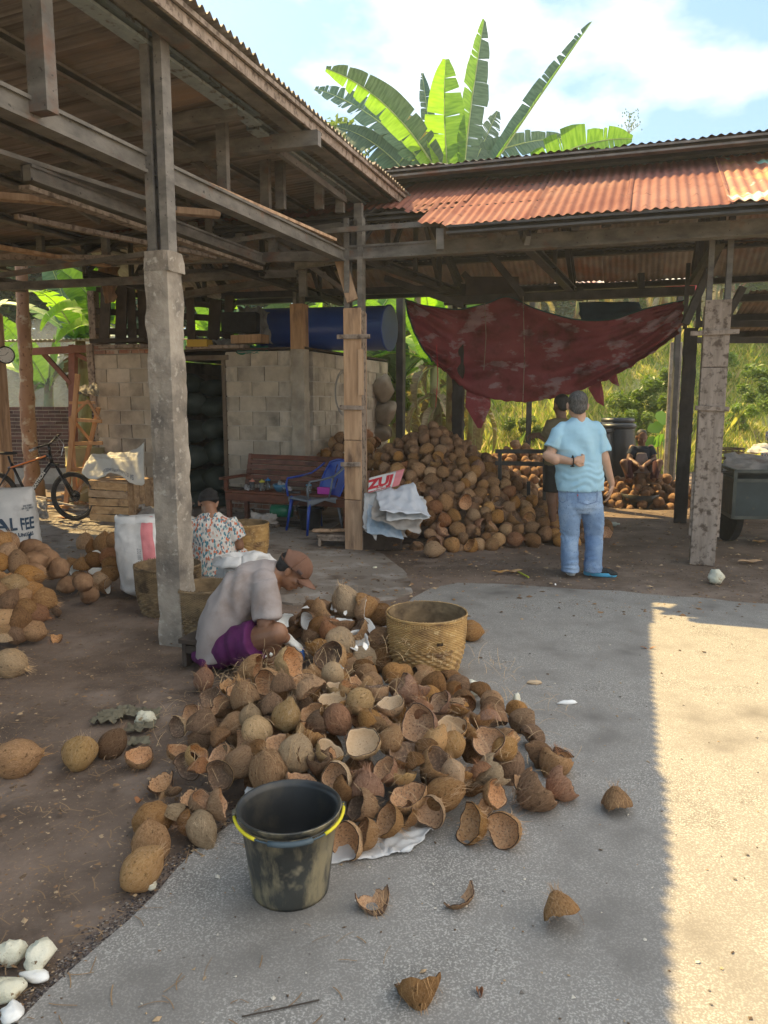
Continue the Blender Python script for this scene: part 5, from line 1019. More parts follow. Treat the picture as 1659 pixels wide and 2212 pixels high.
bl = [('l', [(D(462, 1236), .215, .19), (D(462, 1215), .215, .185), (D(462, 1180), .20, .16), (D(460, 1150), .215, .145), (D(459, 1128), .20, .12), (D(458, 1113), .125, .08), (D(457, 1106), .07, .065)]), ('f', D(425, 1122), D(411, 1160, .0), .085, .088), ('f', D(492, 1122), D(514, 1165, .0), .085, .088),
      ('c', D(430, 1215, .1), D(400, 1200, .28), .10, .085), ('c', D(495, 1215, .1), D(520, 1200, .30), .10, .085), ('c', D(400, 1200, .28), D(415, 1240, .45), .08, .06)]
blob('blouse', bl, .009, m_flo, wm, 4, lambda c, n: .007*math.sin(c.x*62+3*noise.noise(c*5))*max(0, min(1, (c.z-.3)/.5))+fold(c, n, .009, 4.5))
# ---- far seated person in apron
Yf = 11.9; F = lambda x, y, dy=0.: at(x, y, Yf+dy)
fp = empty('person', (F(1385, 1030).x, Yf, 0), 'person in dark top and pale apron sitting low before the black barrels', 'person')
P = []; Mh, q = head(P, F(1386, 946), (-.1, -1, -.35), (0, 0, 1), 1.05); P += [('c', F(1386, 952), F(1386, 975), .05, .07), ('c', F(1386, 975), F(1386, 1008), .09, .11)]
for g in (-1, 1): P += [('c', F(1386+g*20, 968), F(1386+g*27, 992, -.1), .055, .045), ('c', F(1386+g*27, 992, -.1), F(1386+g*8, 1004, -.32), .042, .032), ('c', F(1386+g*10, 1012, -.02), F(1386+g*38, 1000, -.3), .09, .065), ('c', F(1386+g*38, 1000, -.3), F(1386+g*26, 1034, -.42), .06, .04)]
hand(P, F(1378, 1004, -.32), (.6, -.5, -.4), (0, 0, -1), (1, 1, 0), .16, curl=(.6, .6, .5)); hand(P, F(1394, 1004, -.32), (-.6, -.5, -.4), (0, 0, -1), (1, -1, 0), .16, curl=(.6, .6, .5))
blob('body', P, .011, m_skind, fp, 3); blob('hair', [('e', q(0, -.025, .045), (.086, .095, .085), Mh)], .012, m_hair, fp, 2)
blob('shirt', [('l', [(F(1386, 1015), .17, .14), (F(1386, 990), .16, .12), (F(1386, 970), .17, .10), (F(1386, 963), .08, .07)]), ('f', F(1370, 967), F(1361, 985, -.05), .07, .068), ('f', F(1402, 967), F(1411, 985, -.05), .07, .068)], .012, mat('navy_shirt', (.02, .03, .05), rough=.9), fp, 3)
blob('trousers', [('f', F(1380, 1013), F(1352, 1002, -.25), .105, .08), ('f', F(1392, 1013), F(1420, 1002, -.25), .105, .08), ('c', F(1351, 1002, -.28), F(1360, 1030, -.40), .075, .06), ('c', F(1421, 1002, -.28), F(1412, 1030, -.40), .075, .06)], .012, mat('maroon_trousers', (.05, .012, .018), rough=.9), fp, 3)
blob('apron', [('l', [(F(1386, 1022, -.16), .13, .03), (F(1386, 1000, -.14), .12, .03), (F(1386, 978, -.12), .075, .025)])], .011, mat('stained_apron', (.20, .17, .165), (.30, .25, .24), 7, rough=.9), fp, 3)
# low seat under each sitter
def stool(name, c, w, d, h, rz, m, lab, th=.03, par=None):
    t = empty(name, (c[0], c[1], 0.018), lab, 'stool', rz=0); M = Rz(rz)
    for s in (-1, 1): b = MB(); b.box(V((c[0], c[1], .02+(h-th)/2))+M@V((s*(w/2-th), 0, 0)), (th, d*.9, h-th), M); b.build('leg', m, t, bevel=.004)
    b = MB(); b.box(V((c[0], c[1], .02+h-th/2)), (w, d, th), M); b.build('seat', m, t, bevel=.004)
    b = MB(); b.box(V((c[0], c[1], .02+h*.62))+M@V((0, -d*.40, 0)), (w-.08, .02, h*.28), M); b.build('apron_board', m, t, bevel=.003)
    return t
c = G(458, 1455)+V((.05, .10, 0)); stool('low_stool', c, .46, .26, .175, -.35, m_woodd, 'black low wooden stool under the person in the cap')
c = D(460, 1230); stool('low_stool', (c.x, Yw+.05), .26, .24, .20, .1, m_black, 'black stool under the person in patterned blouse')
c = F(1386, 1030); stool('low_stool', (c.x, Yf), .3, .25, .17, 0, m_woodd, 'stool under the person wearing the apron')
# person at the far right edge
Yr = 12.6; E = lambda x, y, dy=0.: at(x, y, Yr+dy)
rp_ = empty('person', (E(1668, 960).x, Yr, 0), 'person cut by the right edge, head covered in pale patterned cloth', 'person')
P = []; Mh, q = head(P, E(1668, 945), (-.3, -1, -.4), (0, 0, 1), 1.05); P += [('c', E(1668, 950), E(1670, 980), .05, .10), ('c', E(1670, 980), E(1670, 1035), .12, .13), ('c', E(1655, 985), E(1650, 1010, -.1), .05, .04), ('c', E(1650, 1010, -.1), E(1660, 1020, -.3), .04, .03), ('e', E(1670, 1040), (.2, .2, .12))]
hand(P, E(1660, 1020, -.3), (.3, -1, 0), (0, 0, -1), (1, 0, 0), .16); blob('body', P, .012, m_skind, rp_, 2)
blob('head_scarf', [('e', q(0, -.02, .02), (.105, .12, .115), Mh), ('e', E(1670, 970), (.16, .12, .10))], .012, m_flo, rp_, 3)
blob('blouse', [('l', [(E(1670, 1050), .26, .22), (E(1670, 1010), .2, .15), (E(1670, 978), .2, .11), (E(1670, 968), .1, .08)])], .013, m_flo, rp_, 3)
# ================================================================ PROPS
m_wov = mat('woven_bamboo', (.42, .25, .09), (.60, .39, .155), 9, st=(1, 1, 3), rough=.6, bump=.3, bs=80, bd=.002, c3=(.17, .095, .045), s3=9, t3=.57, w3=.12, spec=.4, rand=.05, c4=(.64, .48, .25), s4=40, t4=.64, w4=.04)
m_wov2 = mat('old_woven_bamboo', (.20, .135, .07), (.32, .225, .12), 9, st=(1, 1, 3), rough=.7, bump=.3, bs=80, bd=.002, c3=(.09, .06, .035), s3=8, t3=.56, w3=.1, rand=.08)
m_gap = mat('basket_gap', (.035, .022, .012), rough=.9, bump=0)
def basket(cx, cy, h, r0, r1, m, lab, z0=.02, seed=0, split=.52, tag_=False, ns=46, coarse=12, fine=24, rag=False):
    """woven: real over-under weave, narrow rows above, broad strips below"""
    t = empty('basket', (cx, cy, z0), lab, 'basket'); rs = random.Random(seed)
    def prof(f): return r0+(r1-r0)*(f**.75)+.012*math.sin(f*3.1)
    def weave(name, f0, f1, rows, amp, stakes, sub):
        b = MB(); n = stakes*sub; m_ = rows*4; col = []
        for j in range(m_+1):
            f = f0+(f1-f0)*j/m_; row = int(j*rows/m_-1e-6); rr = (j*rows/m_) % 1.; env = math.sin(math.pi*rr)**.6 if 0 < rr < 1 else 0
            for i in range(n):
                a = 2*math.pi*i/n; ph = math.pi*i/sub+(math.pi if row % 2 else 0); w_ = math.sin(ph)
                r_ = prof(f)+amp*(math.copysign(abs(w_)**.55, w_)*env)+(0 if env > .3 else -amp*1.1)+.004*noise.noise(V((math.cos(a)*2, math.sin(a)*2, f*4+seed)))
                b.v.append((cx+r_*math.cos(a), cy+r_*math.sin(a), z0+h*f+.004*noise.noise(V((a*2, seed, f*9)))))
        b.f = [(j*n+i, j*n+(i+1) % n, (j+1)*n+(i+1) % n, (j+1)*n+i) for j in range(m_) for i in range(n)]; b.m = [0]*len(b.f)
        return b.build(name, m, t, smooth=True)
    weave('broad_weave', .0, split, coarse, .0060, ns, 5); weave('fine_weave', split, .975, fine, .0034, ns*2, 4)
    b = MB(); b.lathe([(prof(f)-.010, h*f) for f in (1, .8, .6, .4, .2, 0)]+[(.001, .004)], (cx, cy, z0), 40); b.build('lining', m_gap if False else m_wov2, t, smooth=True)
    for dz in (0, .008): b = MB(); b.tube([(cx+(prof(1)+.002*math.sin(i*3.1+dz*900))*math.cos(i*math.pi/40), cy+(prof(1)+.002*math.sin(i*3.1+dz*900))*math.sin(i*math.pi/40), z0+h*.985-dz) for i in range(80)], (.005, .0055), 6, closed=True); b.build('rim', m, t, smooth=True)
    for i in range(ns*2):
        if not rag and rs.random() < .5: continue
    b = MB()
    for i in range(ns*2):
        a = math.pi*i/ns; r_ = prof(1); b.beam((cx+r_*math.cos(a), cy+r_*math.sin(a), z0+h*.90), (cx+r_*math.cos(a)*1.004, cy+r_*math.sin(a)*1.004, z0+h*(1.0+rs.uniform(-.005, .03 if rag else .012))), .006, .003, up=V((math.cos(a), math.sin(a), 0)))
    b.build('stakes', m, t)
    if tag_:
        for k in (0, 1):
            a = -math.pi/2+.22+k*.085; b = MB(); r_ = prof(.66)+.010; b.box((cx+r_*math.cos(a), cy+r_*math.sin(a), z0+h*.655), (.004, .017, .016), Rz(a)); b.build('dark_patch', m_gap, t)
    return t
c = G(921, 1462); basket(c.x, c.y+.02, .365, .178, .232, m_wov, 'largest and brightest woven bamboo basket standing on the concrete pad', .024, 1, tag_=True)
c = G(437, 1385); basket(c.x+.02, c.y+.03, .38, .15, .20, m_wov2, 'dark woven basket right behind the concrete column, by the seated back', .0, 2, rag=True)
c = G(366, 1320); basket(c.x, c.y, .37, .20, .245, m_wov2, 'dark woven basket half hidden left of the concrete column', .0, 3, rag=True)
c = G(530, 1215); basket(c.x, c.y+.15, .36, .18, .215, m_wov, 'woven basket beside the patterned blouse, farthest from the camera', .02, 4)
# ---- buckets
m_pail = mat('black_bucket_muddy', (.028, .030, .028), (.055, .058, .052), 5, rough=.42, bump=.2, c3=(.27, .23, .14), s3=9, t3=.50, w3=.06, st3=(1, 1, .35), spec=.5, c4=(.24, .21, .14), s4=11, t4=.64, w4=.07)
m_pailc = mat('black_bucket', (.02, .022, .023), (.035, .037, .038), 4, rough=.4, bump=.1, spec=.5, c3=(.06, .055, .045), s3=6, t3=.6)
m_yel = mat('yellow_hose', (.72, .62, .03), rough=.45, bump=.05); m_pgrey = mat('grey_grip', (.07, .10, .12), rough=.5)
def bucket(cx, cy, z0, h, r0, r1, m, lab, yaw=0., handle='down', mi=None, hang=None, mh=None):
    t = empty('bucket', (cx, cy, z0), lab, 'bucket'); th = .004
    b = MB(); b.lathe([(r0*.001, .006), (r0*.9, .006), (r0, 0), (r0+(r1-r0)*.05, .012), (r0+(r1-r0)*.5, h*.5), (r1-.001, h*.93), (r1+.002, h*.93), (r1+.006, h*.955), (r1+.010, h*.985), (r1+.012, h*.995), (r1+.009, h), (r1-.002, h*.985), (r1-.007, h*.93), (r0+(r1-r0)*.5-th, h*.5), (r0-th, .016), (.001, .014)], (cx, cy, z0), 48); b.m = [1 if i//48 > 9 else 0 for i in range(len(b.m))]; b.build('pail', [m, m_pailc], t, smooth=True)
    b = MB(); b.lathe([(r1+.0015, h*.885), (r1+.004, h*.89), (r1+.004, h*.90), (r1+.0015, h*.905)], (cx, cy, z0), 48); b.build('band', mi or m, t, smooth=True)
    cs, sn = math.cos(yaw), math.sin(yaw)
    for g in (-1, 1): b = MB(); b.box((cx+g*(r1+.016)*cs, cy+g*(r1+.016)*sn, z0+h*.91), (.014, .03, .035), Rz(yaw)); b.build('lug', m, t, bevel=.003)
    pts = []; tilt = {'down': -1.50, 'up': 1.25, 'lean': .9}[handle]
    for i in range(25):
        a = math.pi*i/24; u = (r1+.020)*math.cos(a); w_ = (r1+.024)*math.sin(a); pts.append(V((cx+u*cs+w_*math.cos(tilt)*sn, cy+u*sn-w_*math.cos(tilt)*cs, z0+h*.93+w_*math.sin(tilt)))) if handle != 'down' else pts.append(V((cx+(r1+.017)*math.cos(a)*cs+(r1+.017)*math.sin(a)*sn, cy+(r1+.017)*math.cos(a)*sn-(r1+.017)*math.sin(a)*cs, z0+h*.955-.018*math.sin(a))))
    b = MB(); b.tube(pts, .0032 if handle == 'down' else .004, 6); b.build('handle', mh or m_yel, t, smooth=True)
    if handle == 'down':
        for seg in ((0, 8), (17, 24)): b = MB(); b.tube(pts[seg[0]:seg[1]], .0055, 8); b.build('yellow_sleeve', m_yel, t, smooth=True)
        b = MB(); b.tube(pts[9:16], .009, 8); b.build('grip', m_pgrey, t, smooth=True)
    else: b = MB(); b.tube(pts[10:15], .010, 8); b.build('grip', mat('white_grip', (.7, .7, .6), bump=0) if 'white_grip' not in MATS else MATS['white_grip'], t, smooth=True)
    return t
c = G(628, 1918, .02); bucket(c.x, c.y, .024, .288, .124, .158, m_pail, 'black bucket caked with mud, yellow handle lying on its rim, in front of the heap', R(8), 'down', mh=m_pgrey)
c = G(263, 1119); bucket(c.x, c.y, .0, .30, .145, .19, m_pailc, 'black bucket with yellow handle standing up, beside the wooden crate', R(-25), 'lean')
c = G(671, 1146); bucket(c.x, c.y, .02, .27, .115, .15, m_pailc, 'small black bucket behind the legs of the blue chair', 0, 'lean', mh=m_pailc)
# ---- sacks
m_sack = mat('white_woven_sack', (.60, .605, .60), (.70, .70, .69), 5, rough=.55, bump=.35, bs=26, bd=.01, c3=(.46, .45, .43), s3=3.5, t3=.62, w3=.1, spec=.45)
m_sackd = mat('dirty_sack', (.40, .37, .34), (.54, .51, .47), 4, rough=.7, bump=.4, bs=22, bd=.012, c3=(.24, .20, .17), s3=3, t3=.60, w3=.1)
m_ink = mat('navy_print', (.045, .08, .13), rough=.8, bump=0); m_pinkp = mat('pink_print', (.62, .19, .21), (.68, .26, .28), 6, rough=.6, bump=.3, bs=26); m_redp = mat('red_print', (.50, .035, .05), rough=.7, bump=0); m_faint = mat('faint_grey_print', (.30, .31, .33), rough=.8, bump=0)
def sackf(cx, cy, z0, w, d, h, lean=(0, 0), yaw=0., seed=0, amp=.018, top='fold', e=2.6, belly=.06):
    """surface of a filled standing sack: s round 0..1, t bottom to top"""
    cs, sn = math.cos(yaw), math.sin(yaw)
    def f(s, t, off=0.):
        a = 2*math.pi*s-math.pi/2; ca, sa = math.cos(a), math.sin(a); k = min(1, (t/.10))**.5 if t < .1 else 1
        tw = 1+belly*math.sin(t*math.pi*.9)-.06*t; td = 1 if t < .82 else 1-((t-.82)/.18)**1.6*.80
        if top == 'open': td = 1-.05*t
        x = w/2*k*tw*math.copysign(abs(ca)**(2/e), ca); y = d/2*k*tw*td*math.copysign(abs(sa)**(2/e), sa)
        q = V((math.cos(a)*1.6, math.sin(a)*1.6, t*2.4)); n_ = amp*(noise.noise(q+V((seed, 0, 0)))*1.3+.8*abs(noise.noise(q*2.3+V((0, seed, 0))))+.35*noise.noise(q*5))
        rr = math.hypot(x, y) or 1; x += x/rr*(n_+off); y += y/rr*(n_+off); z = h*t+.012*noise.noise(q*1.5+V((0, 0, seed)))
        x += lean[0]*t*t; y += lean[1]*t*t
        return V((cx+x*cs-y*sn, cy+x*sn+y*cs, z0+max(0, z)))
    return f
def sack(f, name, lab, m, nu=64, nv=44, cap=True, cat='sack', mi2=None, stripe=None, thick=0.):
    p = f(0, 0); cc = sum((f(i/8, 0) for i in range(8)), V())/8; t = empty(name, (cc.x, cc.y, cc.z), lab, cat)
    b = MB(); b.grid(f, nu, nv, thick=thick)
    if stripe: b.m = [1 if stripe((i % nu)/nu) and i < nu*nv else 0 for i in range(len(b.m))]
    if cap:
        o = len(b.v); tp = [f(i/nu, 1.) for i in range(nu+1)]; mid_ = sum(tp, V())/len(tp); b.v += [tuple(q) for q in tp]+[tuple(mid_+V((0, 0, -.01)))]; b.f += [(o+i, o+i+1, o+nu+1) for i in range(nu)]; b.m += [0]*nu
    b.build('bag', [m, mi2 or m], t, smooth=True, merge=.0004); return t
# feed sack with rooster, far left
c = G(26, 1238); fs = sackf(c.x, c.y, 0.0, .50, .34, .80, (-.02, .02), R(12), 4, .019, belly=.05)
t = sack(fs, 'feed_sack', 'full white feed sack printed with navy letters and a rooster', m_sack)
def on(f, s0, t0, ws, h): return lambda x, y: f(s0+x/ws, t0+y/h, .004)
text_mesh('lettering', 'ODAL FEE', .150, on(fs, .022, .60, 1.65, .80), m_ink, t, bold=.004, xs=.82)
text_mesh('lettering', 'AN TERNAK UNGGAS', .046, on(fs, .035, .485, 1.65, .80), m_ink, t, bold=.0016)
text_mesh('lettering', 'AYAM PE', .040, on(fs, .095, .185, 1.65, .80), m_ink, t, bold=.0014); text_mesh('lettering', 'SI KHU', .040, on(fs, .105, .115, 1.65, .80), m_ink, t, bold=.0014); text_mesh('lettering', 'NO: 50', .030, on(fs, .12, .055, 1.65, .80), m_ink, t, bold=.001)
text_mesh('lettering', 'SNI 01/3931\nNPP: PC 2003031\nP-3', .022, on(fs, .145, .78, 1.65, .80), m_ink, t, bold=.0006)
# rooster silhouette
roost = [(-.07, .035), (-.055, .05), (-.05, .03), (-.02, .02), (.01, .022), (.03, .04), (.04, .065), (.042, .085), (.052, .10), (.06, .094), (.066, .102), (.07, .088), (.082, .082), (.068, .078), (.066, .060), (.060, .030), (.045, .0), (.02, -.018), (.018, -.05), (.032, -.058), (.008, -.058), (.010, -.022), (-.004, -.022), (-.006, -.05), (.004, -.058), (-.022, -.058), (-.012, -.05), (-.018, -.018), (-.04, -.005), (-.06, .015), (-.085, .018), (-.095, .03)]
def print_shape(pts, fn, m, par, name='print'):
    bm = bmesh.new(); vs = [bm.verts.new((x, y, 0)) for x, y in pts]; fc = bm.faces.new(vs); bmesh.ops.triangulate(bm, faces=[fc])
    for _ in range(2): bmesh.ops.subdivide_edges(bm, edges=bm.edges[:], cuts=1); bmesh.ops.triangulate(bm, faces=bm.faces[:])
    for v in bm.verts: v.co = fn(v.co.x, v.co.y)-rootloc(par)
    me = bpy.data.meshes.new(name); bm.to_mesh(me); bm.free(); me.materials.append(m); o = bpy.data.objects.new(name, me); S.collection.objects.link(o); o.parent = par; return o
print_shape([(x*1.25, y*1.15) for x, y in roost], on(fs, .10, .345, 1.65, .80), m_ink, t, 'rooster_print')
# sack with pink stripe by the column
c = G(290, 1296); f2 = sackf(c.x+.045, c.y+.14, 0.0, .36, .30, .66, (-.045, .05), R(0), 9, .020, belly=.10)
t = sack(f2, 'sack', 'bulging white sack with a broad pink stripe, leaning left of the concrete column', m_sack, mi2=m_pinkp, stripe=lambda s: .02 < s < .115)
text_mesh('lettering', '730 25 EX 001327', .030, lambda x, y: f2(.015-y/1.2, .46+x/.66, .004), m_faint, t, bold=.0004)
b = MB(); b.grid(lambda s, u: f2(s, .93+.07*u, .012*math.sin(u*math.pi))+V((0, 0, .018*math.sin(u*math.pi)+.012*noise.noise(V((s*14, u, 0))))), 48, 6); b.build('rolled_top', m_sack, t, smooth=True)
# open white sack behind the man in the cap
c = at(522, 1245, 5.5); f3 = sackf(c.x, c.y, 0.0, .36, .30, .40, (0, 0), .2, 15, .03, top='open', e=2.1, belly=.02)
t = sack(f3, 'open_sack', 'open white sack with rolled down mouth behind the person in the cap', m_sack, cap=False, thick=.004)
def roll(s, u):
    a = 2*math.pi*s; base = f3(s, 1); o = base-V((c.x, c.y, base.z)); o.z = 0; o.normalize(); k = .5+.5*noise.noise(V((math.cos(a)*1.5, math.sin(a)*1.5, 3))); hi = .05+.10*k*max(0, math.cos(a-.3))+.03*k
    return base+o*(.055*u*u+.012*math.sin(u*9+s*20)+.02*noise.noise(V((s*12, u*2, 1))))+V((0, 0, hi*math.sin(min(1, u*1.6)*math.pi/2)-.16*max(0, u-.45)**1.2+.012*noise.noise(V((s*16, u*4, 2)))))
b = MB(); b.grid(roll, 64, 12, thick=.003); b.build('rolled_mouth', m_sack, t, smooth=True)
nut(c+V((-.02, -.04, -.0)), .075, 'w', V((.2, -.3, 1)), 'n', False, 'coconut inside the open white sack')
m_crump = m_sack
def sheet_cloth(name, quad, lab, m, amp=.03, nu=30, nv=24, sag=.0, cat='sack', thick=.003, freq=3., seed=0, parent=None, ztop=None, flor=None):
    """a crumpled sheet spanned between four corner points"""
    a, b_, c_, d = [V(q) for q in quad]; n_ = (b_-a).cross(d-a).normalized(); bb = MB()
    def f(s, t):
        p = a.lerp(b_, s).lerp(d.lerp(c_, s), t); q = V((s*freq, t*freq*.8, seed)); e = (abs(noise.noise(q))*-2+.5)*.7+noise.noise(q*2.2)*.6+.25*noise.noise(q*5.3)
        ed = noise.noise(V((s*5, t*5, seed+9)))*amp*.8*(1 if (s in (0, 1) or t in (0, 1)) else .4)
        p = p+n_*(amp*e)+V((0, 0, -sag*math.sin(math.pi*s)*math.sin(math.pi*t)))+(b_-a).normalized()*ed
        if flor is not None: p.z = max(p.z, flor)
        return p
    bb.grid(f, nu, nv, thick=thick); ctr = (a+b_+c_+d)/4
    return bb.build(name, m, parent, smooth=True, loc=None if parent else ctr, label=lab, cat=cat if not parent else None)
# stack of empty sacks leaning at the clad column
ys = 7.72
def sk(pts, dz, lab, m, seed, amp=.03, nm='empty_sack'): return sheet_cloth(nm, [at(x, y, Y) for x, y, Y in pts], lab, m, amp, seed=seed, freq=2.6, flor=.06)
blueish = mat('blue_lined_sack', (.30, .40, .50), (.5, .56, .62), 4, rough=.6, bump=.3, c3=(.06, .14, .25), s3=2, t3=.6)
sk([(790, 1150, 7.62), (880, 1163, 7.6), (868, 1060, 7.9), (800, 1075, 7.95)], 0, 'folded dirty white empty sack, lowest of those against the clad post', m_sackd, 1, .05)
sk([(784, 1140, 7.66), (812, 1165, 7.55), (835, 1060, 7.85), (786, 1068, 7.95)], 0, 'narrow folded sack hanging at the left of the sack stack', m_sack, 2, .04)
sk([(792, 1150, 7.52), (872, 1166, 7.5), (850, 1105, 7.7), (795, 1090, 7.75)], 0, 'blue lined empty sack peeking out of the sack stack', blueish, 3, .03)
sk([(800, 1120, 7.5), (905, 1155, 7.45), (918, 1095, 7.8), (812, 1062, 7.82)], 0, 'rumpled grey white sack in the middle of the sack stack', m_sackd, 4, .045)
sk([(835, 1125, 7.42), (928, 1120, 7.42), (915, 1070, 7.8), (835, 1068, 7.78)], 0, 'creased sack below the top one of the stack', m_sack, 5, .03)
sk([(822, 1105, 7.36), (932, 1112, 7.38), (892, 1042, 7.8), (812, 1064, 7.8)], 0, 'smooth bluish white empty sack draped on top of the stack', mat('clean_sack', (.56, .60, .66), (.66, .69, .74), 4, rough=.5, bump=.3, bs=20), 6, .028)
qs = [at(795, 1066, 7.86), at(862, 1048, 7.86), at(874, 1012, 7.96), at(797, 1032, 7.96)]
t = empty('printed_sack', qs[0], 'red and white printed sack stuck above the sack stack by the post', 'sack')
def fsk(s, u, off=0.): p = qs[0].lerp(qs[1], s).lerp(qs[3].lerp(qs[2], s), u); return p+V((0, -.015-off+.018*noise.noise(V((s*3, u*3, 2)))-.03*math.sin(u*3), 0))
b = MB(); b.grid(fsk, 30, 16, thick=.003); b.m = [1 if i < 480 and (i % 30) > 22 else 0 for i in range(len(b.m))]; b.build('bag', [m_sack, m_pinkp], t, smooth=True)
text_mesh('lettering', 'ZUJ', .16, lambda x, y: fsk(.36+x/.36, .53+y/.21, .006), m_redp, t, bold=.009); text_mesh('lettering', 'OTTO\nPEMUATAN INDUSTRI', .026, lambda x, y: fsk(.36+x/.36, .14+y/.21, .006), m_redp, t, bold=.001)
# ---- bench with its things
m_bench = mat('red_brown_slat', (.115, .042, .025), (.20, .075, .042), 3, st=(1, 6, 8), rough=.5, bump=.15, rand=.22, c3=(.06, .025, .018), s3=4, t3=.62)
be0 = at(487, 1060, 9.75); bx = (at(748, 1066, 9.0)-at(487, 1060, 9.75)); bx.z = 0; bx.normalize(); bn = V((-bx.y, bx.x, 0)); MBn = Matrix((bx, bn, V((0, 0, 1)))).transposed()
BL = 1.78; b0 = V((be0.x, be0.y, 0))
bench = empty('slatted_bench', b0, 'long red-brown slatted bench against the block wall', 'bench')
def bb_(name, c, d, m=m_bench, rot=None, lab=None): b = MB(); b.box(b0+MBn@V(c), d, MBn@(rot or Matrix.Identity(3))); return b.build(name, m, bench, bevel=.004, label=lab)
tb = Matrix.Rotation(-.22, 3, 'X')
for i in range(6): bb_('back_slat', (BL/2, .44+.018*i, .515+i*.067), (BL, .022, .060), rot=tb)
for i in range(5): bb_('seat_slat', (BL/2, .04+.083*i, .435), (BL, .076, .024))
bb_('front_rail', (BL/2, .0, .37), (BL, .03, .10)); bb_('back_rail', (BL/2, .42, .37), (BL, .03, .10))
for x_ in (.03, BL-.03):
    for y_ in (.03, .42): bb_('leg', (x_, y_, .22), (.06, .05, .40))
    bb_('back_post', (x_, .495, .66), (.05, .045, .46), rot=tb)
bb_('armrest', (-.02, .20, .60), (.07, .52, .035)); bb_('arm_post', (-.01, .03, .51), (.045, .045, .15))
def on_bench(x, y): # pixel column -> bench top point, depth fraction y 0 front..1 back
    d = ray(x, 1050); n_ = bn; p0 = b0+bn*(.05+.33*y); t = (p0-V((0, 0, EYE))).dot(n_)/d.dot(n_); p = V((0, 0, EYE))+d*t; return V((p.x, p.y, .448))
m_glass = mat('jar_glass', (.62, .68, .68), rough=.08, bump=0, spec=.7, trans=0); 
def jar(x, y, h, r, liq, lid, lab, mug=False):
    p = on_bench(x, y); t = empty('glass_mug' if mug else 'glass_jar', p, lab, 'glass'); b = MB(); b.lathe([(.001, .003), (r*.9, 0), (r, .01), (r, h), (r-.004, h), (r-.004, .014), (.001, .012)], p, 16); 
    g = MATS['jar_glass']; b.build('glass', g, t, smooth=True)
    b = MB(); b.lathe([(.001, .013), (r-.005, .013), (r-.005, h*.72), (.001, h*.72)], p, 14); b.build('drink', liq, t, smooth=True)
    if lid: b = MB(); b.lathe([(r+.004, h-.004), (r+.005, h+.008), (r*.5, h+.018), (.006, h+.022), (.008, h+.034), (.001, h+.037)], p, 16, close=True); b.build('lid', lid, t, smooth=True)
    if mug or lid: b = MB(); b.tube([p+V((-r-.001, 0, h*.8)), p+V((-r-.028, 0, h*.72)), p+V((-r-.028, 0, h*.35)), p+V((-r-.001, 0, h*.25))], .004, 6); b.build('handle', g, t, smooth=True)
g_ = MATS['jar_glass'].node_tree.nodes['Principled BSDF']; g_.inputs['Transmission Weight'].default_value = .85; g_.inputs['IOR'].default_value = 1.3
m_tea = mat('tea', (.10, .012, .008), rough=.2, bump=0); m_teal = mat('pale_tea', (.20, .10, .05), rough=.2, bump=0)
jar(545, .25, .115, .032, m_teal, mat('pink_lid', (.62, .26, .20), rough=.5, bump=0), 'glass mug with salmon pink lid on the bench'); jar(566, .2, .115, .033, m_tea, mat('yellow_lid', (.62, .58, .08), rough=.5, bump=0), 'glass mug of dark tea with yellow lid'); jar(579, .7, .12, .03, m_teal, mat('blue_lid', (.03, .22, .55), rough=.5, bump=0), 'clear jar with blue lid on the bench'); jar(667, .3, .10, .033, m_tea, mat('light_blue_lid', (.15, .42, .58), rough=.5, bump=0), 'mug with pale blue lid seen through the chair arm')
p = on_bench(606, .35); b = MB(); b.lathe([(.001, .004), (.05, 0), (.085, .05), (.098, .095), (.094, .095), (.08, .05), (.001, .012)], p, 28); b.build('plastic_bowl', mat('blue_plastic', (.06, .20, .34), rough=.35, bump=.05), loc=p, smooth=True, label='translucent blue plastic bowl on the bench', cat='bowl')
sheet_cloth('plastic_wrap', [on_bench(598, .2)+V((0, 0, .08)), on_bench(628, .1)+V((0, 0, .01)), on_bench(632, .4)+V((0, 0, .03)), on_bench(604, .6)+V((0, 0, .13))], 'crumpled clear wrapper over the blue bowl', mat('wrapper', (.35, .36, .38), (.6, .6, .62), 20, rough=.25, bump=.4, spec=.8), .04, 10, 10, cat='wrapper', seed=3)
sheet_cloth('plastic_wrap', [on_bench(527, .1)+V((0, 0, .01)), on_bench(543, .1)+V((0, 0, .01)), on_bench(541, .4)+V((0, 0, .05)), on_bench(529, .5)+V((0, 0, .06))], 'small silvery wrapper left of the pink lidded mug', MATS['wrapper'], .03, 10, 10, cat='wrapper', seed=4)
sheet_cloth('cloth_rag', [on_bench(606, -.1)+V((0, 0, .01)), on_bench(650, -.1)+V((0, 0, .012)), on_bench(648, .2)+V((0, 0, .03)), on_bench(610, .3)+V((0, 0, .02))], 'dark patterned cloth on the bench edge', mat('dark_cloth', (.05, .05, .06), (.12, .12, .13), 20), .015, 12, 10, cat='cloth', seed=5)
p = on_bench(700, .3); b = MB(); b.box(p+V((0, 0, .045)), (.17, .05, .085), MBn); b.build('pink_box', mat('magenta_card', (.62, .07, .50), rough=.5, bump=0), loc=p, bevel=.003, label='bright magenta box behind the blue chair back', cat='box')
p = on_bench(505, .3); b = MB(); b.box(p+V((0, 0, .012)), (.32, .14, .02), MBn); b.build('dark_tray', m_woodd, loc=p, bevel=.003, label='flat dark tray on the left end of the bench', cat='tray')
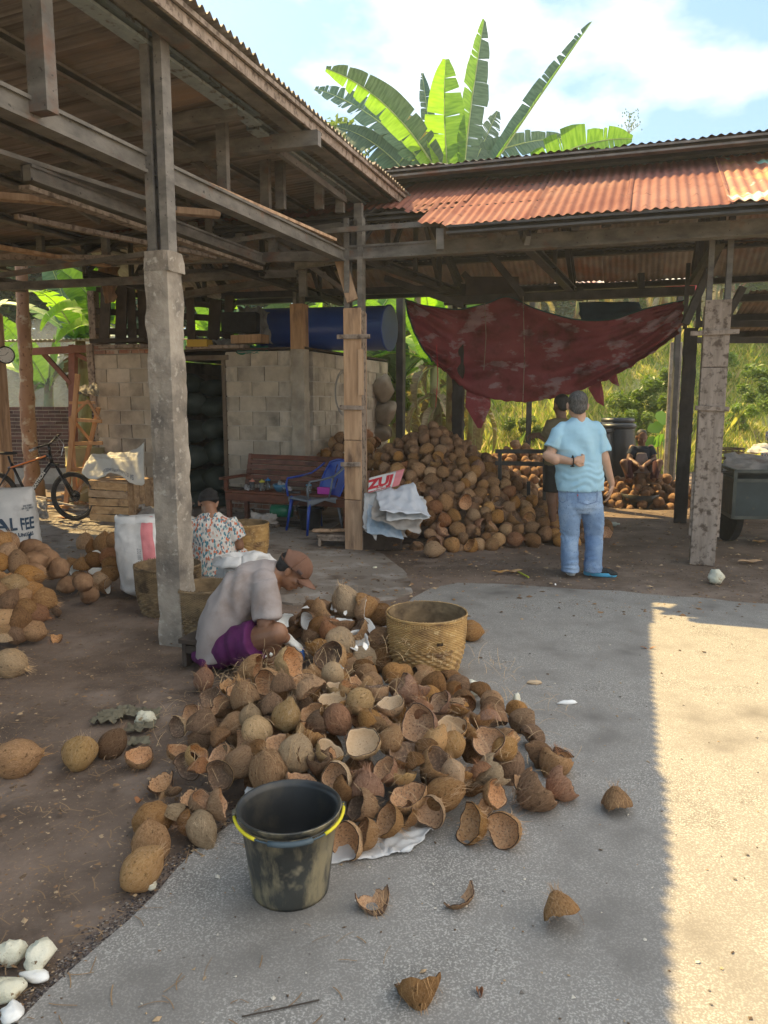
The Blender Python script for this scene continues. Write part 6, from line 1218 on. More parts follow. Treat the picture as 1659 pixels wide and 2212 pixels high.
# under the bench
c = G(600, 1120); sheet_cloth('white_rag', [at(540, 1128, 9.0), at(600, 1132, 8.9), at(596, 1108, 9.35), at(542, 1106, 9.4)], 'dirty white rag lying under the bench', m_sackd, .05, 18, 14, cat='rag', seed=7, flor=.022)
p = at(608, 1103, 9.35); b = MB(); M = frame((1, -.2, 0)); b.lathe([(.001, 0), (.075, 0), (.08, .01), (.08, .26), (.001, .27)], p+V((-.12, 0, 0)), 20, M); b.build('green_jerrycan', mat('green_plastic', (.01, .11, .06), (.02, .16, .09), 4, rough=.35), loc=p, smooth=True, label='green plastic canister lying under the bench', cat='canister')
for i, (x, y, w_, h_, lab) in enumerate(((515, 1108, .5, .05, 'flat grey board under the left of the bench'), (560, 1140, .55, .03, 'worn brown plank on the floor before the bench'), (632, 1140, .5, .04, 'dark mat under the blue chair'))): c = G(x, y); b = MB(); b.box((c.x, c.y+.05, .02+h_/2), (w_, .22, h_), Rz(-.25)); b.build('floor_board', m_woodd if i == 2 else m_woodg, loc=(c.x, c.y, .02), bevel=.004, label=lab, cat='board')
b = MB(); p = G(668, 1128); b.tube([p+V((-.1, 0, .06)), p+V((.04, -.03, .06))], .035, 10); b.build('log_piece', m_wood, loc=p, label='short cut log under the bench behind the chair', cat='log')
# ---- blue plastic armchair
m_bch = mat('blue_chair_plastic', (.012, .055, .36), (.02, .08, .45), 3, rough=.35, bump=.05, spec=.5, c3=(.20, .22, .24), s3=2.2, t3=.66); m_bchg = mat('faded_chair_plastic', (.13, .16, .20), (.20, .235, .27), 3, rough=.4, bump=.05, spec=.5)
ch_c = G(680, 1150); chair = empty('plastic_armchair', (ch_c.x, ch_c.y, .02), 'blue plastic armchair with greyed arms, turned sideways by the clad post', 'chair')
Mc = Matrix(((.80, -.60, 0), (.60, .80, 0), (0, 0, 1)))        # local: x = towards the back rest, y = away
def cq(x, y, z): return V((ch_c.x, ch_c.y, .02))+Mc@V((x, y, z))
for sx_, sy in ((-1, -1), (-1, 1), (1, -1), (1, 1)):
    b = MB(); tp = cq(sx_*.19, sy*.20, .42); ft = cq(sx_*.255, sy*.245, 0); b.tube([ft, ft.lerp(tp, .5), tp], [(.022, .014), (.027, .018), (.034, .024)], 8); b.build('leg', m_bch if sx_ < 0 or sy > 0 else m_bchg, chair, smooth=True)
b = MB(); b.grid(lambda s, t: cq(-.23+.44*s, -.22+.44*t, .42-.02*math.sin(math.pi*s)*math.sin(math.pi*t)-.02*(s < .06)), 14, 12, thick=.012); b.build('seat', m_bchg, chair, smooth=True)
b = MB(); b.grid(lambda s, t: cq(-.235+.47*s, -.225+.0*t, .415-.075*t+.055*max(0, 1-abs(s-.5)*2.6)*t), 14, 3, thick=.008); b.build('apron_rail', m_bchg, chair, smooth=True); b = MB(); b.grid(lambda s, t: cq(-.235+.47*s, .225, .415-.06*t), 14, 3, thick=.008); b.build('apron_rail', m_bchg, chair, smooth=True)
def backp(s, t): w_ = .22+.035*math.sin(t*3.14)-.03*t**4; return cq(.20+.16*t+.03*(1-(2*s-1)**2), (s-.5)*2*w_, .40+.45*t-.04*(2*s-1)**2*t)
b = MB(); nu, nv = 16, 16; P_ = [[backp(i/nu, j/nv) for i in range(nu+1)] for j in range(nv+1)]
def hole(i, j): s, t = (i+.5)/nu, (j+.5)/nv; return (.28 < t < .85 and abs(((s*6) % 1)-.5) < .09 and .14 < s < .86 and abs(t-.55) > .06)
for j in range(nv):
    for i in range(nu):
        if hole(i, j): continue
        b.add([P_[j][i], P_[j][i+1], P_[j+1][i+1], P_[j+1][i], P_[j][i]+Mc@V((.009, 0, 0)), P_[j][i+1]+Mc@V((.009, 0, 0)), P_[j+1][i+1]+Mc@V((.009, 0, 0)), P_[j+1][i]+Mc@V((.009, 0, 0))], [(0, 1, 2, 3), (7, 6, 5, 4), (0, 4, 5, 1), (2, 6, 7, 3), (0, 3, 7, 4), (1, 5, 6, 2)])
b.build('backrest', m_bch, chair)
b = MB(); b.tube([backp(0, t/10) for t in range(11)]+[backp(s/8, 1) for s in range(1, 8)]+[backp(1, t/10) for t in range(10, -1, -1)], .014, 8); b.build('back_frame', m_bch, chair, smooth=True)
for sy in (-1, 1): b = MB(); b.tube([cq(-.23, sy*.235, .42), cq(-.245, sy*.25, .56), cq(-.22, sy*.26, .635), cq(-.05, sy*.265, .65), cq(.12, sy*.26, .68), cq(.22, sy*.25, .74), cq(.30, sy*.235, .80)], [(.022, .014)]*2+[(.026, .012)]*5, 8); b.build('armrest', m_bch if sy > 0 else m_bchg, chair, smooth=True); 
b = MB(); b.tube([cq(.10, -.26, .665), cq(.06, -.235, .42)], (.018, .010), 8); b.build('arm_support', m_bchg, chair, smooth=True)
# low stools by the post
c = G(726, 1184); stool('low_stool', (c.x, c.y+.08), .40, .24, .13, -.12, m_woodg, 'grey wooden stool with split wood on it, left of the clad post')
for i, (dx, dy, rz, L_) in enumerate(((-.10, .02, .15, .30), (.10, .0, -.12, .28), (-.16, -.06, .05, .22))): b = MB(); c2 = V((c.x+dx, c.y+.08+dy, .175+.01*i)); b.box(c2, (L_, .075, .03), Rz(rz), taper=.8); b.build('split_wood', m_wood, loc=c2, bevel=.006, label='piece of split wood on the grey stool, '+('left', 'right', 'front')[i], cat='wood')
c = G(826, 1190); b = MB(); b.box((c.x, c.y+.13, .10), (.42, .27, .19), Rz(.02)); 
tb_ = empty('low_box', (c.x, c.y+.13, 0), 'dark wooden box stool at the foot of the sack stack', 'box'); b.build('body', m_woodd, tb_, bevel=.006)
for k in (-1, 1): b = MB(); b.box((c.x+k*.105, c.y+.13, .208), (.205, .29, .022), Rz(.02)); b.build('plank', m_woodd, tb_, bevel=.004)
# ---- blue tank lying on the storeroom
m_tank = mat('blue_tank', (.010, .055, .30), (.018, .085, .40), 2, rough=.34, bump=.05, spec=.5)
tk = empty('water_tank', at(720, 720, 11.6), 'long dark blue drum lying on top of the storeroom wall', 'tank'); p0, p1 = at(565, 725, 11.75), at(838, 722, 11.0); ax_ = (p1-p0).normalized(); rr = .31; ln = (p1-p0).length
for pp in (p0, p1): pp.z = 2.335+rr
M = frame(ax_); b = MB(); b.lathe([(.10, -.08), (.22, -.06), (rr*.9, 0), (rr, .08), (rr, ln*.5), (rr, ln), (rr+.015, ln+.01), (rr+.015, ln+.03), (rr-.01, ln+.03)], p0, 36, M, close=True); b.build('drum', m_tank, tk, smooth=True)
b = MB(); b.lathe([(.001, ln+.012), (rr-.02, ln+.015), (rr-.008, ln+.028)], p0, 36, M); b.build('end_cap', mat('bright_blue_cap', (.02, .20, .62), rough=.4, bump=.05), tk, smooth=True)
b = MB(); b.tube([p0.lerp(p1, .35)+V((0, -.12, rr*.97)), p0.lerp(p1, .42)+V((0, -.1, rr+.05)), p0.lerp(p1, .52)+V((0, -.08, rr+.04)), p0.lerp(p1, .55)+V((0, -.1, rr))], .008, 6); b.build('cable', m_black, loc=p0, label='black cable loop lying on the blue drum', cat='cable')
# clutter on the storeroom roof
for i, (x, y, w_, h_, rz, m, nm, lab) in enumerate(((432, 745, .30, .10, .1, mat('yellow_box', (.55, .36, .05), rough=.6), 'box', 'yellow box on the storeroom roof'), (540, 738, .5, .12, -.1, m_wood, 'board', 'short brown board beside the green net'), (470, 752, .9, .05, .05, m_woodg, 'plank', 'thin grey plank lying across the doorway top'), (262, 736, .9, .06, .02, m_woodd, 'plank', 'dark plank over the left wall'), (268, 748, .7, .05, .0, m_woodg, 'plank', 'grey plank over the left wall'), (520, 715, .5, .28, .2, m_black, 'crate', 'black crate under the plastic heap'))):
    p = at(x, y, 10.95); p.z = max(2.34, p.z); b = MB(); b.box(p+V((0, 0, h_/2-.03)), (w_, .22, h_), Rz(rz-.3)); b.build(nm, m, loc=p, bevel=.005, label=lab, cat=nm)
sheet_cloth('green_net', [at(510, 765, 10.75), at(578, 763, 10.7), at(580, 748, 11), at(520, 750, 11.05)], 'green net cloth on the wall top', mat('green_net', (.005, .17, .13), (.01, .25, .19), 12, rough=.8), .06, 16, 12, cat='net', seed=8)
for i, (q_, lab) in enumerate((((500, 720, 590, 745, 575, 670, 520, 660), 'grey plastic sheeting heaped on the storeroom roof'), ((490, 712, 545, 718, 548, 690, 500, 685), 'clear plastic bag in front of the sheeting heap'), ((430, 748, 520, 748, 515, 732, 425, 734), 'crumpled sheet beside the yellow box'))): sheet_cloth('plastic_sheeting', [at(q_[2*k], q_[2*k+1], 11.0+(.4 if k > 1 else 0)) for k in range(4)], lab, mat('plastic_grey%d' % i, (.22, .22, .21), (.38, .38, .36), 6, rough=.4, bump=.5, bs=16, bd=.02), .12, 22, 18, cat='plastic', seed=20+i)
sheet_cloth('hanging_sack', [at(228, 655, 10.1), at(250, 652, 10.1), at(258, 575, 10.1), at(215, 577, 10.1)], 'torn brown sacking hanging from the roof above the wall', mat('brown_sacking', (.30, .19, .12), (.42, .28, .18), 6, rough=.85), .07, 14, 20, cat='sacking', seed=12)
# full dark sacks inside the doorway
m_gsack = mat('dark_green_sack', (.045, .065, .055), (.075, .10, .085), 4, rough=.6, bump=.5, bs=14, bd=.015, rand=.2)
k = 0
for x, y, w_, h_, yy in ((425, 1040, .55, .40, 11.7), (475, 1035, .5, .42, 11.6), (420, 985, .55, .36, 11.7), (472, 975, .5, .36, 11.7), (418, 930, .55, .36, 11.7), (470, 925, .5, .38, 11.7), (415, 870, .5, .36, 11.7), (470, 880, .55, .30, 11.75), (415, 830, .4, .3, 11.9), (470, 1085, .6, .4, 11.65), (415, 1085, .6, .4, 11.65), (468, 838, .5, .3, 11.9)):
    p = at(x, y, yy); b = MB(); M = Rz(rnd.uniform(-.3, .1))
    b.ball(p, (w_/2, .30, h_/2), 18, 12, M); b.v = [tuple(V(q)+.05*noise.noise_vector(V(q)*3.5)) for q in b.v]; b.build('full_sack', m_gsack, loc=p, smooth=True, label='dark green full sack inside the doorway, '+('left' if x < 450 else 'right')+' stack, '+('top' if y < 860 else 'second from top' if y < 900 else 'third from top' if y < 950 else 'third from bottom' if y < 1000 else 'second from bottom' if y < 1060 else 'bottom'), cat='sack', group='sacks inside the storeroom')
b = MB(); p = at(856, 880, 11.6)
for i, (x, y, r_) in enumerate(((846, 838, .22), (852, 890, .19), (845, 935, .19))):
    p = at(x, y, 13.1); b = MB(); b.ball(p+V((-.16, .3, 0)), (.21, .3, r_*1.05), 24, 16); b.v = [tuple(V(q)+.10*noise.noise_vector(V(q)*3.1)+.02*noise.noise_vector(V(q)*11)) for q in b.v]; b.build('full_sack', mat('tan_sack%d' % i, (.24, .20, .15), (.33, .28, .22), 5, rough=.8, bump=.5), loc=p, smooth=True, label='tan full sack bulging beyond the side wall, '+('top', 'middle', 'bottom')[i], cat='sack')
b = MB(); [b.tube([at(742, 845, 10.2)+V((.10*math.cos(a+i)*(1+.05*i), .01*i, -.02+.26*math.sin(a+i)*(1+.04*i))) for a in [j*.35 for j in range(18)]], .003, 4) for i in range(5)]; b.build('wire_coil', mat('galvanised_wire', (.35, .34, .32), rough=.5, bump=0), loc=at(742, 845, 10.2), label='coil of thin wire hung behind the clad post', cat='wire')
# ---- the red tarpaulin
m_tarp = mat('red_tarp', (.27, .045, .062), (.36, .085, .10), 2.5, rough=.62, bump=.35, bs=18, bd=.012, c3=(.44, .28, .31), s3=2.6, t3=.585, w3=.03, trans=.28, st3=(1, 1, 2.2), c4=(.12, .02, .022), s4=3.5, t4=.62, w4=.12, spec=.4)
m_hem = mat('green_hem', (.02, .07, .07), rough=.7)
TP = [  # rows top -> bottom, each: list of (x, y, Y)
 [(878, 648, 10.7), (930, 662, 10.7), (992, 668, 10.75), (1050, 655, 10.6), (1100, 640, 10.55), (1160, 668, 10.4), (1240, 690, 10.3), (1320, 690, 10.2), (1400, 665, 10.1), (1480, 648, 10.0)],
 [(884, 680, 10.6), (940, 712, 10.7), (995, 730, 10.85), (1050, 730, 10.8), (1110, 735, 10.7), (1180, 745, 10.55), (1250, 745, 10.4), (1330, 735, 10.25), (1410, 712, 10.1), (1482, 668, 10.0)],
 [(905, 735, 10.5), (952, 770, 10.7), (1000, 790, 10.95), (1060, 800, 10.9), (1120, 805, 10.8), (1190, 805, 10.65), (1260, 795, 10.5), (1340, 778, 10.3), (1415, 742, 10.15), (1478, 695, 10.05)],
 [(935, 780, 10.5), (975, 815, 10.8), (1010, 845, 11.0), (1065, 862, 10.95), (1125, 868, 10.85), (1190, 862, 10.7), (1250, 845, 10.5), (1320, 815, 10.35), (1395, 770, 10.2), (1465, 722, 10.1)]]
def cat_(p0_, p1_, p2_, p3_, t): return .5*((2*p1_)+(-p0_+p2_)*t+(2*p0_-5*p1_+4*p2_-p3_)*t*t+(-p0_+3*p1_-3*p2_+p3_)*t**3)
def spline(row, s): k = s*(len(row)-1); i = min(int(k), len(row)-2); t = k-i; g = lambda j: V(row[max(0, min(len(row)-1, j))]); return cat_(g(i-1), g(i), g(i+1), g(i+2), t)
def ftarp(s, t):
    col = [spline(r_, s) for r_ in TP]; p = spline([tuple(q) for q in col], t); q = at(p.x, p.y, p.z)
    rad = math.hypot(s*2.2, t*.9)
    q += V((0, 1, 0))*(.05*math.sin(18*math.atan2(t+.05, s+.04))*math.exp(-s*2.2)+.035*math.sin(22*math.atan2(t-.1, 1.02-s))*math.exp(-(1-s)*3)+.045*abs(noise.noise(V((s*7+t*4, t*6, 2))))+.045*math.sin((t*9+s*3.5)*1.9+3*noise.noise(V((s*4, t*3, 0))))*(.4+s)+.05*math.sin(t*26)*math.exp(-s*7)+.04*noise.noise(V((s*9, t*5, 5))))
    if t > .97: q.z += .03*noise.noise(V((s*40, 0, 0)))
    return q
tp = empty('tarpaulin', at(1180, 760, 10.6), 'faded red tarpaulin slung between the dark posts behind the coconut heap', 'tarpaulin')
b = MB(); b.grid(ftarp, 110, 46, thick=.002); b.build('sheet', m_tarp, tp, smooth=True)
b = MB(); b.tube([ftarp(i/60, 0)+V((0, -.01, 0)) for i in range(61)], .010, 5); b.build('hem', m_hem, tp, smooth=True); b = MB(); b.tube([ftarp(0, i/20)+V((-.01, -.01, 0)) for i in range(21)], .012, 5); b.build('hem', m_hem, tp, smooth=True)
for q_, lab in (([(1008, 840, 11.0), (1060, 862, 11.0), (1060, 878, 11.0), (1040, 925, 11.0), (1032, 925, 11.0), (1005, 878, 11.0)], 'hanging lower corner flap'), ([(1270, 838, 10.5), (1298, 822, 10.45), (1304, 850, 10.45), (1305, 878, 10.45), (1288, 868, 10.45)], 'torn flap over the barrels'), ([(1310, 815, 10.4), (1332, 808, 10.4), (1338, 835, 10.4), (1322, 828, 10.4)], 'small torn flap')):
    b = MB(); c_ = sum((at(*p) for p in q_), V())/len(q_); b.v = [tuple(at(*p)) for p in q_]+[tuple(c_+V((0, -.05, 0)))]; n_ = len(q_); b.f = [(i, (i+1) % n_, n_) for i in range(n_)]; b.m = [0]*n_; b.build('flap', m_tarp, tp, label=lab)
sheet_cloth('blue_tarp', [at(1255, 705, 11.1), at(1395, 690, 10.9), at(1380, 652, 11.1), at(1250, 652, 11.2)], 'dark blue tarp hanging behind the red one', mat('blue_tarp', (.012, .05, .085), (.02, .08, .12), 4, rough=.7), .05, 16, 10, cat='tarpaulin', seed=31)
sheet_cloth('red_cloth', [at(1432, 632, 12.5), at(1505, 636, 12.3), at(1505, 612, 12.5), at(1440, 612, 12.6)], 'small bright red cloth under the far roof', mat('bright_red_cloth', (.45, .05, .06), rough=.8, trans=.3), .03, 10, 6, cat='cloth', seed=32)
for x_, y0, y1 in ((1047, 655, 800), (943, 745, 880), (1130, 640, 905)): b = MB(); b.tube([at(x_, y0, 10.45), at(x_+3, (y0+y1)/2, 10.45), at(x_-2, y1, 10.45)], .005, 5); b.build('rope', m_redp if x_ == 943 else m_woodg, loc=at(x_, y0, 10.45), label={1047: 'grey cord hanging before the left half of the tarp', 943: 'red ribbon hanging left of the dark column', 1130: 'thin cord with a ring under the tarp'}[x_], cat='cord')
# ---- barrels
m_bar = mat('black_barrel', (.020, .026, .036), (.035, .043, .055), 3, rough=.38, bump=.1, spec=.5)
for i, (x, y, Y, s_) in enumerate(((1337, 915, 12.6, 1), (1288, 912, 13.1, 1), (1335, 903, 13.4, 1), (1290, 925, 12.5, .97))):
    p = at(x, y, Y); h_ = .95*s_; p.z = 0; r_ = .29*s_; zb = .62 if False else 0
    zt = at(x, y, Y).z; t = empty('barrel', (p.x, p.y, zt-h_), ('front right black barrel with lid ring', 'black barrel at the left back of the group', 'rearmost black barrel between the others', 'front left black barrel beside the blue t-shirt')[i]+' behind the standing person', 'barrel')
    b = MB(); b.lathe([(.001, 0), (r_*.86, 0), (r_*.93, .06), (r_*1.0, h_*.3), (r_*1.02, h_*.5), (r_*.99, h_*.7), (r_*.90, h_*.90), (r_*.90, h_*.93), (.001, h_*.93)], (p.x, p.y, zt-h_), 32); b.build('drum', m_bar, t, smooth=True)
    b = MB(); b.lathe([(r_*.95, h_*.925), (r_*.99, h_*.94), (r_*.99, h_*.965), (r_*.94, h_*.98), (r_*.92, h_), (r_*.86, h_*.985), (.001, h_*.985)], (p.x, p.y, zt-h_), 32, close=True); b.build('lid', m_bar, t, smooth=True)
    if zt-h_ > .05: b = MB(); b.box((p.x, p.y, (zt-h_)/2), (.6, .6, zt-h_)); b.build('barrel_stand', m_woodd, loc=(p.x, p.y, 0), label='dark low stand under the '+('front right', 'left back', 'rearmost', 'front left')[i]+' barrel', cat='stand')
b = MB(); p = at(1385, 1030, 11.4); b.lathe([(.001, 0), (.2, 0), (.27, .2), (.28, .2), (.2, .02), (.001, .03)], (p.x, p.y, .0), 24); b.build('basin', m_pailc, loc=(p.x, p.y, 0), smooth=True, label='black basin before the person wearing the apron', cat='basin')
# worktable behind the heap, with nuts (left of the standing pair)
tb2 = empty('work_stand', at(1110, 1000, 9.6)*1, 'dark metal stand behind the right part of the heap', 'stand'); tb2.location.z = 0
for x0, y0, x1, y1 in ((1070, 975, 1180, 975), (1070, 1000, 1180, 1003), (1080, 975, 1080, 1100), (1176, 975, 1176, 1100), (1142, 1040, 1142, 1120)): b = MB(); b.beam(at(x0, y0, 9.3), at(x1, y1, 9.3), .04, .04 if x0 == x1 else .05, up=BX if x0 == x1 else V((0, 0, 1))); b.build('bar', m_steeld, tb2)
# ---- cart on the right
m_cart = mat('dark_cart_sheet', (.022, .035, .038), (.04, .06, .062), 3, rough=.5, bump=.15, c3=(.10, .09, .06), s3=8, t3=.66); m_cartf = mat('cart_frame', (.05, .06, .055), (.09, .10, .085), 6, rough=.5)
Kc = 8.1; K = lambda x, y, dy=0.: at(x, y, Kc+dy)
ct = empty('hand_cart', K(1620, 1120), 'dark green metal box cart behind the mottled post', 'cart')
fl, fr, zt, zb_ = K(1583, 1118), K(1800, 1130), K(1583, 1018).z, K(1583, 1118).z
dk = V((.15, .78, 0))
for a_, b2 in ((fl, fr), (fl+dk, fr+dk), (fl, fl+dk), (fr, fr+dk)):
    for z in (zb_, zt-.10, zt): b = MB(); b.beam(V((a_.x, a_.y, z)), V((b2.x, b2.y, z)), .035, .035); b.build('rail', m_cartf, ct)
    b = MB(); b.beam(V((a_.x, a_.y, (zb_+zt-.10)/2)), V((b2.x, b2.y, (zb_+zt-.10)/2)), .012, zt-.10-zb_); b.build('side_panel', m_cart, ct)
for a_ in (fl, fr, fl+dk, fr+dk, fl.lerp(fr, .5)): b = MB(); b.beam(V((a_.x, a_.y, zb_)), V((a_.x, a_.y, zt)), .035, .035, up=BX); b.build('post', m_cartf, ct)
b = MB(); b.add([V((q.x, q.y, zb_+.01)) for q in (fl, fr, fr+dk, fl+dk)], [(0, 1, 2, 3)]); b.build('bed', m_cart, ct)
for px_, dy in ((1575, .5), (1800, .5)): b = MB(); p = K(px_, 1085, dy); b.tube([V((p.x-.04, p.y, .30)), V((p.x+.04, p.y, .30))], .30, 24); b.build('wheel', m_black, ct)
sheet_cloth('white_sack_cover', [K(1560, 1020, .3), K(1720, 1015, .2), K(1700, 985, 1.2), K(1565, 980, 1.2)], 'grey white sack spread over the load behind the cart', m_sackd, .05, 20, 16, seed=41)
sheet_cloth('white_cloth', [at(1610, 980, 11), at(1700, 978, 11), at(1690, 958, 11.4), at(1630, 960, 11.4)], 'bright white cloth lying in the sun at the right edge', m_sack, .05, 14, 12, cat='cloth', seed=42)
b = MB(); cb = at(1574, 985, 10.4)
for i in range(14):
    a = i*.449; b.beam(cb+V((.16*math.cos(a), .16*math.sin(a), -.16)), cb+V((.20*math.cos(a), .20*math.sin(a), .10)), .018, .006, up=V((math.cos(a), math.sin(a), 0)))
for z in (-.12, -.03, .05, .10): b.tube([cb+V(((.185+z*.15)*math.cos(a*.3), (.185+z*.15)*math.sin(a*.3), z)) for a in range(21)], (.004, .011), 5, closed=True)
cb2 = empty('wicker_basket', cb, 'open slatted dark basket right of the mottled post', 'basket'); b.build('lattice', m_wov2, cb2)
b = MB(); p = cb+V((0, 0, -.16)); b.box((p.x, p.y, p.z/2), (.6, .4, p.z)); b.build('crate', m_woodd, loc=(p.x, p.y, 0), label='dark crate under the slatted basket', cat='crate')
# ---- white cloth under the front of the heap
sheet_cloth('white_sack_sheet', [G(700, 1868, .025), G(830, 1850, .03), G(800, 1770, .05), G(690, 1790, .05)], 'white sack poking out under the heap right of the bucket', m_sack, .012, 24, 16, seed=51, flor=.027, cat='sack')
sheet_cloth('white_sack_sheet', [G(805, 1852, .03), G(885, 1840, .03), G(938, 1788, .04), G(800, 1775, .06)], 'folded corner of white sack at the foot of the heap', m_sack, .022, 22, 16, seed=52, flor=.030, cat='sack')
sheet_cloth('white_sack_sheet', [G(515, 1760, .05), G(600, 1740, .10), G(620, 1690, .14), G(535, 1700, .12)], 'piece of white sack behind the left of the bucket', m_sack, .02, 16, 12, seed=53, cat='sack')
# ---- bicycle
m_tyre = mat('tyre', (.035, .032, .03), (.06, .055, .05), 12, rough=.85, bump=.5, bs=60); m_bk = mat('black_paint', (.012, .012, .014), rough=.3, bump=0, spec=.6); m_or = mat('orange_paint', (.75, .22, .05), rough=.35, bump=0); m_al = mat('alloy', (.45, .45, .45), rough=.3, metal=.8, bump=0)
Yk = 9.95; K2 = lambda x, y, dy=0.: at(x, y, Yk+dy-.10*(x-158)/100*0)
bike = empty('bicycle', K2(80, 1120), 'black mountain bicycle with orange frame stripes leaning left of the doorway', 'bicycle')
WR = .325; wf = K2(159, 1070); wf.z = WR+.018; wr_ = wf+V((-1.08, .06, 0))
hax = V((.18, 1, 0)).normalized()
def wheel(c_, steer=0.):
    ax = Rz(steer)@V((0, 1, 0)); u_ = ax.cross(V((0, 0, 1))).normalized(); pt = lambda a, r_, o=0.: c_+u_*(r_*math.cos(a))+V((0, 0, r_*math.sin(a)))+ax*o
    w = MB(); w.tube([pt(i*math.pi/24, WR-.026) for i in range(48)], .028, 10, closed=True); wo = w.build('wheel', m_tyre, bike, smooth=True)
    r_ = MB(); r_.tube([pt(i*math.pi/24, WR-.058) for i in range(48)], (.012, .010), 6, closed=True); r_.build('rim', m_bk, wo, smooth=True)
    s = MB(); [s.tube([pt(i*.3927, .02, (-1)**i*.03), pt(i*.3927+.35*(-1)**(i//2), WR-.06)], .0016, 3) for i in range(32)]; s.build('spokes', m_al, wo)
    h = MB(); h.tube([c_-ax*.05, c_+ax*.05], .022, 10); h.tube([c_+ax*.03, c_+ax*.034], .075, 20); h.build('hub', m_bk, wo)
wheel(wf, -.18); wheel(wr_)
hd0, hd1 = K2(113, 985), K2(107, 952); bbk = wf+V((-.62, .03, -.02)); st_ = K2(28, 1005); seat_t = K2(34, 980)
def tb(name, a_, b2, r_, m, par=bike, off=V((0, 0, 0))): q = MB(); q.tube([a_+off, b2+off], r_, 10); return q.build(name, m, par, smooth=True)
top_ = tb('top_tube', K2(18, 1012), K2(108, 983), .019, m_bk); tb('stripe', K2(24, 1010), K2(100, 985), .012, m_or, bike, V((0, -.012, 0))); tb('head_tube', K2(106, 978), K2(112, 1000), .024, m_bk)
dt = tb('down_tube', K2(112, 998), bbk, .026, m_bk); tb('seat_tube', K2(24, 1000), bbk, .018, m_bk); tb('stay', K2(20, 1014), wr_, .011, m_bk); tb('stay', bbk, wr_, .011, m_bk)
for dy in (-.055, .055): tb('fork_leg', K2(121, 1006, dy), wf+V((0, dy, 0)), .017, m_bk)
b = MB(); b.box(K2(119, 1004), (.06, .14, .03)); b.build('fork_crown', m_bk, bike); tb('steerer', K2(112, 1000), K2(119, 1004), .02, m_bk)
tb('stem', K2(105, 962), K2(108, 978), .018, m_bk); hb_ = MB(); hb_.tube([K2(68, 973, -.22), K2(82, 966, -.14), K2(97, 962, -.05), K2(104, 961, .0), K2(112, 955, .12), K2(122, 944, .25)], .013, 8); hb_.build('handlebar', m_bk, bike, smooth=True); tb('grip', K2(64, 975, -.24), K2(78, 968, -.17), .018, m_al); tb('grip', K2(119, 947, .22), K2(126, 940, .30), .018, m_black)
b = MB(); b.tube([K2(84, 966, -.14), K2(84, 975, -.16), K2(88, 983, -.17)], .006, 5); b.tube([K2(112, 952, .2), K2(135, 950, .15)], .006, 5); b.build('brake_lever', m_bk, bike)
b = MB(); b.tube([K2(104, 958), K2(122, 940, .1), K2(138, 960, .05), K2(132, 985), K2(122, 990)], .004, 5); b.tube([K2(104, 958), K2(125, 952, .1), K2(130, 970, .05), K2(114, 985)], .004, 5); b.build('cable', m_al, bike)
tb('seat_post', K2(18, 985), K2(26, 1010), .014, m_bk); b = MB(); b.ball(K2(15, 979), (.14, .065, .022), 14, 8); b.build('saddle', m_black, bike, smooth=True)
dv_ = (K2(112, 998)-bbk); ln_ = dv_.length; dv_.normalize(); upv = V((0, 1, 0)).cross(dv_)*-1
text_mesh('lettering', 'EASTRON', .060, lambda x, y: bbk+dv_*(ln_*.50+x)+(upv*y)+V((0, -.0275+abs(y)*.12, 0)), mat('white_decal', (.75, .72, .66), bump=0), bike, bold=.002, sub=1)
# ---- crate, tarp sack on it, timber A-frame, drum, clock
cr0 = G(245, 1120); m_cr = mat('crate_board', (.42, .26, .13), (.60, .41, .24), 4, st=(1, 6, 6), rough=.8, bump=.3, rand=.16, c3=(.20, .12, .07), s3=5, t3=.63)
crate = empty('wooden_crate', (at(250, 1120, 9.9).x, 9.95, .018), 'slatted wooden crate under the white sack beside the bicycle', 'crate')
ca, cb_ = at(190, 1040, 9.9), at(275, 1046, 9.7); cx_ = (cb_-ca); cx_.z = 0; cw = cx_.length; cx_.normalize(); cn = V((-cx_.y, cx_.x, 0)); H_ = .52
for i in range(5): b = MB(); b.box(V((ca.x, ca.y, .07+i*.105))+cx_*(cw/2), (cw, .02, .095), Matrix((cx_, cn, V((0, 0, 1)))).transposed()@Matrix.Rotation(rnd.uniform(-.015, .015), 3, 'Y')); b.build('slat', m_cr, crate, bevel=.004)
for i in range(5): b = MB(); b.box(V((cb_.x, cb_.y, .29))+cn*(.06+i*.115), (.02, .10, .5), Matrix((cx_, cn, V((0, 0, 1)))).transposed()); b.build('slat', m_cr, crate, bevel=.004)
b = MB(); b.box(V((ca.x, ca.y, .55))+cx_*(cw/2)+cn*.29, (cw+.03, .60, .022), Matrix((cx_, cn, V((0, 0, 1)))).transposed()); b.build('lid', m_cr, crate, bevel=.004)
sheet_q = [at(176, 1022, 9.75), at(312, 1040, 9.6), at(312, 972, 10.1), at(212, 985, 10.2)]
ws = empty('white_sack_cover', sheet_q[0], 'white printed sack heaped over the wooden crate, in sunlight', 'sack')
def fws(s, t, off=0.):
    p = sheet_q[0].lerp(sheet_q[1], s).lerp(sheet_q[3].lerp(sheet_q[2], s), t); k = max(0, s-.62)/.38
    return p+V((0, -off, .10*math.sin(math.pi*t)**.8*(1-.3*s)+.10*k**2*t-.06*(1-t)**3*math.sin(s*9)+.03*noise.noise(V((s*5, t*4, 1)))+.02*noise.noise(V((s*12, t*9, 3)))))
b = MB(); b.grid(fws, 44, 26, thick=.003); b.build('bag', mat('sunlit_sack', (.66, .63, .56), (.74, .71, .64), 5, rough=.7, bump=.4, bs=22, bd=.01), ws, smooth=True)
text_mesh('lettering', 'SA 01/401/CRUMBLE', .045, lambda x, y: fws(.58-x*1.25, .10-y*2.5, .006), m_faint, ws, bold=.001)
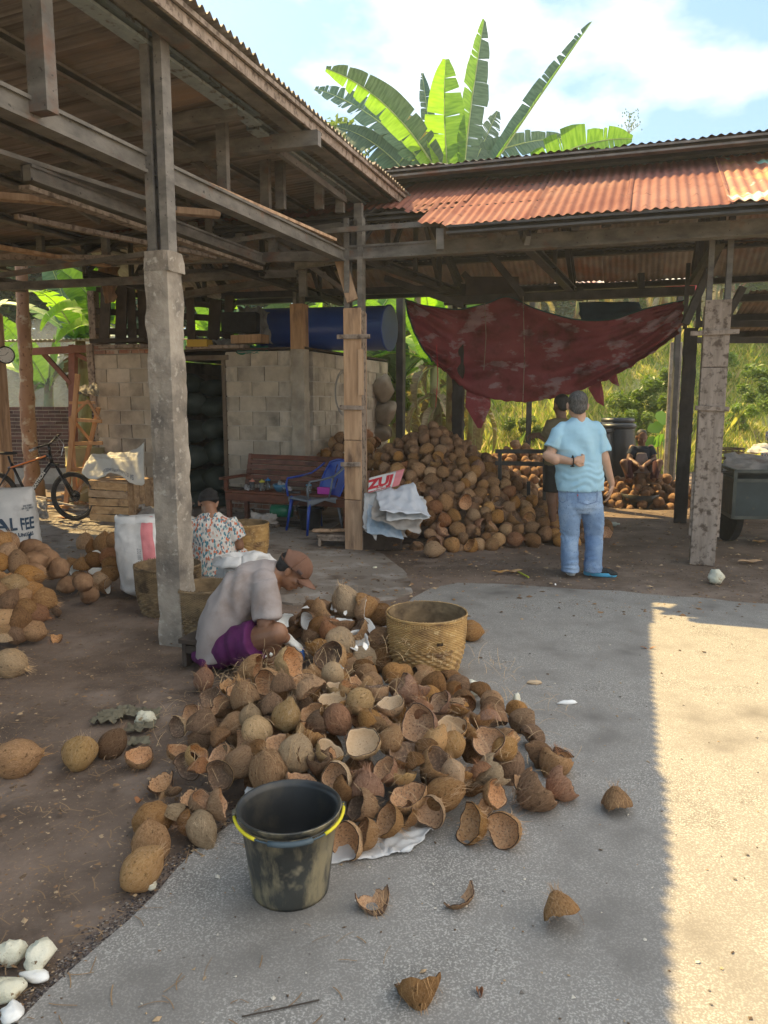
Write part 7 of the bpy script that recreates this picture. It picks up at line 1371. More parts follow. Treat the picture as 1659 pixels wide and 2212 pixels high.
af = empty('timber_frame', G(170, 1100), 'raw timber trestle frame leaning behind the bicycle', 'trestle')
m_raw = mat('raw_timber', (.46, .24, .11), (.60, .35, .18), 3, st=(5, 5, .8), rough=.75, bump=.2, rand=.12)
for x0, y0, x1, y1, Y, Y2, w_ in ((142, 1100, 168, 808, 10.9, 10.9, .075), (165, 1090, 153, 900, 11.0, 11.0, .06), (165, 1085, 213, 880, 11.0, 11.0, .06), (148, 958, 222, 957, 10.95, 10.95, .05), (150, 906, 220, 910, 10.95, 10.95, .05), (150, 1013, 222, 1014, 10.95, 10.95, .05), (150, 905, 190, 865, 10.97, 10.97, .035), (190, 865, 215, 905, 10.97, 10.97, .035), (150, 870, 205, 870, 11.0, 11.0, .04), (160, 910, 203, 960, 11.0, 11.0, .03)): b = MB(); b.beam(at(x0, y0, Y), at(x1, y1, Y2), .035, w_, up=BX if abs(x1-x0) < abs(y1-y0) else V((0, 0, 1))); b.build('timber', m_raw, af, bevel=.003)
sheet_cloth('rag', [at(168, 852, 10.8), at(215, 855, 10.8), at(210, 828, 11.1), at(172, 835, 11.1)], 'dark rag on top of the timber trestle', mat('grey_rag', (.12, .11, .10), (.25, .23, .2), 8), .05, 14, 10, cat='rag', seed=61)
p = at(188, 1010, 11.6); b = MB(); b.lathe([(.3, 0), (.3, .28), (.308, .285), (.308, .295), (.3, .30), (.3, .58), (.308, .585), (.308, .6), (.3, .60), (.3, .86), (.31, .87), (.29, .87), (.29, .84), (.001, .84)], (p.x, p.y, .02), 32); b.build('oil_drum', mat('olive_drum', (.24, .23, .13), (.36, .34, .20), 3, rough=.5, c3=(.50, .40, .12), s3=1.4, t3=.6), loc=(p.x, p.y, .02), smooth=True, label='pale olive oil drum behind the timber trestle', cat='drum')
sheet_cloth('white_sack', [G(300, 1125, .03), G(345, 1130, .03), G(350, 1095, .22), G(300, 1090, .26)], 'grey sack slumped between bucket and concrete column', m_sackd, .09, 18, 14, seed=62, flor=.022)
sheet_cloth('white_sack', [G(375, 1122, .03), G(415, 1125, .03), G(420, 1085, .18), G(378, 1075, .30)], 'grey sack at the right side of the concrete column base', m_sackd, .07, 16, 14, seed=63, flor=.022)
sheet_cloth('plastic_scrap', [at(78, 1118, 9.9), at(102, 1120, 9.8), at(104, 1082, 10.0), at(84, 1078, 10.1)], 'scrap of pale plastic by the front wheel', m_sackd, .08, 12, 12, cat='plastic', seed=64, flor=.022)
for i in range(26):
    x = rnd.uniform(80, 215); c = G(x, rnd.uniform(1086, 1112)); a = rnd.uniform(-.6, .6); L_ = rnd.uniform(.15, .5); b = MB(); p = V((c.x, c.y, .05+.10*rnd.random())); d_ = V((math.cos(a), math.sin(a), rnd.uniform(-.1, .1)))*L_/2; b.beam(p-d_, p+d_, rnd.uniform(.02, .06), rnd.uniform(.01, .03)); b.build('wood_scrap', rnd.choice([m_raw, m_woodg, m_cr, m_sackd]), loc=p, label='piece of scrap wood on the litter behind the bicycle wheel', cat='scrap', group='scraps behind the bicycle')
m_dial = mat('clock_dial', (.75, .74, .70), rough=.4, bump=0); cp = at(12, 767, 10.48); ck = empty('wall_clock', cp, 'round black rimmed white wall clock on the timber post', 'clock')
Mk = frame((.5, -1, 0)); b = MB(); b.lathe([(.001, 0), (.115, 0), (.118, .03), (.105, .035), (.10, .022)], cp, 32, Mk); b.build('case', m_bk, ck, smooth=True); b = MB(); b.lathe([(.001, .021), (.101, .021)], cp, 32, Mk); b.build('dial', m_dial, ck)
def ckp(x, y, o=.024): return cp+Mk@V((x, y, o))
for ang, L_, w_ in ((-62+90+20, .055, .006), (190, .08, .004)): a = R(ang); b = MB(); b.beam(ckp(0, 0), ckp(L_*math.cos(a), L_*math.sin(a)), w_, .002, up=Mk@V((0, 0, 1))); b.build('clock_hand', m_bk, ck)
for i in range(12): a = R(90-30*(i+1)); text_mesh('numeral', str(i+1), .022, lambda x, y, a=a: ckp(.082*math.cos(a)+x, .082*math.sin(a)+y), m_bk, ck, sub=0)
# scraps on the yard
leafbit(1225, 2212-990, .0001, .0001, 0, m_wood, 'husk_scrap', 'x') if False else None
for i, (x, y, L_, w_, a, nm, lab) in enumerate(((1080, 1237, .18, .035, .1, 'husk_scrap', 'orange husk strip on the dark floor before the back heap'), (1108, 1236, .20, .04, .3, 'husk_scrap', 'second husk strip right of the first'), (1640, 1172, .16, .05, 0, 'husk_scrap', 'orange husk piece near the right edge'), (1620, 1215, .26, .05, .1, 'husk_scrap', 'long curved husk right of the mottled post'), (300, 1732, .045, .012, -.4, 'husk_scrap', 'tiny wood chip left of the bucket'), (1400, 1402, .10, .008, -.1, 'dry_leaf', 'thin dry leaf at the edge of the sunlight'), (1036, 2148, .02, .015, 0, 'dry_leaf', 'small reddish leaf flake near the photo bottom'), (140, 1120, .2, .04, .3, 'husk_scrap', 'curved orange husk by the bucket with standing handle'))): leafbit(x, y, L_, w_, a, m_husk['o'] if i < 4 else m_husk['r'], nm, lab)
p = G(1130, 1242); b = MB(); b.tube([G(1114, 1232, .02), G(1142, 1247, .02)], .008, 6); b.build('yellow_straw', mat('yellow_straw', (.45, .50, .05), bump=0), loc=p, label='yellow green straw on the floor left of the jeans', cat='straw')
b = MB(); b.tube([G(522, 2196, .027), G(600, 2180, .027), G(690, 2160, .027)], .0022, 5); b.build('twig', m_woodd, loc=G(600, 2180), label='thin dark twig on the concrete at the photo bottom', cat='twig')
b = MB(); p = G(1325, 1137); b.tube([p+V((-.07, 0, .03)), p+V((.03, .0, .03)), p+V((.05, 0, .03)), p+V((.08, 0, .03))], [.03, .03, .012, .012], 10); b.build('plastic_bottle', mat('bottle_plastic', (.40, .45, .40), rough=.2, bump=0), loc=p, smooth=True, label='small clear bottle lying on the floor right of the jeans', cat='bottle')
m_lf = mat('crumpled_leaf', (.14, .125, .085), (.22, .20, .14), 9, rough=.9, bump=.3, c3=(.20, .17, .11), s3=6, t3=.6)
for i, (x, y, s_) in enumerate(((240, 1545, .07), (268, 1536, .06), (290, 1575, .05), (300, 1602, .055), (312, 1568, .06), (290, 1540, .06), (322, 1545, .06), (228, 1552, .07))): c = G(x, y, .03); sheet_cloth('withered_leaf', [c+V((-s_, -s_*.6, 0)), c+V((s_, -s_*.5, 0)), c+V((s_*.8, s_*.6, .02)), c+V((-s_*.7, s_*.7, .01))], 'withered grey green leaf scrap by the speckled white lump', m_lf, .025, 9, 8, cat='leaf', seed=70+i, flor=.012, thick=.0015)['group'] = 'withered leaves on the dark floor'
# ================================================================ VEGETATION
def leafmat(name, a, b_, tr, rand=.1, dry=None, vein=55.):
    m = bpy.data.materials.new(name); m.use_nodes = True; t = m.node_tree; n, l = t.nodes, t.links; p = n['Principled BSDF']; p.inputs['Roughness'].default_value = .45; p.inputs['Specular IOR Level'].default_value = .45
    u = n.new('ShaderNodeUVMap'); mp = n.new('ShaderNodeMapping'); mp.inputs['Scale'].default_value = (1.2, vein, 1); l.new(u.outputs[0], mp.inputs[0])
    k = n.new('ShaderNodeTexNoise'); k.inputs['Scale'].default_value = 1; k.inputs['Detail'].default_value = 3; l.new(mp.outputs[0], k.inputs['Vector'])
    mr = n.new('ShaderNodeMapRange'); mr.inputs[1].default_value = .38; mr.inputs[2].default_value = .62; l.new(k.outputs[0], mr.inputs[0])
    mx_ = n.new('ShaderNodeMixRGB'); mx_.inputs[1].default_value = (*a, 1); mx_.inputs[2].default_value = (*b_, 1); l.new(mr.outputs[0], mx_.inputs[0]); col = mx_.outputs[0]
    if dry:
        c = n.new('ShaderNodeTexCoord'); k2 = n.new('ShaderNodeTexNoise'); k2.inputs['Scale'].default_value = 2.2; k2.inputs['Detail'].default_value = 6; l.new(c.outputs['Object'], k2.inputs['Vector']); r2 = n.new('ShaderNodeMapRange'); r2.inputs[1].default_value = .60; r2.inputs[2].default_value = .68; l.new(k2.outputs[0], r2.inputs[0])
        m2 = n.new('ShaderNodeMixRGB'); m2.inputs[2].default_value = (*dry, 1); l.new(r2.outputs[0], m2.inputs[0]); l.new(col, m2.inputs[1]); col = m2.outputs[0]
    oi = n.new('ShaderNodeObjectInfo'); hs = n.new('ShaderNodeHueSaturation'); l.new(col, hs.inputs['Color']); l.new(ramp2(n, l, oi.outputs['Random'], 1-rand, 1+rand), hs.inputs['Value']); col = hs.outputs[0]
    l.new(col, p.inputs['Base Color']); bp = n.new('ShaderNodeBump'); bp.inputs['Strength'].default_value = .35; bp.inputs['Distance'].default_value = .01; l.new(k.outputs[0], bp.inputs['Height']); l.new(bp.outputs[0], p.inputs['Normal'])
    tb_ = n.new('ShaderNodeBsdfTranslucent'); gm = n.new('ShaderNodeMixRGB'); gm.blend_type = 'MULTIPLY'; gm.inputs[0].default_value = 1; gm.inputs[2].default_value = (1.25, 1.35, .35, 1) if tr > .2 else (1, 1, .8, 1); l.new(col, gm.inputs[1]); l.new(gm.outputs[0], tb_.inputs['Color'])
    ms = n.new('ShaderNodeMixShader'); ms.inputs[0].default_value = tr; l.new(p.outputs[0], ms.inputs[1]); l.new(tb_.outputs[0], ms.inputs[2]); l.new(ms.outputs[0], n['Material Output'].inputs['Surface']); return m
m_ban = leafmat('banana_leaf', (.10, .22, .05), (.17, .32, .08), .5); m_band = leafmat('banana_leaf_blue', (.05, .12, .07), (.10, .19, .12), .14); m_banb = leafmat('bright_banana_leaf', (.22, .42, .04), (.30, .52, .06), .55)  # the bright and the dark green put sun and shade into leaf colour
m_bdry = leafmat('dry_banana_leaf', (.26, .20, .13), (.40, .32, .22), .25, .25); m_rib = mat('leaf_midrib', (.42, .52, .22), (.5, .6, .3), 8, bump=0, trans=.2); m_stem = mat('banana_stem', (.24, .26, .11), (.36, .36, .18), 4, st=(4, 4, .8), rough=.7, bump=.3, c3=(.20, .13, .07), s3=3, t3=.55, rand=.15)
def banana_leaf(base, tip, W_, bow, face, fold=.35, tears=10, seed=0, m=None, par=None, droop=.0, wob=.12, nocurl=False, m2=None):
    """arched midrib; each half of the blade is torn into strips with their own droop"""
    rs = random.Random(seed); base = V(base); tip = V(tip); mid_ = (base+tip)/2+V(bow); L_ = (tip-base).length
    def C_(t): return base*(1-t)**2+mid_*2*t*(1-t)+tip*t*t
    def T_(t): return ((mid_-base)*(1-t)+(tip-mid_)*t).normalized()
    b = MB(); b.uv = []
    for side in (-1, 1):
        cuts = sorted([0.]+[rs.uniform(.03, .97) for _ in range(tears)]+[1.]); 
        for k in range(len(cuts)-1):
            t0, t1 = cuts[k], cuts[k+1]
            if t1-t0 < .004: continue
            dr = rs.uniform(-.1, 1)*droop; sk = rs.uniform(-.05, .05); cutw = rs.uniform(.82, 1.0); nt = max(2, int((t1-t0)*26)); o = len(b.v); gap = rs.choice((.001, .002, .004, .014))
            for i in range(nt+1):
                f = i/nt; t = t0+(t1-t0)*f; T = T_(t); F = V(face); s_ = T.cross(F).normalized()*side; n_ = s_.cross(T).normalized()*side; n_ = n_ if n_.dot(F) > 0 else -n_
                w = W_*(math.sin(math.pi*min(.985, .10+.9*t)**.85)**.55 if t > 0 else .3)*cutw*(1-.10*abs(f-.5)*(tears > 4))
                for j in range(5):
                    g = j/4; sp = (f-.5)*-gap*2*g
                    p = C_(min(1, max(0, t+sp)))+s_*(w*g*math.cos(fold))-n_*(w*g*math.sin(fold)*-1 if fold < 0 else -w*g*math.sin(fold))+T*(sk+.10)*w*g*1.2
                    p += V((0, 0, -1))*dr*w*g*g+n_*w*.10*noise.noise(V((t*9, g*2, seed+side)))
                    b.v.append(tuple(p)); b.uv.append((g+side*3, t*L_*.5))
            for i in range(nt):
                for j in range(4): b.f.append((o+i*5+j, o+i*5+j+1, o+(i+1)*5+j+1, o+(i+1)*5+j)); b.m.append(1 if (m2 and side > 0) else 0)
    o = b.build('leaf', [m or m_ban]+([m2] if m2 else []), par, smooth=True)
    r_ = MB(); r_.tube([C_(i/12) for i in range(13)], [.022*(1-.8*i/12)*max(.6, L_/2.5) for i in range(13)], 6)
    off = rootloc(par); me = r_.mesh('midrib', m_rib, True, off); q = bpy.data.objects.new('midrib', me); S.collection.objects.link(q); q.parent = o; return o
# the great plant over the long shed roof
Yp = 13.4; Q = lambda x, y, d=0.: at(x, y, Yp+d)
bp = empty('banana_plant', (Q(985, 700).x, Yp, 0), 'tall banana plant whose bright backlit leaves rise above the shed roofs', 'banana plant')
b = MB(); b.tube([V((Q(985, 700).x, Yp, 0)), Q(985, 520), Q(985, 380)], [.16, .13, .09], 14); b.build('stem', m_stem, bp, smooth=True)
cc = Q(985, 395); TF = V((0, -1, .15))
for args in ((Q(945, 372), Q(704, 148, -.6), .34, (.10, 0, .48), (.3, -.8, -.4), .55, 7, 1, m_banb, .0, m_band), (Q(925, 365), Q(680, 192, .5), .30, (.0, 0, .40), (.2, -.9, .3), .3, 16, 2, m_band, .15, None), (Q(970, 385), Q(963, 128, -.3), .36, (-.10, 0, 0), TF, .25, 3, 3, m_banb, .0, m_ban),
             (Q(1000, 380), Q(1046, 42, .1), .30, (-.05, 0, 0), (.5, -.8, 0), .30, 11, 4, m_ban, .1, m_band), (Q(1035, 400), Q(1279, 46, .2), .22, (.0, 0, .03), (-.55, -.55, .45), .75, 12, 5, m_band, .0, m_ban), (Q(1060, 420), Q(1366, 300, -.4), .38, (.15, 0, .50), (0, -.9, -.1), .25, 9, 6, m_ban, .5, None),
             (Q(955, 380), Q(838, 250, .6), .34, (.0, 0, .22), (.2, -.9, .2), .3, 22, 7, m_band, .4, None), (Q(940, 370), Q(912, 158, .7), .16, (0, 0, 0), TF, .4, 14, 8, m_band, .3, None), (Q(900, 400), Q(728, 275, .8), .32, (.0, 0, .35), TF, .35, 9, 9, m_band, .5, None), (Q(960, 385), Q(880, 250, .2), .2, (0, 0, .1), TF, .5, 18, 10, m_bdry, .5, None), (Q(1010, 385), Q(1075, 240, .7), .26, (0, 0, .0), (.3, -.9, 0), .3, 20, 12, m_band, .5, None), (Q(900, 410), Q(1225, 300, .8), .3, (.2, 0, .45), TF, .3, 9, 13, m_band, .4, None)):
    banana_leaf(args[0], args[1], args[2], args[3], args[4], args[5], args[6], args[7], args[8], bp, args[9], m2=args[10])
# smaller plants: one built, then copied
def banana_plant(loc, h, lab, seed, n=8, dry=4, spread=1.6, mm=None):
    rs = random.Random(seed); t = empty('banana_plant', loc, lab, 'banana plant'); l0 = V(loc); b = MB(); b.tube([l0, l0+V((.05, 0, h*.5)), l0+V((.0, .05, h))], [.15, .12, .08], 10); b.build('stem', m_stem, t, smooth=True)
    for i in range(n):
        a = i*2.4+rs.uniform(-.4, .4)+seed; el = rs.uniform(.15, 1.3); L_ = rs.uniform(1.2, 2.0)*spread*.75; d = V((math.cos(a)*math.cos(el), math.sin(a)*math.cos(el), math.sin(el))); b0 = l0+V((0, 0, h-.05)); banana_leaf(b0, b0+d*L_+V((0, 0, -.35*L_*math.cos(el))), rs.uniform(.22, .32), V((0, 0, .28*L_*math.cos(el)+.05)), (rs.uniform(-.3, .3), rs.uniform(-.3, .3), 1) if el < .9 else (math.cos(a+1), math.sin(a+1), .3), .3, rs.randint(4, 12), seed*31+i, mm or rs.choice([m_ban, m_banb, m_ban, m_band]), t, .35)
    for i in range(dry):
        a = rs.uniform(0, 6.28); z0 = h*rs.uniform(.55, .98); b0 = l0+V((0, 0, z0)); e = b0+V((math.cos(a)*.45, math.sin(a)*.45, -rs.uniform(.7, 1.3))); banana_leaf(b0, e, .17, V((math.cos(a)*.35, math.sin(a)*.35, .35)), (math.cos(a), math.sin(a), .2), .8, 12, seed*17+i, m_bdry, t, .6)
    return t
protos = [banana_plant((-1.5, 15.2, 0), 1.9, 'banana plant behind the storeroom, left of the blue drum', 3), banana_plant((.95, 14.6, 0), 2.3, 'banana plant with dry leaves directly left of the red tarp', 5, 8, 7), banana_plant((1.9, 16.6, 0), 2.5, 'banana plant behind the left half of the red tarp', 8, 9, 5)]
labs = ['banana plant behind the middle of the blue drum', 'banana plant seen over the right end of the blue drum', 'banana plant behind the dark steel post', 'banana plant left of the dark column, dry skirt of leaves', 'banana plant above the centre of the red tarp', 'banana plant right of centre above the tarp', 'banana plant seen over the tarp under the pale tin roof', 'dry skirted banana plant on the slope left of the square post', 'dry skirted banana plant on the slope behind the black column', 'banana plant right of the mottled post on the slope', 'banana plant at the right edge up the slope', 'banana plant far right with grey dry leaves', 'banana plant behind the coconut palm trunk', 'banana plant at the far left opening, right of the trunk', 'banana plant behind the slat screen', 'banana plant behind the storeroom doorway top', 'banana plant behind the corner of the storeroom', 'small banana plant left of the trestle']
for i, (x, y, k) in enumerate([(-.5, 16.2, 2), (.25, 15.6, 0), (.35, 17.6, 2), (1.35, 14.9, 1), (3.2, 20.5, 2), (4.6, 21.5, 0), (6.0, 22.0, 2), (7.2, 22.2, 1), (8.6, 21.8, 1), (10.2, 22.0, 1), (11.6, 21.0, 1), (9.4, 23.5, 2), (-6.9, 15.8, 0), (-5.6, 14.2, 2), (-4.2, 16.8, 0), (-3.1, 15.6, 2), (-2.2, 17.5, 0), (-4.9, 18.5, 2)]):
    y = y+1.9 if x > 3 else y; o = copy_tree(protos[k]); o.location = (x, y, hill(x, y)); o.rotation_euler = (0, 0, i*1.9); s_ = rnd.uniform(.9, 1.2); o.scale = (s_, s_, s_); o['label'] = labs[i]
# bright leaves in the left opening
bl = empty('banana_plant', (at(215, 900, 12.8).x, 12.8, 0), 'banana plant with three huge sunlit leaves in the left opening', 'banana plant'); b = MB(); b.tube([V((at(225, 900, 12.8).x, 12.8, 0)), at(225, 700, 12.8)], [.14, .09], 10); b.build('stem', m_stem, bl, smooth=True)
for a_, e_, w_, bo, fc, fo, te, sd, m_ in (((225, 690), (88, 715), .26, (-.1, 0, .55), (.1, -.6, .8), .4, 5, 61, m_banb), ((225, 700), (120, 575), .30, (.2, 0, .1), (.3, -.9, .1), .3, 5, 62, m_ban), ((225, 705), (120, 745), .24, (0, 0, .30), (.1, -.6, .8), .4, 4, 63, m_banb), ((225, 700), (215, 560), .26, (0, 0, 0), (.2, -1, 0), .3, 6, 64, m_ban), ((225, 700), (290, 600), .26, (0, 0, .1), (.2, -1, 0), .3, 6, 65, m_banb)):
    banana_leaf(at(*a_, 12.8), at(*e_, 12.8+.2), w_, bo, fc, fo, te, sd, m_, bl, .2)
# coconut palm trunk at the left
m_trunk = mat('palm_trunk', (.25, .145, .095), (.36, .235, .165), 4, st=(1, 1, .6), rough=.85, bump=.4, c3=(.50, .45, .37), s3=6, t3=.60, w3=.05, c4=(.14, .08, .05), s4=14, t4=.64)
tr = empty('coconut_palm', (at(72, 1060, 12.2).x, 12.2, 0), 'coconut palm with pale flecked brown trunk at the left opening', 'palm tree')
pts_ = [(75, 1078), (68, 1000), (60, 900), (56, 780), (50, 680), (46, 560), (38, 440), (30, 200)]; P_ = [at(x, y, 12.2) for x, y in pts_]; P_[0].z = 0; b = MB(); rp = []; pp = []
for i in range(len(P_)-1):
    for j in range(6): f = j/6; q = P_[i].lerp(P_[i+1], f); pp.append(q); rp.append((.17 if q.z < .3 else .125-.010*q.z+.012*(1 if (len(pp) % 3 == 0) else 0))+.02*noise.noise(q*2))
b.tube(pp, rp, 16); b.build('trunk', m_trunk, tr, smooth=True)
for i in range(12):
    a = i*.524; L_ = 3.2; e = V((math.cos(a), math.sin(a), 0)); b = MB(); ctr = pp[-1]
    cv = lambda t: ctr+e*L_*t*(1-.15*t)+V((0, 0, 1.2*t-2.2*t*t))
    b.tube([cv(t/10) for t in range(11)], [.03*(1-t/12) for t in range(11)], 5)
    for k in range(34):
        for g in (-1, 1): t = .08+k/38; p = cv(t); s_ = V((-e.y, e.x, 0))*g; q = p+s_*.55*math.sin(math.pi*min(1, t+.1))**.5+e*.25+V((0, 0, -.30)); w_ = e*.022; b.add([p-w_, p+w_, q], [(0, 1, 2)])
    b.build('frond', m_ban if False else MATS.setdefault('frond', mat('palm_frond', (.06, .11, .03), (.10, .16, .05), 5, bump=0, trans=.3)), tr)
# trees: shared leafy crowns
m_lfs = [leafmat('tree_leaf_%d' % i, a, b_, .35, .3, vein=3) for i, (a, b_) in enumerate((((.055, .10, .03), (.11, .18, .05)), ((.13, .21, .045), (.22, .31, .08)), ((.04, .08, .045), (.07, .12, .07))))]
def crown(seed, R_, H_, n, leaf, clumps=26, flat=.5):
    rs = random.Random(seed); b = MB(); b.uv = []; cs = []
    for _ in range(clumps):
        a = rs.uniform(0, 6.28); q = rs.random()**.55; z = rs.uniform(-1, 1); cs.append((V((R_*q*math.cos(a)*math.sqrt(max(.05, 1-z*z*.8)), R_*q*math.sin(a)*math.sqrt(max(.05, 1-z*z*.8)), H_*.5*z)), R_*rs.uniform(.22, .42)))
    for _ in range(n):
        c_, r_ = rs.choice(cs); d = V((rs.gauss(0, 1), rs.gauss(0, 1), rs.gauss(0, .8))).normalized()*r_*rs.random()**.35; p = c_+d; s_ = leaf*rs.uniform(.6, 1.4); x = V((rs.gauss(0, 1), rs.gauss(0, 1), rs.gauss(0, flat))).normalized(); y = x.cross(V((rs.gauss(0, .5), rs.gauss(0, .5), 1))).normalized(); o = len(b.v)
        b.v += [tuple(p-x*s_), tuple(p+y*s_*.38), tuple(p+x*s_+V((0, 0, -.25*s_))), tuple(p-y*s_*.38)]; b.uv += [(0, 0), (1, 0), (1, 1), (0, 1)]; b.f.append((o, o+1, o+2, o+3)); b.m.append(0)
    return b.mesh('crown', m_lfs[seed % 3], False)
CR = [crown(0, 2.6, 4.6, 5200, .17, 34), crown(1, 2.4, 4.0, 4800, .15, 30), crown(2, 3.0, 6.0, 6000, .20, 40)]
def tree(x, y, h, k, sc, lab, seed=0):
    z = hill(x, y)-.1; y = y if x < 1.2 else y+7; h = h if x < 1.2 else h*.66; sc = sc if x < 1.2 else sc*.7; z = hill(x, y)-.1; t = empty('tree', (x, y, z), lab, 'tree'); b = MB(); b.tube([V((x, y, z)), V((x+.15, y, z+h*.4)), V((x-.1, y+.1, z+h*.8))], [.22, .16, .08], 8)
    for i in range(5): a = i*1.26+seed; s0 = V((x+.05, y, z+h*(.40+.08*i))); b.tube([s0, s0+V((math.cos(a)*.9, math.sin(a)*.9, .9))*sc], [.08, .03], 5)
    b.build('trunk', m_trunk, t, smooth=True); inst(CR[k], 'crown', (0, 0, h*.66), (0, 0, seed*1.7), sc, parent=t); return t
tl = [(-13, 26, 7, 2, 1.3, 'dark bluish tree at the far left beyond the smoke'), (-9.5, 28, 8, 2, 1.4, 'tall dark tree left of the palm trunk'), (-7.2, 24, 6.5, 2, 1.2, 'dark tree right behind the palm trunk'), (-4.8, 27, 7, 0, 1.2, 'dark tree behind the slat screen'), (-2.6, 25, 6, 1, 1.1, 'sunlit leafy tree over the left end of the blue drum'), (-.6, 27, 6.5, 1, 1.2, 'light green tree over the middle of the blue drum'), (1.4, 26, 6.5, 0, 1.2, 'tree behind the dark steel post'), (3.6, 29, 7, 0, 1.2, 'tree up the slope behind the tarp, left'), (6.2, 31, 7, 2, 1.2, 'tree up the slope behind the tarp, right'), (9, 30, 7, 0, 1.2, 'tree on the slope behind the mottled post'), (12, 29, 7, 1, 1.2, 'tree on the slope right of the mottled post'), (15.5, 28, 7, 0, 1.3, 'tree at the far right of the slope'), (-17, 30, 8, 2, 1.5, 'dark tree hidden behind the clock post'), (19, 33, 8, 2, 1.4, 'tree outside the right edge of the slope')]
for i, a in enumerate(tl): tree(*a, seed=i)
b = MB()
# far wood closing the horizon
rs = random.Random(3); b.uv = []
for i in range(9000):
    a = rs.uniform(-.95, .95); r_ = rs.uniform(42, 60); x = r_*math.sin(a); y = r_*math.cos(a); z = hill(x, y)+rs.uniform(0, 1)*(4.6+1.5*noise.noise(V((x*.12, y*.12, 0)))); s_ = rs.uniform(.5, 1.1); d = V((rs.gauss(0, 1), rs.gauss(0, .4), rs.gauss(0, 1))).normalized(); e = d.cross(V((rs.gauss(0, .4), 1, rs.gauss(0, .4)))).normalized(); p = V((x, y, z)); o = len(b.v)
    b.v += [tuple(p-d*s_), tuple(p+e*s_*.5), tuple(p+d*s_), tuple(p-e*s_*.5)]; b.uv += [(0, 0), (1, 0), (1, 1), (0, 1)]; b.f.append((o, o+1, o+2, o+3)); b.m.append(0)
b.build('distant_forest', m_lfs[2], kind='stuff')
# grass, weeds and bushes on the slope
m_gr = mat('grass_blade', (1, 1, 1), None, attr='Col', rough=.7, bump=0, trans=.5)
def grass(n, x0, x1, y0, y1, hh, name, seed, w=.012, clump=True, dens=None):
    rs = np.random.RandomState(seed); x = rs.uniform(x0, x1, n); y = rs.uniform(y0, y1, n)
    if clump: k = n//14; cx_ = rs.uniform(x0, x1, k); cy_ = rs.uniform(y0, y1, k); idx = rs.randint(0, k, n); sel = rs.rand(n) < .75; x = np.where(sel, cx_[idx]+rs.normal(0, .10, n), x); y = np.where(sel, cy_[idx]+rs.normal(0, .10, n), y)
    z = np.array([hill(a, b_) for a, b_ in zip(x, y)])-.03; h = hh*rs.uniform(.35, 1.25, n)*(1+.6*np.array([noise.noise(V((a*.5, b_*.5, 1))) for a, b_ in zip(x, y)])); a = rs.uniform(0, 6.283, n); lx = rs.normal(0, .35, n)*h; ly = rs.normal(0, .35, n)*h; w_ = w*rs.uniform(.6, 1.6, n)
    v = np.zeros((n, 4, 3), 'f'); v[:, 0] = np.stack([x-np.cos(a)*w_, y-np.sin(a)*w_, z], 1); v[:, 1] = np.stack([x+np.cos(a)*w_, y+np.sin(a)*w_, z], 1); v[:, 2] = np.stack([x+lx*.4+np.cos(a)*w_*.8, y+ly*.4+np.sin(a)*w_*.8, z+h*.62], 1); v[:, 3] = np.stack([x+lx, y+ly, z+h], 1)
    me = bpy.data.meshes.new(name); me.vertices.add(n*4); me.vertices.foreach_set('co', v.ravel()); me.loops.add(n*6); base = np.arange(n)[:, None]*4; li = (base+np.array([[0, 1, 2, 0, 2, 3]])).ravel(); me.loops.foreach_set('vertex_index', li.astype('i')); me.polygons.add(n*2); me.polygons.foreach_set('loop_start', np.arange(n*2, dtype='i')*3); me.update(calc_edges=True)
    c = np.array([(.32, .40, .06), (.46, .47, .09), (.58, .52, .15), (.18, .28, .05), (.60, .50, .22)])[rs.choice(5, n, p=[.3, .3, .17, .13, .10])]; c = np.repeat(np.concatenate([c*rs.uniform(.9, 1.35, (n, 1)), np.ones((n, 1))], 1), 4, 0); at_ = me.color_attributes.new('Col', 'FLOAT_COLOR', 'POINT'); at_.data.foreach_set('color', c.astype('f').ravel()); me.materials.append(m_gr)
    o = bpy.data.objects.new(name, me); S.collection.objects.link(o); return tag(o, kind='stuff')
grass(120000, 1.2, 17, 16.4, 25.5, .17, 'grass', 1, .010); grass(5000, 1.2, 16, 17, 26, .50, 'tall_grass', 2, .009); grass(14000, -14, 1.5, 16.5, 26, .35, 'weeds', 3, .016)
bushm = [crown(10, .62, 1.0, 2600, .055, 16), crown(11, .5, .7, 2200, .05, 12)]
bushm[0].materials[0] = m_lfs[1]; bushm[1].materials[0] = m_lfs[1]
for i, (x, y, Y, sc, lab) in enumerate(((1395, 885, 17.6, 1.25, 'bright leafy bush behind the seated apron wearer'), (1375, 925, 17.0, 1.0, 'lower bright bush just right of the barrels'), (1650, 850, 18, 1.1, 'green bush at the right edge on the slope'), (1130, 930, 18.5, .8, 'low bush on the slope left of the standing pair'), (1440, 840, 19.5, .9, 'bush behind the square grey post'), (1600, 900, 19, .8, 'low bush right of the mottled post'), (860, 870, 15.5, .8, 'bush behind the end of the side wall'), (1560, 790, 21, 1.0, 'bush high on the slope beside the mottled post'))):
    p = at(x, y, Y); t = empty('bush', (p.x, p.y, hill(p.x, p.y)), lab, 'bush'); inst(bushm[i % 2], 'foliage', (0, 0, max(.3, p.z-hill(p.x, p.y))), (0, 0, i), sc, parent=t); b = MB(); [b.tube([V((p.x, p.y, hill(p.x, p.y))), V((p.x+.2*math.cos(a), p.y+.2*math.sin(a), hill(p.x, p.y)+.5))], .012, 4) for a in (0, 2, 4)]; b.build('stem', m_stem, t)
ty = empty('taro_plant', at(1428, 960, 15.8)*1, 'broad leaved taro plant beside the square post', 'plant'); ty.location.z = 0
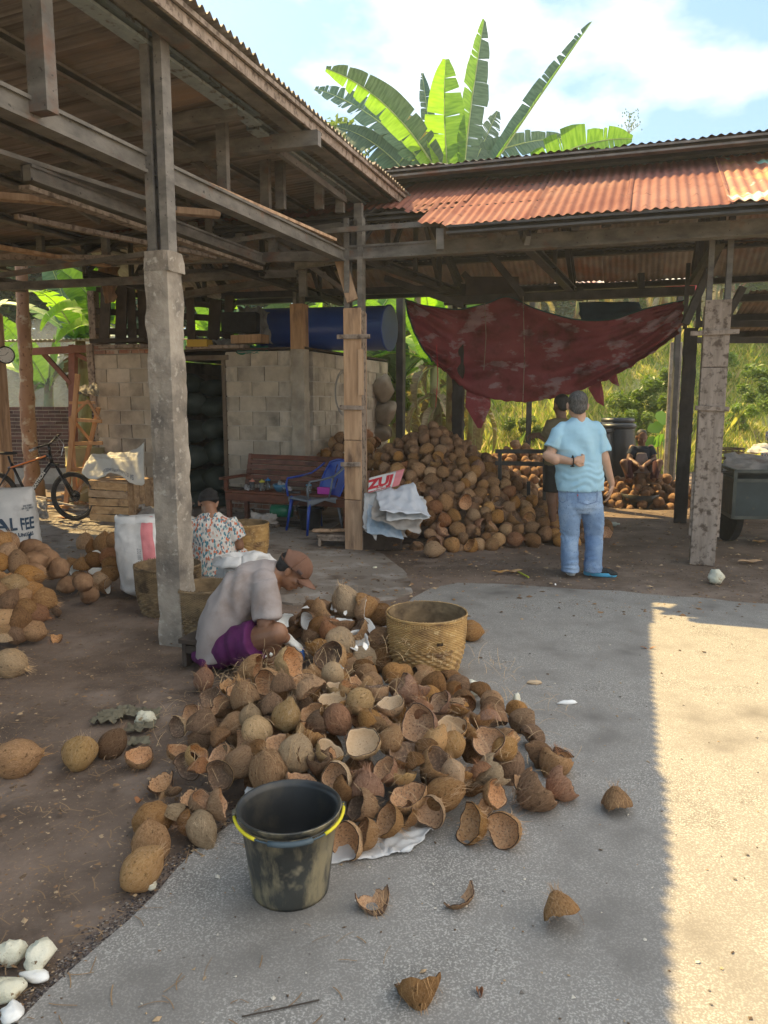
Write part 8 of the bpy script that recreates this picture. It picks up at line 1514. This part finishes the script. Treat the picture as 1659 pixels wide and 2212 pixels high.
for i, (x, y, s_, a) in enumerate(((1432, 905, .20, .3), (1415, 925, .17, -.4), (1448, 930, .16, 1.2), (1420, 950, .16, 2.2), (1440, 965, .17, .9), (1405, 955, .13, -1))):
    c = at(x, y, 15.8); g0 = V((at(1428, 960, 15.8).x, 15.8, 0)); b = MB(); b.grid(lambda s, t: c+V(((t-.5)*2*s_*math.sin(math.pi*min(.98, s*.9+.06))**.6, -.1*s, s_*1.3*(s-.5)*-1+.12*s_*abs(t-.5)*2)), 8, 6); b.v = [tuple(c+Matrix.Rotation(a, 3, 'Y')@(V(q)-c)) for q in b.v]; b.uv = [(0, 0)]*len(b.v); b.build('leaf', m_ban, ty, smooth=True); b = MB(); b.tube([g0, c.lerp(g0, .4)+V((0, 0, .1)), c], .012, 5); b.build('stalk', m_stem, ty)
# small weed growing on the roof edge above the long shed
t = empty('roof_weed', at(1358, 285, 9.2), 'tiny weed sprouting from the upper roof edge', 'weed'); b = MB(); p = at(1358, 288, 9.2); [b.tube([p, p+V((dx, 0, h_*.6)), p+V((dx*1.8, 0, h_))], .004, 4) for dx, h_ in ((0, .22), (.04, .15), (-.03, .12), (.07, .10))]; b.build('twigs', m_stem, t)
b = MB(); b.uv = []
for i in range(60): q = p+V((rnd.gauss(.02, .05), rnd.gauss(0, .02), rnd.uniform(.03, .24))); s_ = .013; o = len(b.v); b.v += [tuple(q), tuple(q+V((s_, 0, s_))), tuple(q+V((0, 0, 2*s_)))]; b.uv += [(0, 0)]*3; b.f.append((o, o+1, o+2)); b.m.append(0)
b.build('foliage', m_lfs[0], t)
# hut, low brick wall in the left opening
hut = empty('tin_hut', at(130, 950, 14.4)*1, 'small red posted hut with tin roof in the left opening', 'hut'); hut.location.z = 0
for i in range(6): place_sheet(shk if i % 2 else shk, at(-40+i*58, 736-(i*1), 13.4)+V((0, 0, .006*(i % 2))), (1, -.05, 0), (0, 1, .06), hut)
m_redw = mat('red_painted_timber', (.17, .065, .05), (.26, .11, .085), 4, rough=.8, bump=.2)
for x0, y0, x1, y1, Y, w_ in ((158, 1080, 158, 745, 13.6, .13), (60, 760, 215, 752, 13.5, .12), (95, 765, 155, 830, 13.6, .07), (165, 765, 215, 790, 13.6, .07), (-20, 1080, -20, 745, 13.6, .13)): b = MB(); b.beam(at(x0, y0, Y), at(x1, y1, Y), .09, w_, up=BX if x0 == x1 else V((0, 0, 1))); b.build('post' if x0 == x1 else 'beam', m_redw, hut)
lw = empty('low_brick_wall', at(120, 960, 15)*1, 'low dark brick wall beyond the bicycle', 'wall'); lw.location.z = 0
p0 = at(-30, 1000, 14.6); p0.z = 0; p0 -= V((1.5, 0, 0)); block_wall(p0, (1, 0, 0), (0, -1, 0), 4.3, .30, 17, bw=.21, bh=.055, th=.1, j=.014, parent=lw, m=mat('dark_brick', (.085, .05, .045), (.16, .095, .08), 6, rough=.9, bump=.4, rand=.3), name='brick', seed=31)
b = MB(); b.box(p0+V((2.15, 0, .15)), (4.3, .14, .30)); b.build('footing', m_mort, lw)
# air: thin smoke drifting over the yard
def haze():
    b = MB(); b.box((3, 20, 4.4), (110, 72, 10.8+.0)); o = b.build('haze', [], kind='stuff'); m = bpy.data.materials.new('haze'); m.use_nodes = True; n, l = m.node_tree.nodes, m.node_tree.links
    for k in list(n): n.remove(k)
    ou = n.new('ShaderNodeOutputMaterial'); pv = n.new('ShaderNodeVolumePrincipled'); pv.inputs['Color'].default_value = (.86, .93, 1, 1); pv.inputs['Density'].default_value = .0020; pv.inputs['Anisotropy'].default_value = .3; l.new(pv.outputs[0], ou.inputs['Volume']); o.data.materials.append(m)
USE_HAZE = True
if USE_HAZE: haze()
b = MB(); b.ball((-6.6, 16.2, 1.6), (2.6, 1.8, 1.7), 20, 12); o = b.build('smoke', [], kind='stuff'); m = bpy.data.materials.new('smoke'); m.use_nodes = True; n, l = m.node_tree.nodes, m.node_tree.links
for k in list(n): n.remove(k)
ou = n.new('ShaderNodeOutputMaterial'); pv = n.new('ShaderNodeVolumePrincipled'); pv.inputs['Color'].default_value = (.85, .94, 1, 1); pv.inputs['Density'].default_value = .14; l.new(pv.outputs[0], ou.inputs['Volume']); o.data.materials.append(m)
